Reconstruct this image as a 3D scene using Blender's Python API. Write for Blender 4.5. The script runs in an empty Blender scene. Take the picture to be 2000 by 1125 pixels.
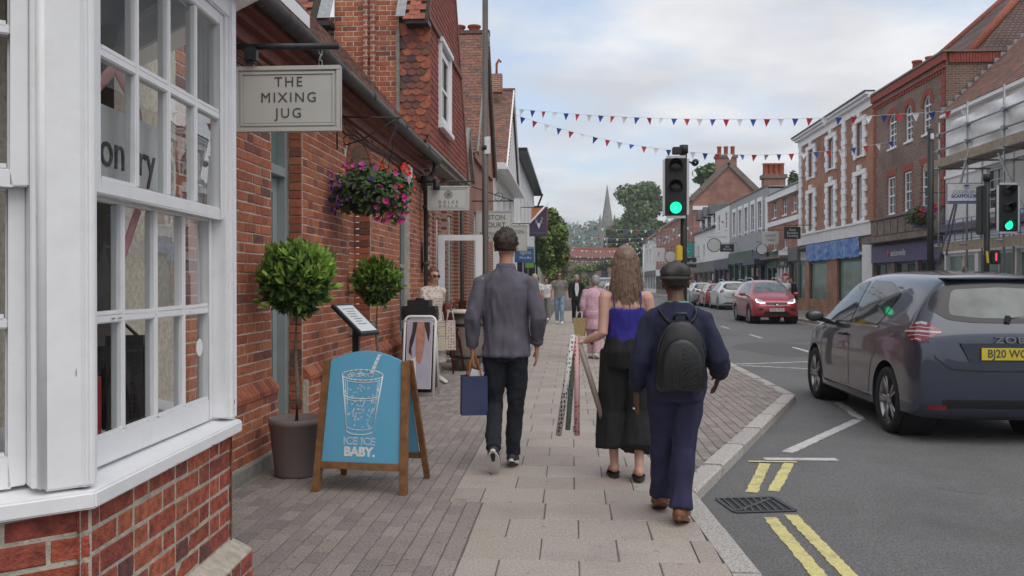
import bpy, bmesh, math, random
from mathutils import Vector, Matrix, noise
from mathutils.bvhtree import BVHTree
random.seed(7)
rad = math.radians
PI = math.pi
sc = bpy.context.scene
C = sc.collection

# ------------------------------------------------------------------ camera, sky, sun, exposure
YAW = math.atan(116 / 1720)
cam_d = bpy.data.cameras.new('camera')
cam_d.sensor_width = 36
cam_d.lens = 36 * 1720 / 2000
cam_d.clip_end = 4000
cam_d.clip_start = 0.05
cam = bpy.data.objects.new('camera', cam_d)
cam.location = (0, 0, 1.43)
cam.rotation_euler = (rad(90 - 0.35), 0, YAW)
C.objects.link(cam)
sc.camera = cam

SUN_EL, SUN_AZ = rad(58), rad(150)       # azimuth measured clockwise from +Y
world = bpy.data.worlds.new('World')
sc.world = world
world.use_nodes = True
nt = world.node_tree
nt.nodes.clear()
def wn(t, **k):
    n = nt.nodes.new(t)
    for a, b in k.items():
        setattr(n, a, b)
    return n
L = nt.links.new
out = wn('ShaderNodeOutputWorld')
bg = wn('ShaderNodeBackground')
bg.inputs['Strength'].default_value = 0.12
sky = wn('ShaderNodeTexSky', sky_type='NISHITA', sun_disc=False, sun_elevation=SUN_EL, sun_rotation=SUN_AZ)
tc = wn('ShaderNodeTexCoord')
sep = wn('ShaderNodeSeparateXYZ')
L(tc.outputs['Generated'], sep.inputs[0])
den = wn('ShaderNodeMath', operation='ADD')
mx = wn('ShaderNodeMath', operation='MAXIMUM'); mx.inputs[1].default_value = 0.0
L(sep.outputs['Z'], mx.inputs[0])
L(mx.outputs[0], den.inputs[0]); den.inputs[1].default_value = 0.16
dvx = wn('ShaderNodeMath', operation='DIVIDE'); dvy = wn('ShaderNodeMath', operation='DIVIDE')
L(sep.outputs['X'], dvx.inputs[0]); L(den.outputs[0], dvx.inputs[1])
L(sep.outputs['Y'], dvy.inputs[0]); L(den.outputs[0], dvy.inputs[1])
cmb = wn('ShaderNodeCombineXYZ')
L(dvx.outputs[0], cmb.inputs[0]); L(dvy.outputs[0], cmb.inputs[1])
cl = wn('ShaderNodeTexNoise'); cl.inputs['Scale'].default_value = 0.85; cl.inputs['Detail'].default_value = 7; cl.inputs['Roughness'].default_value = 0.55
mp = wn('ShaderNodeMapping'); mp.inputs['Location'].default_value = (3.1, 1.4, 0.3)
L(cmb.outputs[0], mp.inputs[0]); L(mp.outputs[0], cl.inputs['Vector'])
cov = wn('ShaderNodeValToRGB')
cov.color_ramp.elements[0].position = 0.37; cov.color_ramp.elements[0].color = (0, 0, 0, 1)
cov.color_ramp.elements[1].position = 0.50; cov.color_ramp.elements[1].color = (1, 1, 1, 1)
L(cl.outputs[0], cov.inputs[0])
cl2 = wn('ShaderNodeTexNoise'); cl2.inputs['Scale'].default_value = 1.7; cl2.inputs['Detail'].default_value = 6; cl2.inputs['Roughness'].default_value = 0.5
mp2 = wn('ShaderNodeMapping'); mp2.inputs['Location'].default_value = (7.3, -2.2, 1.3)
L(cmb.outputs[0], mp2.inputs[0]); L(mp2.outputs[0], cl2.inputs['Vector'])
shade = wn('ShaderNodeValToRGB')
shade.color_ramp.elements[0].position = 0.36; shade.color_ramp.elements[0].color = (5.0, 5.1, 5.4, 1)
shade.color_ramp.elements[1].position = 0.62; shade.color_ramp.elements[1].color = (7.1, 7.15, 7.3, 1)
L(cl2.outputs[0], shade.inputs[0])
mixw = wn('ShaderNodeMix', data_type='RGBA')
skb = wn('ShaderNodeMix', data_type='RGBA'); skb.inputs[0].default_value = 0.5
L(sky.outputs[0], skb.inputs[6]); skb.inputs[7].default_value = (6.2, 7.2, 8.6, 1)
L(cov.outputs[0], mixw.inputs[0]); L(skb.outputs[2], mixw.inputs[6]); L(shade.outputs[0], mixw.inputs[7])
L(mixw.outputs[2], bg.inputs['Color'])
L(bg.outputs[0], out.inputs['Surface'])

sun_d = bpy.data.lights.new('sun', 'SUN')
sun_d.energy = 1.4
sun_d.angle = rad(60)
sun_d.color = (1.0, 0.96, 0.9)
sun = bpy.data.objects.new('sun', sun_d)
sdir = Vector((math.sin(SUN_AZ) * math.cos(SUN_EL), math.cos(SUN_AZ) * math.cos(SUN_EL), math.sin(SUN_EL)))
sun.rotation_euler = sdir.to_track_quat('Z', 'Y').to_euler()
sun.location = (0, 0, 60)
C.objects.link(sun)
sc.view_settings.view_transform = 'Standard'
sc.view_settings.look = 'None'
sc.view_settings.exposure = 0.2
sc.view_settings.gamma = 1.0
sc.view_settings.use_curve_mapping = False
try:
    sc.cycles.use_denoising = True
    sc.cycles.max_bounces = 8
    sc.cycles.transparent_max_bounces = 16
    sc.cycles.caustics_reflective = False
    sc.cycles.caustics_refractive = False
except Exception:
    pass

# ------------------------------------------------------------------ materials
M = {}
def pm(name, col, rough=0.6, metal=0.0, var=0.12, scale=6.0, bump=0.0, bscale=60.0, ramp=None, spec=0.5, coat=0.0, emit=None, spots=0.0, detail=4, dirt=0.0, dirtcol=(.1, .09, .08), dscale=1.7):
    """procedural material: base colour (or a ramp over the per-piece random number) broken up by world-space noise"""
    m = bpy.data.materials.new(name)
    m.use_nodes = True
    t = m.node_tree
    b = t.nodes['Principled BSDF']
    def N(ty, **k):
        n = t.nodes.new(ty)
        for a, c in k.items():
            setattr(n, a, c)
        return n
    b.inputs['Roughness'].default_value = rough
    b.inputs['Metallic'].default_value = metal
    b.inputs['Specular IOR Level'].default_value = spec
    if coat:
        b.inputs['Coat Weight'].default_value = coat
        b.inputs['Coat Roughness'].default_value = 0.03
    geo = N('ShaderNodeNewGeometry')
    src = None
    if ramp:
        at = N('ShaderNodeAttribute', attribute_name='rnd')
        oi = N('ShaderNodeObjectInfo')
        ad = N('ShaderNodeMath', operation='ADD'); fr = N('ShaderNodeMath', operation='FRACT')
        t.links.new(at.outputs['Fac'], ad.inputs[0]); t.links.new(oi.outputs['Random'], ad.inputs[1]); t.links.new(ad.outputs[0], fr.inputs[0])
        cr = N('ShaderNodeValToRGB')
        cr.color_ramp.interpolation = 'LINEAR'
        els = cr.color_ramp.elements
        while len(els) < len(ramp):
            els.new(0.5)
        for e, (p, c) in zip(els, ramp):
            e.position = p; e.color = (*c, 1)
        t.links.new(fr.outputs[0], cr.inputs[0])
        src = cr.outputs[0]
    nz = N('ShaderNodeTexNoise'); nz.inputs['Scale'].default_value = scale; nz.inputs['Detail'].default_value = detail
    t.links.new(geo.outputs['Position'], nz.inputs['Vector'])
    mr = N('ShaderNodeMapRange'); mr.inputs[1].default_value = 0.3; mr.inputs[2].default_value = 0.7
    mr.inputs[3].default_value = 1 - var; mr.inputs[4].default_value = 1 + var
    t.links.new(nz.outputs[0], mr.inputs[0])
    hs = N('ShaderNodeVectorMath', operation='SCALE')
    if src is None:
        hs.inputs[0].default_value = col[:3]
    else:
        t.links.new(src, hs.inputs[0])
    t.links.new(mr.outputs[0], hs.inputs['Scale'])
    colout = hs.outputs[0]
    if dirt:
        nd = N('ShaderNodeTexNoise'); nd.inputs['Scale'].default_value = dscale; nd.inputs['Detail'].default_value = 8; nd.inputs['Roughness'].default_value = .65
        t.links.new(geo.outputs['Position'], nd.inputs['Vector'])
        rd = N('ShaderNodeMapRange'); rd.inputs[1].default_value = .5; rd.inputs[2].default_value = .72; rd.inputs[3].default_value = 0; rd.inputs[4].default_value = dirt
        t.links.new(nd.outputs[0], rd.inputs[0])
        mxd = N('ShaderNodeMix', data_type='RGBA')
        t.links.new(rd.outputs[0], mxd.inputs[0]); t.links.new(colout, mxd.inputs[6]); mxd.inputs[7].default_value = (*dirtcol, 1)
        colout = mxd.outputs[2]
    if spots:                                     # gum marks and drips
        vo = N('ShaderNodeTexVoronoi'); vo.inputs['Scale'].default_value = 5.5
        t.links.new(geo.outputs['Position'], vo.inputs['Vector'])
        rs = N('ShaderNodeMapRange'); rs.inputs[1].default_value = .07; rs.inputs[2].default_value = .11; rs.inputs[3].default_value = 1 - spots; rs.inputs[4].default_value = 1
        t.links.new(vo.outputs['Distance'], rs.inputs[0])
        ss = N('ShaderNodeVectorMath', operation='SCALE'); t.links.new(colout, ss.inputs[0]); t.links.new(rs.outputs[0], ss.inputs['Scale']); colout = ss.outputs[0]
    t.links.new(colout, b.inputs['Base Color'])
    if bump:
        nb = N('ShaderNodeTexNoise'); nb.inputs['Scale'].default_value = bscale; nb.inputs['Detail'].default_value = 5
        t.links.new(geo.outputs['Position'], nb.inputs['Vector'])
        bp = N('ShaderNodeBump'); bp.inputs['Strength'].default_value = bump; bp.inputs['Distance'].default_value = 0.01
        t.links.new(nb.outputs[0], bp.inputs['Height']); t.links.new(bp.outputs[0], b.inputs['Normal'])
    if emit:
        b.inputs['Emission Color'].default_value = (*emit[0], 1)
        b.inputs['Emission Strength'].default_value = emit[1]
    M[name] = m
    return m

def glass_mat(name, tint=(.92, .95, .94), rough=0.0, boost=1.0):
    """thin window glass: transparent with a Fresnel reflection"""
    m = bpy.data.materials.new(name); m.use_nodes = True
    t = m.node_tree; t.nodes.clear()
    o = t.nodes.new('ShaderNodeOutputMaterial'); mx = t.nodes.new('ShaderNodeMixShader')
    tr = t.nodes.new('ShaderNodeBsdfTransparent'); tr.inputs[0].default_value = (*tint, 1)
    gl = t.nodes.new('ShaderNodeBsdfGlossy'); gl.inputs['Roughness'].default_value = rough
    fr = t.nodes.new('ShaderNodeFresnel'); fr.inputs[0].default_value = 1.5
    mu = t.nodes.new('ShaderNodeMath'); mu.operation = 'MULTIPLY'; mu.inputs[1].default_value = boost; mu.use_clamp = True
    nz = t.nodes.new('ShaderNodeTexNoise'); nz.inputs['Scale'].default_value = 2.5
    g = t.nodes.new('ShaderNodeNewGeometry'); t.links.new(g.outputs['Position'], nz.inputs['Vector'])
    bp = t.nodes.new('ShaderNodeBump'); bp.inputs['Strength'].default_value = .06; bp.inputs['Distance'].default_value = .02
    t.links.new(nz.outputs[0], bp.inputs['Height']); t.links.new(bp.outputs[0], gl.inputs['Normal'])
    t.links.new(fr.outputs[0], mu.inputs[0]); t.links.new(mu.outputs[0], mx.inputs[0])
    t.links.new(tr.outputs[0], mx.inputs[1]); t.links.new(gl.outputs[0], mx.inputs[2]); t.links.new(mx.outputs[0], o.inputs[0])
    M[name] = m
    return m

BRICK_RAMP = [(0, (.36, .105, .055)), (.18, (.46, .15, .075)), (.36, (.40, .12, .062)), (.52, (.50, .18, .085)), (.68, (.33, .092, .055)), (.8, (.44, .135, .068)), (.92, (.24, .08, .058)), (1, (.17, .07, .058))]
pm('brick', (.4, .12, .07), .85, ramp=BRICK_RAMP, var=.2, scale=28, bump=.5, bscale=120, dirt=.35)
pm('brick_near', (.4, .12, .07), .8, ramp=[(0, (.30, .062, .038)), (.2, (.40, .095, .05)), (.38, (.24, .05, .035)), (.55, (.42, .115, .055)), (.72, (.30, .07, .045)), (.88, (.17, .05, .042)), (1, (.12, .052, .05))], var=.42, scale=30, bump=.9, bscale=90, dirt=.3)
pm('mortar', (.62, .54, .44), .95, var=.2, scale=30, bump=.6, bscale=150, dirt=.3)
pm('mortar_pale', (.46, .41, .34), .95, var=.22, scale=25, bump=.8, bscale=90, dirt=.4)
pm('white_paint', (.83, .83, .845), .45, var=.06, scale=5, bump=.16, bscale=16, dirt=.3, dirtcol=(.50, .47, .43), dscale=5)
pm('white_render', (.74, .74, .73), .8, var=.06, scale=2, bump=.2, bscale=40, dirt=.3, dirtcol=(.5, .49, .46))
pm('grey_render', (.36, .36, .38), .8, var=.06, scale=2, dirt=.2, dirtcol=(.3, .3, .3))
pm('grey_paint', (.33, .36, .36), .5, var=.06, scale=5, dirt=.3, dirtcol=(.2, .2, .19))
pm('sign_grey', (.47, .46, .43), .55, var=.03, scale=3)
pm('sign_pale', (.55, .56, .53), .55, var=.03, scale=3)
pm('ink', (.055, .058, .06), .6, var=.05)
pm('soft_ink', (.16, .17, .17), .6, var=.05)
pm('iron', (.025, .026, .03), .45, metal=.3, var=.2, scale=20)
pm('gutter_iron', (.045, .042, .04), .55, var=.35, scale=9, bump=.3, bscale=40, dirt=.4, dirtcol=(.14, .13, .11))
pm('brown_pole', (.085, .07, .065), .5, var=.15)
pm('lead', (.30, .31, .33), .55, metal=.2, var=.2, scale=14, bump=.2, bscale=30, dirt=.3, dirtcol=(.17, .17, .17))
pm('fascia_red', (.20, .062, .045), .6, var=.2, scale=9, dirt=.3)
pm('roof_tile', (.2, .1, .08), .9, ramp=[(0, (.20, .10, .075)), (.3, (.28, .12, .085)), (.6, (.15, .085, .07)), (.85, (.22, .13, .10)), (1, (.11, .075, .065))], var=.35, scale=20, bump=.5, bscale=60, dirt=.5, dirtcol=(.10, .09, .07))
pm('red_tile', (.3, .09, .06), .9, ramp=[(0, (.34, .10, .065)), (.3, (.42, .14, .085)), (.6, (.26, .08, .055)), (.85, (.36, .12, .08)), (1, (.14, .06, .05))], var=.3, scale=16, bump=.5, bscale=60, dirt=.35)
pm('hung_tile', (.3, .07, .05), .85, ramp=[(0, (.24, .05, .035)), (.3, (.32, .075, .05)), (.6, (.20, .045, .035)), (.85, (.29, .085, .055)), (1, (.14, .042, .036))], var=.25, scale=16, bump=.4, bscale=60, dirt=.3)
pm('scale_tile', (.3, .1, .07), .9, ramp=[(0, (.30, .09, .06)), (.25, (.38, .13, .075)), (.5, (.20, .075, .06)), (.75, (.26, .10, .07)), (.9, (.12, .07, .06)), (1, (.07, .06, .06))], var=.3, scale=16, bump=.5, bscale=60, dirt=.4)
pm('tile_bed', (.05, .04, .035), .95, var=.2)
pm('slab', (.36, .315, .28), .9, ramp=[(0, (.36, .305, .26)), (.25, (.40, .352, .315)), (.45, (.33, .285, .25)), (.65, (.385, .338, .29)), (.85, (.38, .33, .30)), (1, (.36, .31, .27))], var=.27, scale=75, bump=.45, bscale=160, dirt=.42, dirtcol=(.21, .185, .165), detail=6, spots=.28)
pm('paver', (.24, .2, .19), .92, ramp=[(0, (.255, .22, .20)), (.25, (.315, .27, .243)), (.5, (.225, .195, .182)), (.7, (.295, .252, .222)), (.85, (.26, .222, .205)), (1, (.205, .18, .172))], var=.34, scale=70, bump=.5, bscale=150, dirt=.45, dirtcol=(.17, .145, .135), detail=6, spots=.2)
pm('joint', (.13, .11, .10), .98, var=.25, scale=30)
pm('granite', (.42, .39, .36), .8, ramp=[(0, (.40, .365, .335)), (.5, (.46, .425, .39)), (1, (.36, .335, .315))], var=.5, scale=75, bump=.4, bscale=120, dirt=.25, dirtcol=(.2, .185, .17), detail=8)
pm('asphalt', (.152, .148, .146), .93, var=.5, scale=80, bump=.8, bscale=230, dirt=.75, dirtcol=(.085, .082, .08), dscale=.55, detail=8, spots=.12)
pm('line_white', (.52, .51, .49), .8, var=.2, scale=60, bump=.3, bscale=200, dirt=.9, dirtcol=(.2, .195, .19), dscale=7)
pm('line_yellow', (.60, .53, .22), .8, var=.2, scale=60, bump=.3, bscale=200, dirt=.8, dirtcol=(.26, .235, .15), dscale=8)
pm('concrete', (.26, .245, .22), .9, var=.2, scale=20, bump=.4, bscale=90, dirt=.4, dirtcol=(.12, .12, .08))
pm('dark', (.012, .012, .013), .7, var=.1)
pm('black_gloss', (.012, .012, .014), .25, var=.1)
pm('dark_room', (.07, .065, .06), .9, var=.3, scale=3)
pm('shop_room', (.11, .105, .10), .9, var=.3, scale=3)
pm('win_dark', (.035, .04, .045), .06, var=.4, scale=1.1, spec=.7)
pm('win_green', (.17, .24, .21), .15, var=.2, scale=1.0)
glass_mat('glass', boost=.5)
glass_mat('glass_clear', boost=1.2)

# ------------------------------------------------------------------ geometry helpers
class MB:
    """collects polygons for one mesh"""
    def __init__(self):
        self.v = []; self.f = []; self.s = []; self.r = []
    def add(self, vs, fs, smooth=False, rnd=0.0):
        o = len(self.v)
        self.v += [tuple(p) for p in vs]
        for f in fs:
            self.f.append([i + o for i in f]); self.s.append(smooth); self.r.append(rnd)
        return self
    def box(self, x0, x1, y0, y1, z0, z1, rnd=0.0):
        if x0 > x1: x0, x1 = x1, x0
        if y0 > y1: y0, y1 = y1, y0
        if z0 > z1: z0, z1 = z1, z0
        return self.add([(x0, y0, z0), (x1, y0, z0), (x1, y1, z0), (x0, y1, z0), (x0, y0, z1), (x1, y0, z1), (x1, y1, z1), (x0, y1, z1)],
                        [(0, 3, 2, 1), (4, 5, 6, 7), (0, 1, 5, 4), (1, 2, 6, 5), (2, 3, 7, 6), (3, 0, 4, 7)], rnd=rnd)
    def mbox(self, m, sx, sy, sz):
        """box of half sizes under a matrix"""
        vs = [m @ Vector((x * sx, y * sy, z * sz)) for z in (-1, 1) for x, y in ((-1, -1), (1, -1), (1, 1), (-1, 1))]
        return self.add(vs, [(0, 3, 2, 1), (4, 5, 6, 7), (0, 1, 5, 4), (1, 2, 6, 5), (2, 3, 7, 6), (3, 0, 4, 7)])
    def bar(self, p, q, w, h, up=(0, 0, 1)):
        """rectangular bar from p to q"""
        p, q = Vector(p), Vector(q); d = (q - p); ln = d.length; d.normalize()
        s = d.cross(Vector(up))
        if s.length < 1e-4: s = d.cross(Vector((1, 0, 0)))
        s.normalize(); u = s.cross(d)
        m = Matrix((( s.x, d.x, u.x, 0), (s.y, d.y, u.y, 0), (s.z, d.z, u.z, 0), (0, 0, 0, 1)))
        m = Matrix.Translation((p + q) / 2) @ m
        return self.mbox(m, w / 2, ln / 2, h / 2)
    def tube(self, pts, r, n=8, caps=True, up=(0, 0, 1), round_caps=False, smooth=True):
        """tube through pts; r is a radius, or a list of radii or (side, up) pairs"""
        pts = [Vector(p) for p in pts]; k = len(pts)
        if not isinstance(r, (list, tuple)) : r = [r] * k
        rr = [(x, x) if not isinstance(x, (list, tuple)) else x for x in r]
        T = []
        for i in range(k):
            a = pts[max(0, i - 1)]; b = pts[min(k - 1, i + 1)]
            d = b - a
            T.append(d.normalized() if d.length > 1e-7 else Vector((0, 0, 1)))
        U = Vector(up)
        rings = []
        for i in range(k):
            s = T[i].cross(U)
            if s.length < 1e-3:
                s = T[i].cross(Vector((0, 1, 0)) if abs(T[i].y) < .9 else Vector((1, 0, 0)))
            s.normalize(); u = s.cross(T[i]).normalized()
            rings.append((pts[i], s, u, rr[i]))
        if round_caps:
            pre = []; post = []
            p, s, u, q = rings[0]; m = min(q)
            for a in (70, 40): pre.append((p - T[0] * m * math.sin(rad(a)), s, u, (q[0] * math.cos(rad(a)), q[1] * math.cos(rad(a)))))
            p, s, u, q = rings[-1]; m = min(q)
            for a in (40, 70): post.append((p + T[-1] * m * math.sin(rad(a)), s, u, (q[0] * math.cos(rad(a)), q[1] * math.cos(rad(a)))))
            rings = pre + rings + post
        vs = []
        for p, s, u, q in rings:
            for j in range(n):
                a = 2 * PI * j / n
                vs.append(p + s * (q[0] * math.cos(a)) + u * (q[1] * math.sin(a)))
        fs = []
        for i in range(len(rings) - 1):
            for j in range(n):
                fs.append((i * n + j, i * n + (j + 1) % n, (i + 1) * n + (j + 1) % n, (i + 1) * n + j))
        if caps:
            fs.append(tuple(reversed(range(n)))); fs.append(tuple(range((len(rings) - 1) * n, len(rings) * n)))
        return self.add(vs, fs, smooth)
    def lathe(self, prof, c=(0, 0, 0), n=24, axis='z', smooth=True, close=False):
        c = Vector(c); vs = []
        for r, z in prof:
            for j in range(n):
                a = 2 * PI * j / n
                x, y = r * math.cos(a), r * math.sin(a)
                vs.append(c + (Vector((x, y, z)) if axis == 'z' else Vector((z, x, y)) if axis == 'x' else Vector((y, z, x))))
        fs = []
        for i in range(len(prof) - 1):
            for j in range(n):
                fs.append((i * n + j, i * n + (j + 1) % n, (i + 1) * n + (j + 1) % n, (i + 1) * n + j))
        if close:
            fs.append(tuple(reversed(range(n)))); fs.append(tuple(range((len(prof) - 1) * n, len(prof) * n)))
        return self.add(vs, fs, smooth)
    def sphere(self, c, r, n=12, m=8, sq=(1, 1, 1)):
        c = Vector(c); vs = [c + Vector((0, 0, -r * sq[2]))]; fs = []
        for i in range(1, m):
            a = -PI / 2 + PI * i / m
            for j in range(n):
                b = 2 * PI * j / n
                vs.append(c + Vector((r * sq[0] * math.cos(a) * math.cos(b), r * sq[1] * math.cos(a) * math.sin(b), r * sq[2] * math.sin(a))))
        vs.append(c + Vector((0, 0, r * sq[2])))
        for j in range(n):
            fs.append((0, 1 + (j + 1) % n, 1 + j))
            for i in range(m - 2):
                fs.append((1 + i * n + j, 1 + i * n + (j + 1) % n, 1 + (i + 1) * n + (j + 1) % n, 1 + (i + 1) * n + j))
            fs.append((len(vs) - 1, 1 + (m - 2) * n + j, 1 + (m - 2) * n + (j + 1) % n))
        return self.add(vs, fs, True)
    def prism(self, poly, fr, d0, d1):
        """polygon (u, v) extruded between depths d0, d1 in the frame fr(u, v, d)"""
        n = len(poly)
        vs = [fr(u, v, d0) for u, v in poly] + [fr(u, v, d1) for u, v in poly]
        fs = [tuple(reversed(range(n))), tuple(range(n, 2 * n))]
        for i in range(n):
            fs.append((i, (i + 1) % n, n + (i + 1) % n, n + i))
        return self.add(vs, fs)
    def fbox(self, fr, u0, u1, v0, v1, d0, d1):
        return self.prism([(u0, v0), (u1, v0), (u1, v1), (u0, v1)], fr, d0, d1)
    def mesh(self, name, mat=None, fix=True):
        me = bpy.data.meshes.new(name)
        me.from_pydata(self.v, [], self.f)
        me.polygons.foreach_set('use_smooth', self.s)
        if any(self.r):
            at = me.attributes.new('rnd', 'FLOAT', 'FACE')
            at.data.foreach_set('value', self.r)
        if mat: me.materials.append(M[mat] if isinstance(mat, str) else mat)
        if fix:
            b = bmesh.new(); b.from_mesh(me); bmesh.ops.recalc_face_normals(b, faces=b.faces); b.to_mesh(me); b.free()
        me.update()
        return me
    def build(self, name, mat, parent=None, world=False, fix=True, bevel=0):
        me = self.mesh(name, mat, fix)
        if bevel:
            b = bmesh.new(); b.from_mesh(me)
            bmesh.ops.remove_doubles(b, verts=b.verts, dist=1e-5)
            bmesh.ops.bevel(b, geom=[e for e in b.edges if e.is_manifold and e.calc_face_angle(0) > .5], offset=bevel, segments=2, affect='EDGES', clamp_overlap=True)
            b.to_mesh(me); b.free()
        return put(me, name, parent, world)

TMP = bpy.data.scenes.new('workbench')          # scratch scene: modifiers and text are evaluated here, then it is removed
def eval_mesh(o):
    vl = TMP.view_layers[0]; vl.update(); dg = vl.depsgraph
    return bpy.data.meshes.new_from_object(o.evaluated_get(dg))
BASE = {}
def put(me, name, parent=None, world=False):
    o = bpy.data.objects.new(name, me)
    C.objects.link(o)
    if parent:
        o.parent = parent
        if world: o.matrix_parent_inverse = BASE[parent].inverted()
    return o
def thing(name, label, cat, loc=(0, 0, 0), rz=0.0, group=None):
    o = bpy.data.objects.new(name, None); C.objects.link(o)
    o.empty_display_size = .1
    o.location = loc; o.rotation_euler = (0, 0, rz)
    o['label'] = label; o['category'] = cat
    if group: o['group'] = group
    BASE[o] = Matrix.Translation(loc) @ Matrix.Rotation(rz, 4, 'Z')
    return o
def tag(o, label, cat, group=None):
    o['label'] = label; o['category'] = cat
    if group: o['group'] = group
    BASE[o] = Matrix.Identity(4)
    return o
def struct(o):
    o['kind'] = 'structure'; BASE[o] = Matrix.Identity(4)
    return o
def stuff(o):
    o['kind'] = 'stuff'
    return o
def copy_tree(o, loc=None, rz=None, label=None, parent=None):
    c = o.copy(); C.objects.link(c)
    if parent: c.parent = parent
    if loc is not None: c.location = loc
    if rz is not None: c.rotation_euler = (0, 0, rz)
    if label: c['label'] = label
    for ch in list(o.children): copy_tree(ch, parent=c)
    return c
CAMP = Vector((0, 0, 1.43))
def pieces(parent, name, items, mat, limit=300, world=True):
    """items: (MB proto mesh, Matrix).  The nearest ones become objects of their own, the rest one joined part"""
    items = sorted(items, key=lambda t: (t[1].translation - CAMP).length)
    for me, mx in items[:limit]:
        o = bpy.data.objects.new(name, me); C.objects.link(o)
        o.parent = parent
        o.matrix_basis = (BASE[parent].inverted() @ mx) if world else mx
    if len(items) > limit:
        vs = []; fs = []; rs = []
        for me, mx in items[limit:]:
            o = len(vs)
            vs += [tuple(mx @ v.co) for v in me.vertices]
            r = random.random()
            for p in me.polygons:
                fs.append([i + o for i in p.vertices]); rs.append(r)
        m2 = bpy.data.meshes.new(name + '_field'); m2.from_pydata(vs, [], fs)
        m2.attributes.new('rnd', 'FLOAT', 'FACE').data.foreach_set('value', rs)
        m2.materials.append(M[mat]); m2.update()
        stuff(put(m2, name + '_field', parent, world))
def frame(o, u, n):
    """local frame on a wall: u along, v up, d outward"""
    o, u, n = Vector(o), Vector(u).normalized(), Vector(n).normalized()
    return lambda a, b, d=0.0: o + u * a + Vector((0, 0, b)) + n * d
def frame_m(fr, a, b, d=0):
    """matrix of a frame at a point: local x = u, y = outward, z = up"""
    p = fr(a, b, d); u = fr(a + 1, b, d) - p; n = fr(a, b, d + 1) - p
    return Matrix(((u.x, n.x, 0, p.x), (u.y, n.y, 0, p.y), (u.z, n.z, 1, p.z), (0, 0, 0, 1)))

def chip(w, h, d, bev, jit, mat, name):
    """a brick / tile face: raised block, bevelled edges, no back.  x across, y out, z up, centred"""
    j = lambda: random.uniform(-jit, jit)
    o = [(-w / 2, 0, -h / 2), (w / 2, 0, -h / 2), (w / 2, 0, h / 2), (-w / 2, 0, h / 2)]
    m = [(x + j(), d - bev, z + j()) for x, y, z in o]
    t = [(x * (1 - 2 * bev / w) + j() * .5, d + j() * .5, z * (1 - 2 * bev / h) + j() * .5) for x, y, z in o]
    b = MB(); fs = [(8, 9, 10, 11)]
    for i in range(4):
        k = (i + 1) % 4
        fs += [(i, k, 4 + k, 4 + i), (4 + i, 4 + k, 8 + k, 8 + i)]
    b.add(o + m + t, fs)
    return b.mesh(name, mat)
STRETCH = {}; HEADER = {}
def brick_set(mat, d=.016):
    if (mat, d) not in STRETCH:
        STRETCH[mat, d] = [chip(.215, .065, d, .004, .0022, mat, 'brick') for _ in range(6)]
        HEADER[mat, d] = [chip(.1025, .065, d, .004, .0022, mat, 'brick') for _ in range(5)]
    return STRETCH[mat, d], HEADER[mat, d]
def brickwork(fr, u0, u1, v0, v1, holes=(), mat='brick', d=.016, bond='flemish', course=.075, keep=None, sink=.0105, clean=False):
    """list of (mesh, matrix) bricks on a wall frame, cut round the holes (u0, u1, v0, v1)"""
    S, H = brick_set(mat, d); it = []
    n = int(round((v1 - v0) / course))
    for r in range(n):
        vb = v0 + r * course; vc = vb + course / 2
        spans = [(u0, u1)]
        for a0, a1, b0, b1 in holes:
            if vc > b0 and vc < b1:
                ns = []
                for s, e in spans:
                    if a0 > s: ns.append((s, min(e, a0)))
                    if a1 < e: ns.append((max(s, a1), e))
                spans = [(s, e) for s, e in ns if e - s > .02]
        off = -(r % 2) * .169 - .05
        if bond == 'stretcher': off = -(r % 2) * .1125
        x = u0 + off; k = 0
        if clean: x, k = u0, r % 2
        while x < u1:
            w = .225 if (bond == 'stretcher' or k % 2 == 0) else .1125
            for s, e in spans:
                a, b = max(x, s), min(x + w, e)
                if b - a > .03:
                    ww = b - a - .0105
                    me = random.choice(S if ww > .15 else H); nom = .215 if ww > .15 else .1025
                    mx = frame_m(fr, (a + b) / 2 + random.uniform(-.001, .001), vc + random.uniform(-.0015, .0015), random.uniform(-.003, .002) - sink)
                    if keep is None or keep(mx.translation):
                        it.append((me, mx @ Matrix.Rotation(random.uniform(-.006, .006), 4, 'Y') @ Matrix.Diagonal((ww / nom, 1, (course - .0105) / .065, 1))))
            x += w; k += 1
    return it
def wall(fr, W0, W1, V0, V1, holes=(), depth=.2, back=True):
    """wall face with rectangular openings and their reveals"""
    b = MB()
    us = sorted({W0, W1, *[h[0] for h in holes], *[h[1] for h in holes]}); vs = sorted({V0, V1, *[h[2] for h in holes], *[h[3] for h in holes]})
    us = [u for u in us if W0 - 1e-6 <= u <= W1 + 1e-6]; vs = [v for v in vs if V0 - 1e-6 <= v <= V1 + 1e-6]
    for i in range(len(us) - 1):
        for j in range(len(vs) - 1):
            uc, vc = (us[i] + us[i + 1]) / 2, (vs[j] + vs[j + 1]) / 2
            if any(h[0] < uc < h[1] and h[2] < vc < h[3] for h in holes): continue
            b.add([fr(us[i], vs[j]), fr(us[i + 1], vs[j]), fr(us[i + 1], vs[j + 1]), fr(us[i], vs[j + 1])], [(0, 1, 2, 3)])
    for h in holes:
        c = [(h[0], h[2]), (h[1], h[2]), (h[1], h[3]), (h[0], h[3])]
        for i in range(4):
            p, q = c[i], c[(i + 1) % 4]
            b.add([fr(*p, 0), fr(*q, 0), fr(*q, -depth), fr(*p, -depth)], [(0, 1, 2, 3)])
    return b
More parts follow.
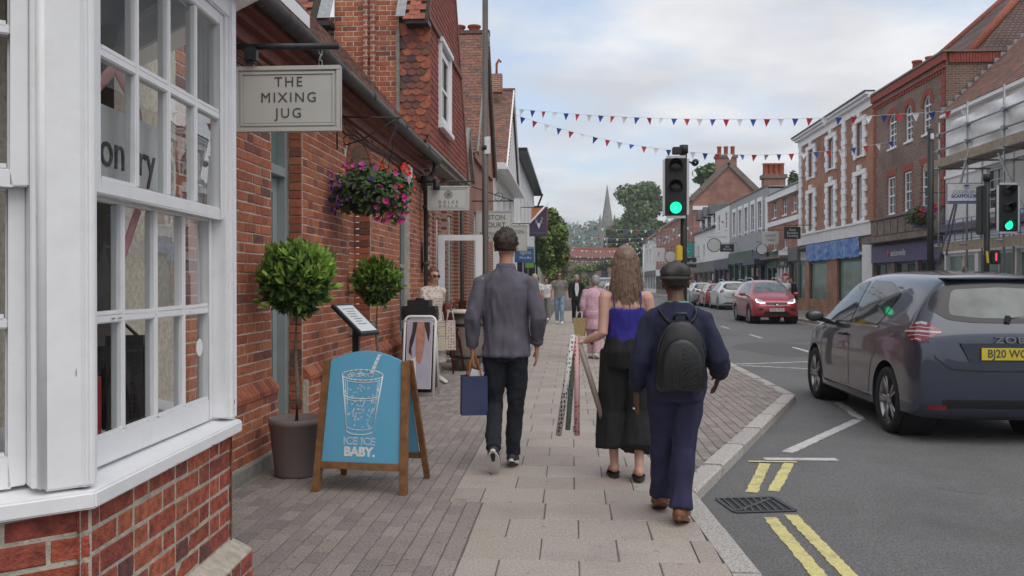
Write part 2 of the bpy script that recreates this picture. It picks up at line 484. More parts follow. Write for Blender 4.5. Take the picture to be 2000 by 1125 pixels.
def sash(parent, fr, u0, u1, v0, v1, cols=2, rows=2, mat='white_paint', pane='win_dark', d=-.1, arch=0.0, fw=.055, bw=.022, name='window', sill=True, world=True):
    """sash window: frame, meeting rail, glazing bars; pane is a sub-part"""
    b = MB(); vm = (v0 + v1) / 2
    b.fbox(fr, u0, u0 + fw, v0, v1, d - .05, d + .03); b.fbox(fr, u1 - fw, u1, v0, v1, d - .05, d + .03)
    b.fbox(fr, u0 + fw, u1 - fw, v0, v0 + fw * 1.3, d - .05, d + .03)
    b.fbox(fr, u0 + fw, u1 - fw, v1 - fw, v1, d - .05, d + .03)
    b.fbox(fr, u0 + fw, u1 - fw, vm - .025, vm + .025, d - .045, d + .02)
    for i in range(1, cols):
        u = u0 + fw + (u1 - u0 - 2 * fw) * i / cols
        b.fbox(fr, u - bw / 2, u + bw / 2, v0 + fw, v1 - fw, d - .035, d + .008)
    for h0, h1 in ((v0 + fw, vm), (vm, v1 - fw)):
        for i in range(1, rows):
            v = h0 + (h1 - h0) * i / rows
            b.fbox(fr, u0 + fw, u1 - fw, v - bw / 2, v + bw / 2, d - .036, d + .007)
    if sill: b.fbox(fr, u0 - .06, u1 + .06, v0 - .07, v0 - .002, d - .05, .06)
    w = b.build(name, mat, parent, world)
    g = MB(); g.add([fr(u0 + .02, v0 + .02, d - .02), fr(u1 - .02, v0 + .02, d - .02), fr(u1 - .02, v1 - .02, d - .02), fr(u0 + .02, v1 - .02, d - .02)], [(0, 1, 2, 3)])
    p = g.build('pane', pane, None)
    p.parent = w
    if world: p.matrix_parent_inverse = BASE[parent].inverted(); p.matrix_parent_inverse = Matrix.Identity(4)
    return w
def text(s, size, mat, parent, m, name='lettering', depth=.002, width=1.0, spacing=1.0, align='CENTER', shear=0.0, bold=0.0, world=True):
    """raised lettering; m places the text plane (x right, y up, z out)"""
    cu = bpy.data.curves.new(name, 'FONT')
    cu.body = s; cu.size = size; cu.extrude = depth; cu.align_x = align; cu.align_y = 'CENTER'; cu.space_character = spacing; cu.shear = shear; cu.offset = bold; cu.resolution_u = 3
    o = bpy.data.objects.new(name, cu); TMP.collection.objects.link(o)
    me = eval_mesh(o)
    bpy.data.objects.remove(o); bpy.data.curves.remove(cu)
    me.transform(m @ Matrix.Diagonal((width, 1, 1, 1)))
    me.materials.clear(); me.materials.append(M[mat]); me.name = name
    return put(me, name, parent, world)
def face_m(pos, right, normal):
    """text matrix: x = right, y = up-ish, z = normal"""
    r = Vector(right).normalized(); n = Vector(normal).normalized(); u = n.cross(r)
    p = Vector(pos)
    return Matrix(((r.x, u.x, n.x, p.x), (r.y, u.y, n.y, p.y), (r.z, u.z, n.z, p.z), (0, 0, 0, 1)))
def evaluated(me, mods):
    """mesh after modifiers [(type, {attr: value})]"""
    o = bpy.data.objects.new('tmp', me); TMP.collection.objects.link(o)
    for ty, kw in mods:
        md = o.modifiers.new(ty, ty)
        for a, v in kw.items(): setattr(md, a, v)
    r = eval_mesh(o)
    bpy.data.objects.remove(o)
    return r

# ================================================================== GROUND
ROAD = -.09
def sheet(name, pts, z, mat):
    return struct(MB().add([(x, y, z) for x, y in pts], [tuple(range(len(pts)))]).build(name, mat, fix=False))
pm('grass', (.09, .11, .045), .95, var=.3, scale=.05)
sheet('ground', [(-1500, -300), (1500, -300), (1500, 2500), (-1500, 2500)], -.16, 'grass')
sheet('road', [(-40, -30), (60, -30), (60, 260), (-40, 260)], ROAD, 'asphalt')
KERB = [(.96, -6), (.95, 2.0), (.94, 4.4), (.85, 6.1), (2.87, 11.5), (2.86, 23.5), (1.0, 27.0), (.95, 40), (.9, 75)]
def offset(path, d):
    r = []
    for i, p in enumerate(path):
        a = Vector(path[max(0, i - 1)]); b = Vector(path[i]); c = Vector(path[min(len(path) - 1, i + 1)])
        n1 = (b - a).normalized() if i > 0 else (c - b).normalized()
        n2 = (c - b).normalized() if i < len(path) - 1 else n1
        n = (n1 + n2).normalized(); k = 1 / max(.5, n.dot(n1))
        r.append((b.x - n.y * d * k, b.y + n.x * d * k))
    return r
KIN = offset(KERB, .15)
pave = sheet('pavement', [(-6, -6), *KIN, (-6, 75)], -.006, 'joint')
footway_r = sheet('pavement', [(9.1, 5), (14, 5), (14, 120), (10.4, 120), (10.1, 48), (9.1, 44)], -.004, 'paver')
UPM = Matrix(((1, 0, 0, 0), (0, 0, -1, 0), (0, 1, 0, 0), (0, 0, 0, 1)))
def kx_at(y):
    """inner kerb edge at y (first crossing)"""
    for (x0, y0), (x1, y1) in zip(KIN, KIN[1:]):
        if y0 <= y <= y1: return x0 + (x1 - x0) * (y - y0) / max(1e-6, y1 - y0)
    return KIN[-1][0]
SL = [chip(.40, .385, .012, .004, .0022, 'slab', 'paving_slab') for _ in range(6)]
items = []
y = 2.2; r = 0
while y < 44:
    dep = .39
    xa = -.575 if y < 5.5 else (-.80 if y < 9 else -.84)
    xb = min(.82 if y > 6.4 else kx_at(y + dep / 2), .86)
    x = xa - (0.205 if r % 2 else 0)
    while x < xb - .02:
        a, b = max(x, xa), min(x + .41, xb)
        if b - a > .05:
            mx = Matrix.Translation(((a + b) / 2, y + dep / 2, -.012 + random.uniform(-.0015, .0015))) @ Matrix.Rotation(random.uniform(-.003, .003), 4, 'X') @ Matrix.Rotation(random.uniform(-.003, .003), 4, 'Y') @ UPM @ Matrix.Diagonal(((b - a - .007) / .40, 1, (dep - .007) / .385, 1))
            items.append((random.choice(SL), mx))
        x += .41
    y += dep; r += 1
pieces(pave, 'paving_slab', items, 'slab')
PV = [chip(.095, .195, .012, .005, .002, 'paver', 'paving_block') for _ in range(6)]
items = []
def paver(xc, ya, yb, w=.1):
    if yb - ya < .03: return
    mx = Matrix.Translation((xc, (ya + yb) / 2, -.012 + random.uniform(-.002, .0015))) @ Matrix.Rotation(random.uniform(-.008, .008), 4, 'X') @ Matrix.Rotation(random.uniform(-.006, .006), 4, 'Y') @ UPM @ Matrix.Diagonal(((w - .006) / .095, 1, (yb - ya - .006) / .195, 1))
    items.append((random.choice(PV), mx))
col = 0
x = -2.38
while x < -.55:
    w = .1
    y = 2.6 - (col % 2) * .1
    while y < 30:
        ya, yb = y, y + .2
        lim = -.575 if (ya + yb) / 2 < 5.71 else (-.80 if (ya + yb) / 2 < 9 else -.84)
        if x + .03 < lim:
            ww = min(w, lim - x)
            paver(x + ww / 2, ya, yb, ww)
        y += .2
    x += w; col += 1
x = .86 if True else 0
while x < 2.72:
    y = 6.0 - (col % 2) * .1
    ys = 6.15 + (x + .05 - .71) * 2.673
    ye = 26.2 - (x - 1.0) * 1.75
    while y < ye:
        ya, yb = max(y, ys), min(y + .2, ye)
        paver(x + .05, ya, yb)
        y += .2
    x += .1; col += 1
pieces(pave, 'paving_block', items, 'paver')

# kerb stones: granite blocks with a rounded arris
kerb = struct(MB().add([(0.9, -5, -.2), (.93, -5, -.2), (.93, -4.9, -.2)], [(0, 1, 2)]).build('kerb', 'granite'))
KO = KERB
for (p, q), (pi, qi) in zip(zip(KO, KO[1:]), zip(KIN, KIN[1:])):
    p, q, pi, qi = Vector(p), Vector(q), Vector(pi), Vector(qi)
    n = max(1, int(round((q - p).length / .9)))
    if q.y < 2.0 or p.y > 45: continue
    for i in range(n):
        a, b = i / n + .004, (i + 1) / n - .004
        o0, o1 = p.lerp(q, a), p.lerp(q, b); i0, i1 = pi.lerp(qi, a), pi.lerp(qi, b)
        b_ = MB(); zt = random.uniform(-.002, .003); vs = []
        c0 = o0.lerp(i0, .12); c1 = o1.lerp(i1, .12)
        for (oo, cc, ii) in ((o0, c0, i0), (o1, c1, i1)):
            vs += [(oo.x, oo.y, -.14), (oo.x, oo.y, zt - .014), (cc.x, cc.y, zt), (ii.x, ii.y, zt), (ii.x, ii.y, -.14)]
        b_.add(vs, [(0, 1, 6, 5), (1, 2, 7, 6), (2, 3, 8, 7), (3, 4, 9, 8), (0, 4, 3, 2, 1), (5, 6, 7, 8, 9)])
        b_.build('kerb_stone', 'granite', kerb)
fk = struct(MB().add([(9.0, 4, -.2), (9.1, 4, -.2), (9.1, 4.1, -.2)], [(0, 1, 2)]).build('kerb', 'granite'))
FK = [(9.0, 5), (9.0, 44), (10.0, 48), (10.3, 120)]
for p, q in zip(FK, FK[1:]):
    p, q = Vector(p), Vector(q); n = int((q - p).length / 2.0) + 1
    for i in range(n):
        a, b = p.lerp(q, i / n + .002), p.lerp(q, (i + 1) / n - .002)
        MB().bar((a.x + .06, a.y, -.07), (b.x + .06, b.y, -.07), .13, .15).build('kerb_stone', 'granite', fk)

def marking(p, q, w, mat, name='road_marking', z=ROAD + .004, wear=.006):
    """painted line with slightly ragged edges"""
    p, q = Vector(p), Vector(q); d = (q - p); n = max(2, int(d.length / .035)); d.normalize(); s = Vector((-d.y, d.x)) * w / 2
    vs = []
    for i in range(n + 1):
        c = p.lerp(q, i / n)
        e = d * random.uniform(-.01, .01) if i in (0, n) else Vector((0, 0))
        for sg in (-1, 1):
            k = sg * (1 + random.uniform(-wear, wear) * 2 / w)
            v = c + s * k + e
            vs.append((v.x, v.y, z))
    fs = [(2 * i, 2 * i + 1, 2 * i + 3, 2 * i + 2) for i in range(n)]
    o = MB().add(vs, fs).build(name, mat, fix=False)
    if o.data.polygons[0].normal.z < 0: o.data.flip_normals()
    return struct(o)
marking((1.28, 3.0), (1.28, 5.78), .085, 'line_yellow', 'yellow_line')
marking((1.45, 3.0), (1.43, 5.86), .085, 'line_yellow', 'yellow_line')
marking((1.30, 6.46), (1.62, 7.5), .085, 'line_yellow', 'yellow_line')
marking((1.47, 6.52), (1.83, 7.54), .085, 'line_yellow', 'yellow_line')
marking((1.50, 7.57), (1.9, 7.57), .05, 'line_yellow', 'yellow_line', z=ROAD + .0075)
marking((1.66, 7.70), (2.28, 7.72), .11, 'line_white', 'white_line')
marking((1.93, 8.02), (3.17, 9.98), .11, 'line_white', 'white_line')
marking((3.22, 10.0), (3.36, 11.4), .1, 'line_white', 'white_line', wear=.02)
marking((2.98, 16.6), (4.7, 17.3), .1, 'line_white', 'white_line', wear=.02)
marking((3.1, 16.4), (4.9, 15.4), .1, 'line_white', 'white_line', wear=.025)
for yy in (19.5, 24.5, 29.5, 36, 43): marking((5.2, yy), (5.2, yy + 1.6), .1, 'line_white', 'white_line', wear=.02)
marking((8.75, 14), (8.75, 42), .07, 'line_yellow', 'yellow_line', wear=.02)

def crack(pts, w=.009):
    P = []
    for (x0, y0), (x1, y1) in zip(pts, pts[1:]):
        n = max(2, int(math.hypot(x1 - x0, y1 - y0) / .05))
        P += [(x0 + (x1 - x0) * i / n + random.gauss(0, .006), y0 + (y1 - y0) * i / n + random.gauss(0, .006)) for i in range(n)]
    vs = []; n = len(P)
    for i, (x, y) in enumerate(P):
        k = w * random.uniform(.25, 1) * math.sin(PI * min(1, max(.05, i / (n - 1)))) ** .5
        vs += [(x - k * .3, y - k / 2, ROAD + .0022), (x + k * .3, y + k / 2, ROAD + .0022)]
    o = MB().add(vs, [(2 * i, 2 * i + 1, 2 * i + 3, 2 * i + 2) for i in range(n - 1)]).build('road_crack', 'joint', fix=False)
    if o.data.polygons[0].normal.z < 0: o.data.flip_normals()
    struct(o)
crack([(2.55, 6.95), (2.8, 6.6), (3.1, 6.45), (3.4, 6.15)]); crack([(2.3, 5.2), (2.6, 5.35), (2.95, 5.3)], .006); crack([(1.7, 9.2), (1.9, 9.9), (2.4, 10.6)], .006)
pm('asphalt_patch', (.115, .112, .11), .95, var=.5, scale=80, bump=.8, bscale=200, dirt=.4, dirtcol=(.08, .078, .076), detail=8)
b = MB(); P_ = [(4.9 + 1.1 * math.cos(a) * (1 + .08 * math.sin(5 * a)), 20.5 + 2.2 * math.sin(a)) for a in [2 * PI * i / 28 for i in range(28)]]
struct(b.add([(x, y, ROAD + .002) for x, y in P_], [tuple(range(28))]).build('road_patch', 'asphalt_patch', fix=False))
struct(MB().add([(x, y, ROAD + .002) for x, y in ((5.6, 12.2), (8.4, 12.5), (8.3, 14.6), (5.5, 14.2))], [(0, 1, 2, 3)]).build('road_patch', 'asphalt_patch', fix=False))

# drain grate beside the kerb
gr = thing('drain_grate', 'cast iron drain grate with slanted bars beside the kerb', 'drain', (1.25, 6.1, ROAD), rad(10))
b = MB()
for s in (-1, 1):
    b.box(-.24, .24, s * .215 - .018, s * .215 + .018, -.03, .009)
    b.box(s * .24 - .018, s * .24 + .018, -.197, .197, -.03, .009)
b.build('frame', 'iron', gr); gr.scale = (.86, .86, 1)
b = MB(); b.box(-.222, .222, -.197, .197, .001, .003); b.build('pit', 'dark', gr)
for s in (-1, 1):
    MB().bar((s * .0 - .2 * 1, -.17, .006), (.2, .17, .006), .03, .006).build('bar', 'gutter_iron', gr) if s == 1 else None
    for i in range(7):
        t = -.2 + i * .062
        p, q = Vector((t, -.19 if s < 0 else -.02 + t * .75)), Vector((t + .0, -.02 + t * .75 if s < 0 else .19))
        p, q = Vector((t, p.y)), Vector((t, q.y))
        if q.y - p.y > .03:
            MB().bar((p.x - .012, p.y, .006), (q.x + .012, q.y, .006), .018, .007).build('bar', 'gutter_iron', gr)

# ================================================================== LEFT SIDE OF THE STREET
def brick_tex(name, c1, c2, mort, axis='x', bw=.225, bh=.075, mort_size=.011):
    """brick pattern for walls too far off to build brick by brick"""
    m = bpy.data.materials.new(name); m.use_nodes = True; t = m.node_tree; b = t.nodes['Principled BSDF']
    g = t.nodes.new('ShaderNodeNewGeometry'); s = t.nodes.new('ShaderNodeSeparateXYZ'); c = t.nodes.new('ShaderNodeCombineXYZ')
    t.links.new(g.outputs['Position'], s.inputs[0]); t.links.new(s.outputs['Y' if axis == 'x' else 'X'], c.inputs[0]); t.links.new(s.outputs['Z'], c.inputs[1])
    k = t.nodes.new('ShaderNodeTexBrick'); k.inputs['Scale'].default_value = 1; k.inputs['Mortar Size'].default_value = mort_size
    k.inputs['Brick Width'].default_value = bw; k.inputs['Row Height'].default_value = bh; k.inputs['Bias'].default_value = -.1
    k.inputs['Color1'].default_value = (*c1, 1); k.inputs['Color2'].default_value = (*c2, 1); k.inputs['Mortar'].default_value = (*mort, 1)
    t.links.new(c.outputs[0], k.inputs['Vector'])
    n = t.nodes.new('ShaderNodeTexNoise'); n.inputs['Scale'].default_value = 1.3; n.inputs['Detail'].default_value = 8
    t.links.new(g.outputs['Position'], n.inputs['Vector'])
    r = t.nodes.new('ShaderNodeMapRange'); r.inputs[1].default_value = .3; r.inputs[2].default_value = .7; r.inputs[3].default_value = .72; r.inputs[4].default_value = 1.22
    t.links.new(n.outputs[0], r.inputs[0])
    sc_ = t.nodes.new('ShaderNodeVectorMath'); sc_.operation = 'SCALE'
    t.links.new(k.outputs['Color'], sc_.inputs[0]); t.links.new(r.outputs[0], sc_.inputs['Scale']); t.links.new(sc_.outputs[0], b.inputs['Base Color'])
    bp = t.nodes.new('ShaderNodeBump'); bp.inputs['Strength'].default_value = .5; bp.inputs['Distance'].default_value = .01; bp.invert = True
    t.links.new(k.outputs['Fac'], bp.inputs['Height']); t.links.new(bp.outputs[0], b.inputs['Normal'])
    b.inputs['Roughness'].default_value = .88
    M[name] = m
brick_tex('brick_red_x', (.36, .10, .06), (.24, .07, .05), (.40, .34, .28))
brick_tex('brick_red_y', (.36, .10, .06), (.24, .07, .05), (.40, .34, .28), 'y')
brick_tex('brick_brown_x', (.235, .135, .095), (.15, .09, .075), (.27, .235, .20))
brick_tex('brick_brown_y', (.22, .12, .085), (.14, .085, .07), (.26, .225, .19), 'y')
brick_tex('brick_orange_x', (.40, .15, .075), (.30, .10, .06), (.36, .29, .22))
brick_tex('tile_rows', (.17, .095, .08), (.11, .07, .065), (.035, .03, .028), 'y', .17, .11, .016)

# ---------------- white bay window of the shop
A = Vector((-1.321, 2.366, 0)); u1 = Vector((-.0548, .9985, 0)); n1 = Vector((.9985, .0548, 0)); BL = 1.28
u2 = Vector((.73, .683, 0)).normalized(); n2 = Vector((u2.y, -u2.x, 0)); CL = 1.1
Bp = A + u1 * BL
u3 = Vector((-.72, .69, 0)).normalized(); n3 = Vector((u3.y, -u3.x, 0)); DL = 1.35
F1 = frame(A, u1, n1); F2 = frame(A - u2 * CL, u2, n2); F3 = frame(Bp, u3, n3)
bay = thing('bay_window', 'white painted timber bay window on a red brick base at the left edge', 'window', (-1.9, 3.0, 0))
for fr, W in ((F1, BL), (F2, CL), (F3, DL)):
    b = MB(); b.add([fr(-.0, 0, -.046), fr(W, 0, -.046), fr(W, .80, -.046), fr(-.0, .80, -.046)], [(0, 1, 2, 3)])
    b.build('wall', 'mortar_pale', bay, True)
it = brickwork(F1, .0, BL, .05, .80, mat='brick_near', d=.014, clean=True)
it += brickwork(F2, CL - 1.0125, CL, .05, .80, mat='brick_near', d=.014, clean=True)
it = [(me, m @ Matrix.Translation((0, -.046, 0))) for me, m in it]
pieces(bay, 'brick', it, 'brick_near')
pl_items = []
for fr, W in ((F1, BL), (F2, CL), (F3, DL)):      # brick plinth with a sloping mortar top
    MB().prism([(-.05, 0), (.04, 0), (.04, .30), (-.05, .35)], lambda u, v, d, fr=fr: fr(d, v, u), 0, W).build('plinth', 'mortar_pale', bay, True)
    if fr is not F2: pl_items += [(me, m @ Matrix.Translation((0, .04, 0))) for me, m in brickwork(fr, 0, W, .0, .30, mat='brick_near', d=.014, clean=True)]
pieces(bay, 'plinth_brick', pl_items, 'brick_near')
def ring_poly(d):
    """outline of the bay at offset d from the sill line"""
    t = math.tan(math.acos(max(-1, min(1, u2.dot(u1)))) / 2); t3 = math.tan(math.acos(max(-1, min(1, u1.dot(u3)))) / 2)
    return [A - u2 * CL + n2 * d, A + n1 * d + u1 * (-d * t) , Bp + n1 * d + u1 * (d * t3), Bp + u3 * DL + n3 * d]
def bay_slab(d0, d1, z0, z1, name, mat, slope=0):
    b = MB(); o = ring_poly(d1); i = ring_poly(d0); vs = []
    for k in range(4):
        vs += [(o[k].x, o[k].y, z0), (o[k].x, o[k].y, z1 - slope), (i[k].x, i[k].y, z1), (i[k].x, i[k].y, z0)]
    fs = [(0, 1, 2, 3), (12, 15, 14, 13)]
    for k in range(3):
        a = 4 * k
        fs += [(a, a + 4, a + 5, a + 1), (a + 1, a + 5, a + 6, a + 2), (a + 2, a + 6, a + 7, a + 3), (a + 3, a + 7, a + 4, a)]
    b.add(vs, fs)
    return b.build(name, mat, bay, True, bevel=.006)
bay_slab(-.2, 0.0, .80, .87, 'sill', 'white_paint', slope=.022)
bay_slab(-.16, -.03, 2.53, 2.62, 'head_rail', 'white_paint')
bay_slab(-.14, .035, 2.62, 2.68, 'cornice', 'white_paint')
bay_slab(-.14, .14, 2.68, 2.74, 'cornice', 'white_paint')
bay_slab(-.6, .20, 2.74, 2.80, 'lead_roof', 'lead')
b = MB()                                          # corner posts with a rounded bead
def post(fr, a, c, d0, d1, z0=.86, z1=2.62):
    b = MB(); b.fbox(fr, a, c, z0, z1, d0, d1); b.build('post', 'white_paint', bay, True, bevel=.007)
post(F1, -.005, .055, -.16, -.022); post(F1, 1.215, 1.275, -.16, -.022)
post(F2, CL - .125, CL + .005, -.16, -.0215)
b = MB(); b.tube([F2(CL - .128, .87, -.03), F2(CL - .128, 2.6, -.03)], .013, 8); b.build('bead', 'white_paint', bay, True)
post(F3, 0, .09, -.16, -.022)
def bay_sash(fr, u0, u1_, cols, name_d):
    for (v0, v1, d, rail0, rail1) in ((.872, 1.715, -.112, .085, .035), (1.69, 2.53, -.065, .045, .05)):
        b = MB(); st = .042
        b.fbox(fr, u0, u0 + st, v0, v1, d - .022, d + .02); b.fbox(fr, u1_ - st, u1_, v0, v1, d - .022, d + .02)
        b.fbox(fr, u0 + st, u1_ - st, v0, v0 + rail0, d - .022, d + .02); b.fbox(fr, u0 + st, u1_ - st, v1 - rail1, v1, d - .022, d + .02)
        w = (u1_ - u0 - 2 * st) / cols
        for i in range(1, cols):
            u = u0 + st + w * i
            b.fbox(fr, u - .013, u + .013, v0 + rail0, v1 - rail1, d - .02, d + .018)
        vm = (v0 + rail0 + v1 - rail1) / 2
        b.fbox(fr, u0 + st, u1_ - st, vm - .014, vm + .014, d - .019, d + .017)
        s = b.build('sash', 'white_paint', bay, True, bevel=.004)
        for i in range(cols):                     # small panes, each hung a hair differently
            for (z0, z1) in ((v0 + rail0, vm - .014), (vm + .014, v1 - rail1)):
                a, c = u0 + st + w * i + .012, u0 + st + w * (i + 1) - .012
                e = [random.uniform(-.0022, .0022) for _ in range(4)]
                g = MB(); g.add([fr(a, z0, d + e[0]), fr(c, z0, d + e[1]), fr(c, z1, d + e[2]), fr(a, z1, d + e[1] + e[2] - e[0])], [(0, 1, 2, 3)])
                p = g.build('pane', 'glass', s)
                # putty fillet at the foot of the pane
                if random.random() < .8:
                    k = MB(); k.bar(fr(a, z0 + .003, d + .012), fr(c, z0 + random.uniform(.001, .008), d + .012), .012, .012); k.build('putty', 'white_paint', s)
    b = MB()                                      # box frame round the sashes
    b.fbox(fr, u0 - .03, u0 - .001, .87, 2.53, -.15, -.035); b.fbox(fr, u1_ + .001, u1_ + .03, .87, 2.53, -.15, -.035)
    b.build('box_frame', 'white_paint', bay, True, bevel=.003)
bay_sash(F1, .085, 1.185, 4, 0)
bay_sash(F2, .05, CL - .155, 4, 0)
pm('bare_wood', (.20, .17, .14), .95, var=.3, scale=60)
rc = random.Random(12)                            # chipped paint on sill, rails and posts
def chip_mark(fr, u, v, d, w, h):
    n = 8; b = MB(); b.add([fr(u + w * math.cos(2 * PI * i / n) * rc.uniform(.5, 1), v + h * math.sin(2 * PI * i / n) * rc.uniform(.5, 1), d) for i in range(n)], [tuple(range(n))]); b.build('paint_chip', 'bare_wood', bay, True, fix=False)
for k in range(9): chip_mark(F1, rc.uniform(.15, 1.15), rc.choice((.958, .961, 1.318, 1.731)), -.0915 if k % 3 else -.0913, rc.uniform(.006, .022), rc.uniform(.0015, .004))
for k in range(7): chip_mark(F1, rc.uniform(.05, 1.2), .803 + rc.uniform(0, .006), .0006, rc.uniform(.006, .02), rc.uniform(.001, .003))
chip_mark(F2, CL - .045, 1.18, -.0205, .0015, .016)
chip_mark(F1, 1.245, .93, -.0212, .006, .014); chip_mark(F1, 1.24, .9, -.0212, .003, .006)
# room behind the bay
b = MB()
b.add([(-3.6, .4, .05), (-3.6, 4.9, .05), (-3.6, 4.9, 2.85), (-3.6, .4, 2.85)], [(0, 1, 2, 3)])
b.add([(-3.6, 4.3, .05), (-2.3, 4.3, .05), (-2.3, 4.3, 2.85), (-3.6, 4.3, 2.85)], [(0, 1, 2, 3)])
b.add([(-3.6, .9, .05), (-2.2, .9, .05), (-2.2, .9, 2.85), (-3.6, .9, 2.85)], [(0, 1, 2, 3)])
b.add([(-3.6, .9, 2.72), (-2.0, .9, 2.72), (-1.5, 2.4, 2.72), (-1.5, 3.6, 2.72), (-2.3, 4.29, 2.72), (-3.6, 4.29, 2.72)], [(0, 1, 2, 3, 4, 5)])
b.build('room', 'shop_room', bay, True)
i_ = ring_poly(-.17)
MB().add([(p.x, p.y, .82) for p in i_] + [(-2.5, 4.3, .82), (-2.5, 1.0, .82)], [(0, 1, 2, 3, 4, 5)]).build('display_shelf', 'white_paint', bay, True)
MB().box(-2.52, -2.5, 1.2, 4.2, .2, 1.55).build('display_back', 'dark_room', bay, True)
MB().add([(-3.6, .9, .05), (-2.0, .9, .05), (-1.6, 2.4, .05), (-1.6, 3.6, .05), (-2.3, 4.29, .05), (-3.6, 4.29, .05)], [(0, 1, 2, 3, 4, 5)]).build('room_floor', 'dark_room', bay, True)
# things in the window
pm('pink_ribbon', (.75, .32, .34), .6, var=.08); pm('card', (.62, .60, .60), .8, var=.04); pm('poster_blue', (.09, .30, .50), .6, var=.3, scale=7); pm('toy_red', (.55, .06, .05), .5); pm('toy_yellow', (.7, .6, .25), .6); pm('leaf_paint', (.06, .16, .05), .7, var=.3, scale=20); pm('bag_black', (.02, .02, .022), .5)
for k, (pts, lab) in enumerate((([F1(.26, 2.02, -.13), F1(.42, 2.13, -.14), F1(.62, 2.02, -.15), F1(.70, 1.80, -.15)], 'pale pink paper ribbon arching across the upper bay panes'),
                                ([F1(.63, 1.69, -.155), F1(.55, 1.58, -.155), F1(.47, 1.46, -.16)], 'pink ribbon tail hanging behind the lower bay panes'))):
    b = MB(); P = [Vector(p) for p in pts]; fine = []
    for i in range(len(P) - 1):
        for s in range(6): fine.append(P[i].lerp(P[i + 1], s / 6))
    fine.append(P[-1])
    b.tube(fine, [(.022, .003)] * len(fine), 6, up=(1, 0, 0))
    tag(b.build('ribbon', 'pink_ribbon'), lab, 'ribbon', 'ribbons in the bay')
cd_ = thing('window_card', 'pale card lettered onry hung behind the bay panes', 'sign', F1(.6, 1.8, -.3))
MB().fbox(F1, .24, .78, 1.76, 1.99, -.134, -.130).build('card', 'card', cd_, True)
text('on', .17, 'ink', cd_, face_m(F1(.38, 1.85, -.128), u1, n1)); text('ry', .17, 'ink', cd_, face_m(F1(.635, 1.85, -.128), u1, n1))
po = thing('window_poster', 'blue poster with a child and plants behind the leftmost panes', 'poster', F2(.6, .9, -.3))
MB().fbox(F2, .42, .80, .93, 1.62, -.263, -.258).build('sheet', 'poster_blue', po, True)
MB().fbox(F2, .42, .80, 1.30, 1.325, -.2575, -.254).build('band', 'toy_red', po, True)
b = MB(); b.sphere(F2(.62, 1.22, -.255), .1, 10, 6, (1, .1, .6)); b.build('foliage_print', 'leaf_paint', po, True)
pm('skin_print', (.6, .33, .24), .6)
b = MB(); b.sphere(F2(.69, 1.10, -.25), .055, 12, 8, (.75, .15, 1)); b.build('face_print', 'skin_print', po, True)
MB().fbox(F2, .62, .76, .94, 1.05, -.2576, -.252).build('shirt_print', 'toy_yellow', po, True)
b = MB(); b.box(-.12, .12, -.07, .07, 0, .30); bg_ = thing('display_bag', 'small red and brown handbag on the bay display shelf', 'bag', F1(.62, .825, -.42), .4)
b.build('body', 'toy_red', bg_, bevel=.03); MB().tube([(-.07, 0, .29), (-.05, 0, .38), (.05, 0, .38), (.07, 0, .29)], .01).build('handle', 'bag_black', bg_)
bg2 = thing('display_bag', 'black rounded handbag on the bay display shelf', 'bag', F1(.98, .825, -.36), .2)
MB().box(-.11, .11, -.06, .06, 0, .40).build('body', 'bag_black', bg2, bevel=.04); MB().tube([(-.06, 0, .38), (0, 0, .44), (.06, 0, .38)], .008).build('handle', 'iron', bg2)
st = MB(); st.lathe([(0.001, 0), (.035, 0)], (0, 0, 0), 16)
so = st.mesh('sticker', 'white_paint'); so.transform(face_m(F1(1.08, 1.17, -.108), u1, n1)); o = put(so, 'window_sticker'); tag(o, 'round white sticker on the lower right bay pane', 'sticker')

# ---------------- long brick shop with the low eaves
FW = frame((-2.4, 0, 0), (0, 1, 0), (1, 0, 0))
shop = thing('brick_shop', 'low red brick shop with dark gutter and tiled eaves beyond the bay window', 'building', (-2.4, 9.5, 0))
DOOR = (6.91, 7.73, -.02, 3.16); NICHE = (9.38, 10.42, .95, 2.72); WIN = (12.2, 12.95, .6, 2.72)
holes = [DOOR, NICHE, WIN]
holesA = [DOOR, (9.38, 10.42, .95, 3.02), (12.2, 12.95, .6, 2.98)]
b = wall(FW, 3.3, 14.2, -.1, 3.42, holesA, .14)
def arch_fill(b, fr, u0, u1_, v0, rise, depth, n=10):
    uc, a = (u0 + u1_) / 2, (u1_ - u0) / 2; top = v0 + rise
    cur = [(uc + a * math.cos(PI * i / n), v0 + rise * math.sin(PI * i / n)) for i in range(n + 1)]
    for (p, q) in zip(cur, cur[1:]):
        b.add([fr(*p), fr(*q), fr(q[0], top), fr(p[0], top)], [(0, 1, 2, 3)])
        b.add([fr(*p), fr(*q), fr(*q, -depth), fr(*p, -depth)], [(0, 1, 2, 3)])
arch_fill(b, FW, 9.38, 10.42, 2.72, .30, .2); arch_fill(b, FW, 12.2, 12.95, 2.72, .26, .2)
b.build('wall', 'mortar', shop, True)
def in_arch(p, u0, u1_, v0, rise, g=.12):
    uc, a = (u0 + u1_) / 2, (u1_ - u0) / 2 + g
    return p.z > v0 - .0 and ((p.y - uc) / a) ** 2 + ((p.z - v0) / (rise + g)) ** 2 < 1
keep = lambda p: not (in_arch(p, 9.38, 10.42, 2.72, .30) or in_arch(p, 12.2, 12.95, 2.72, .26))
it = brickwork(FW, 5.2, 14.2, .675, 3.45, [DOOR, NICHE, WIN], keep=keep)
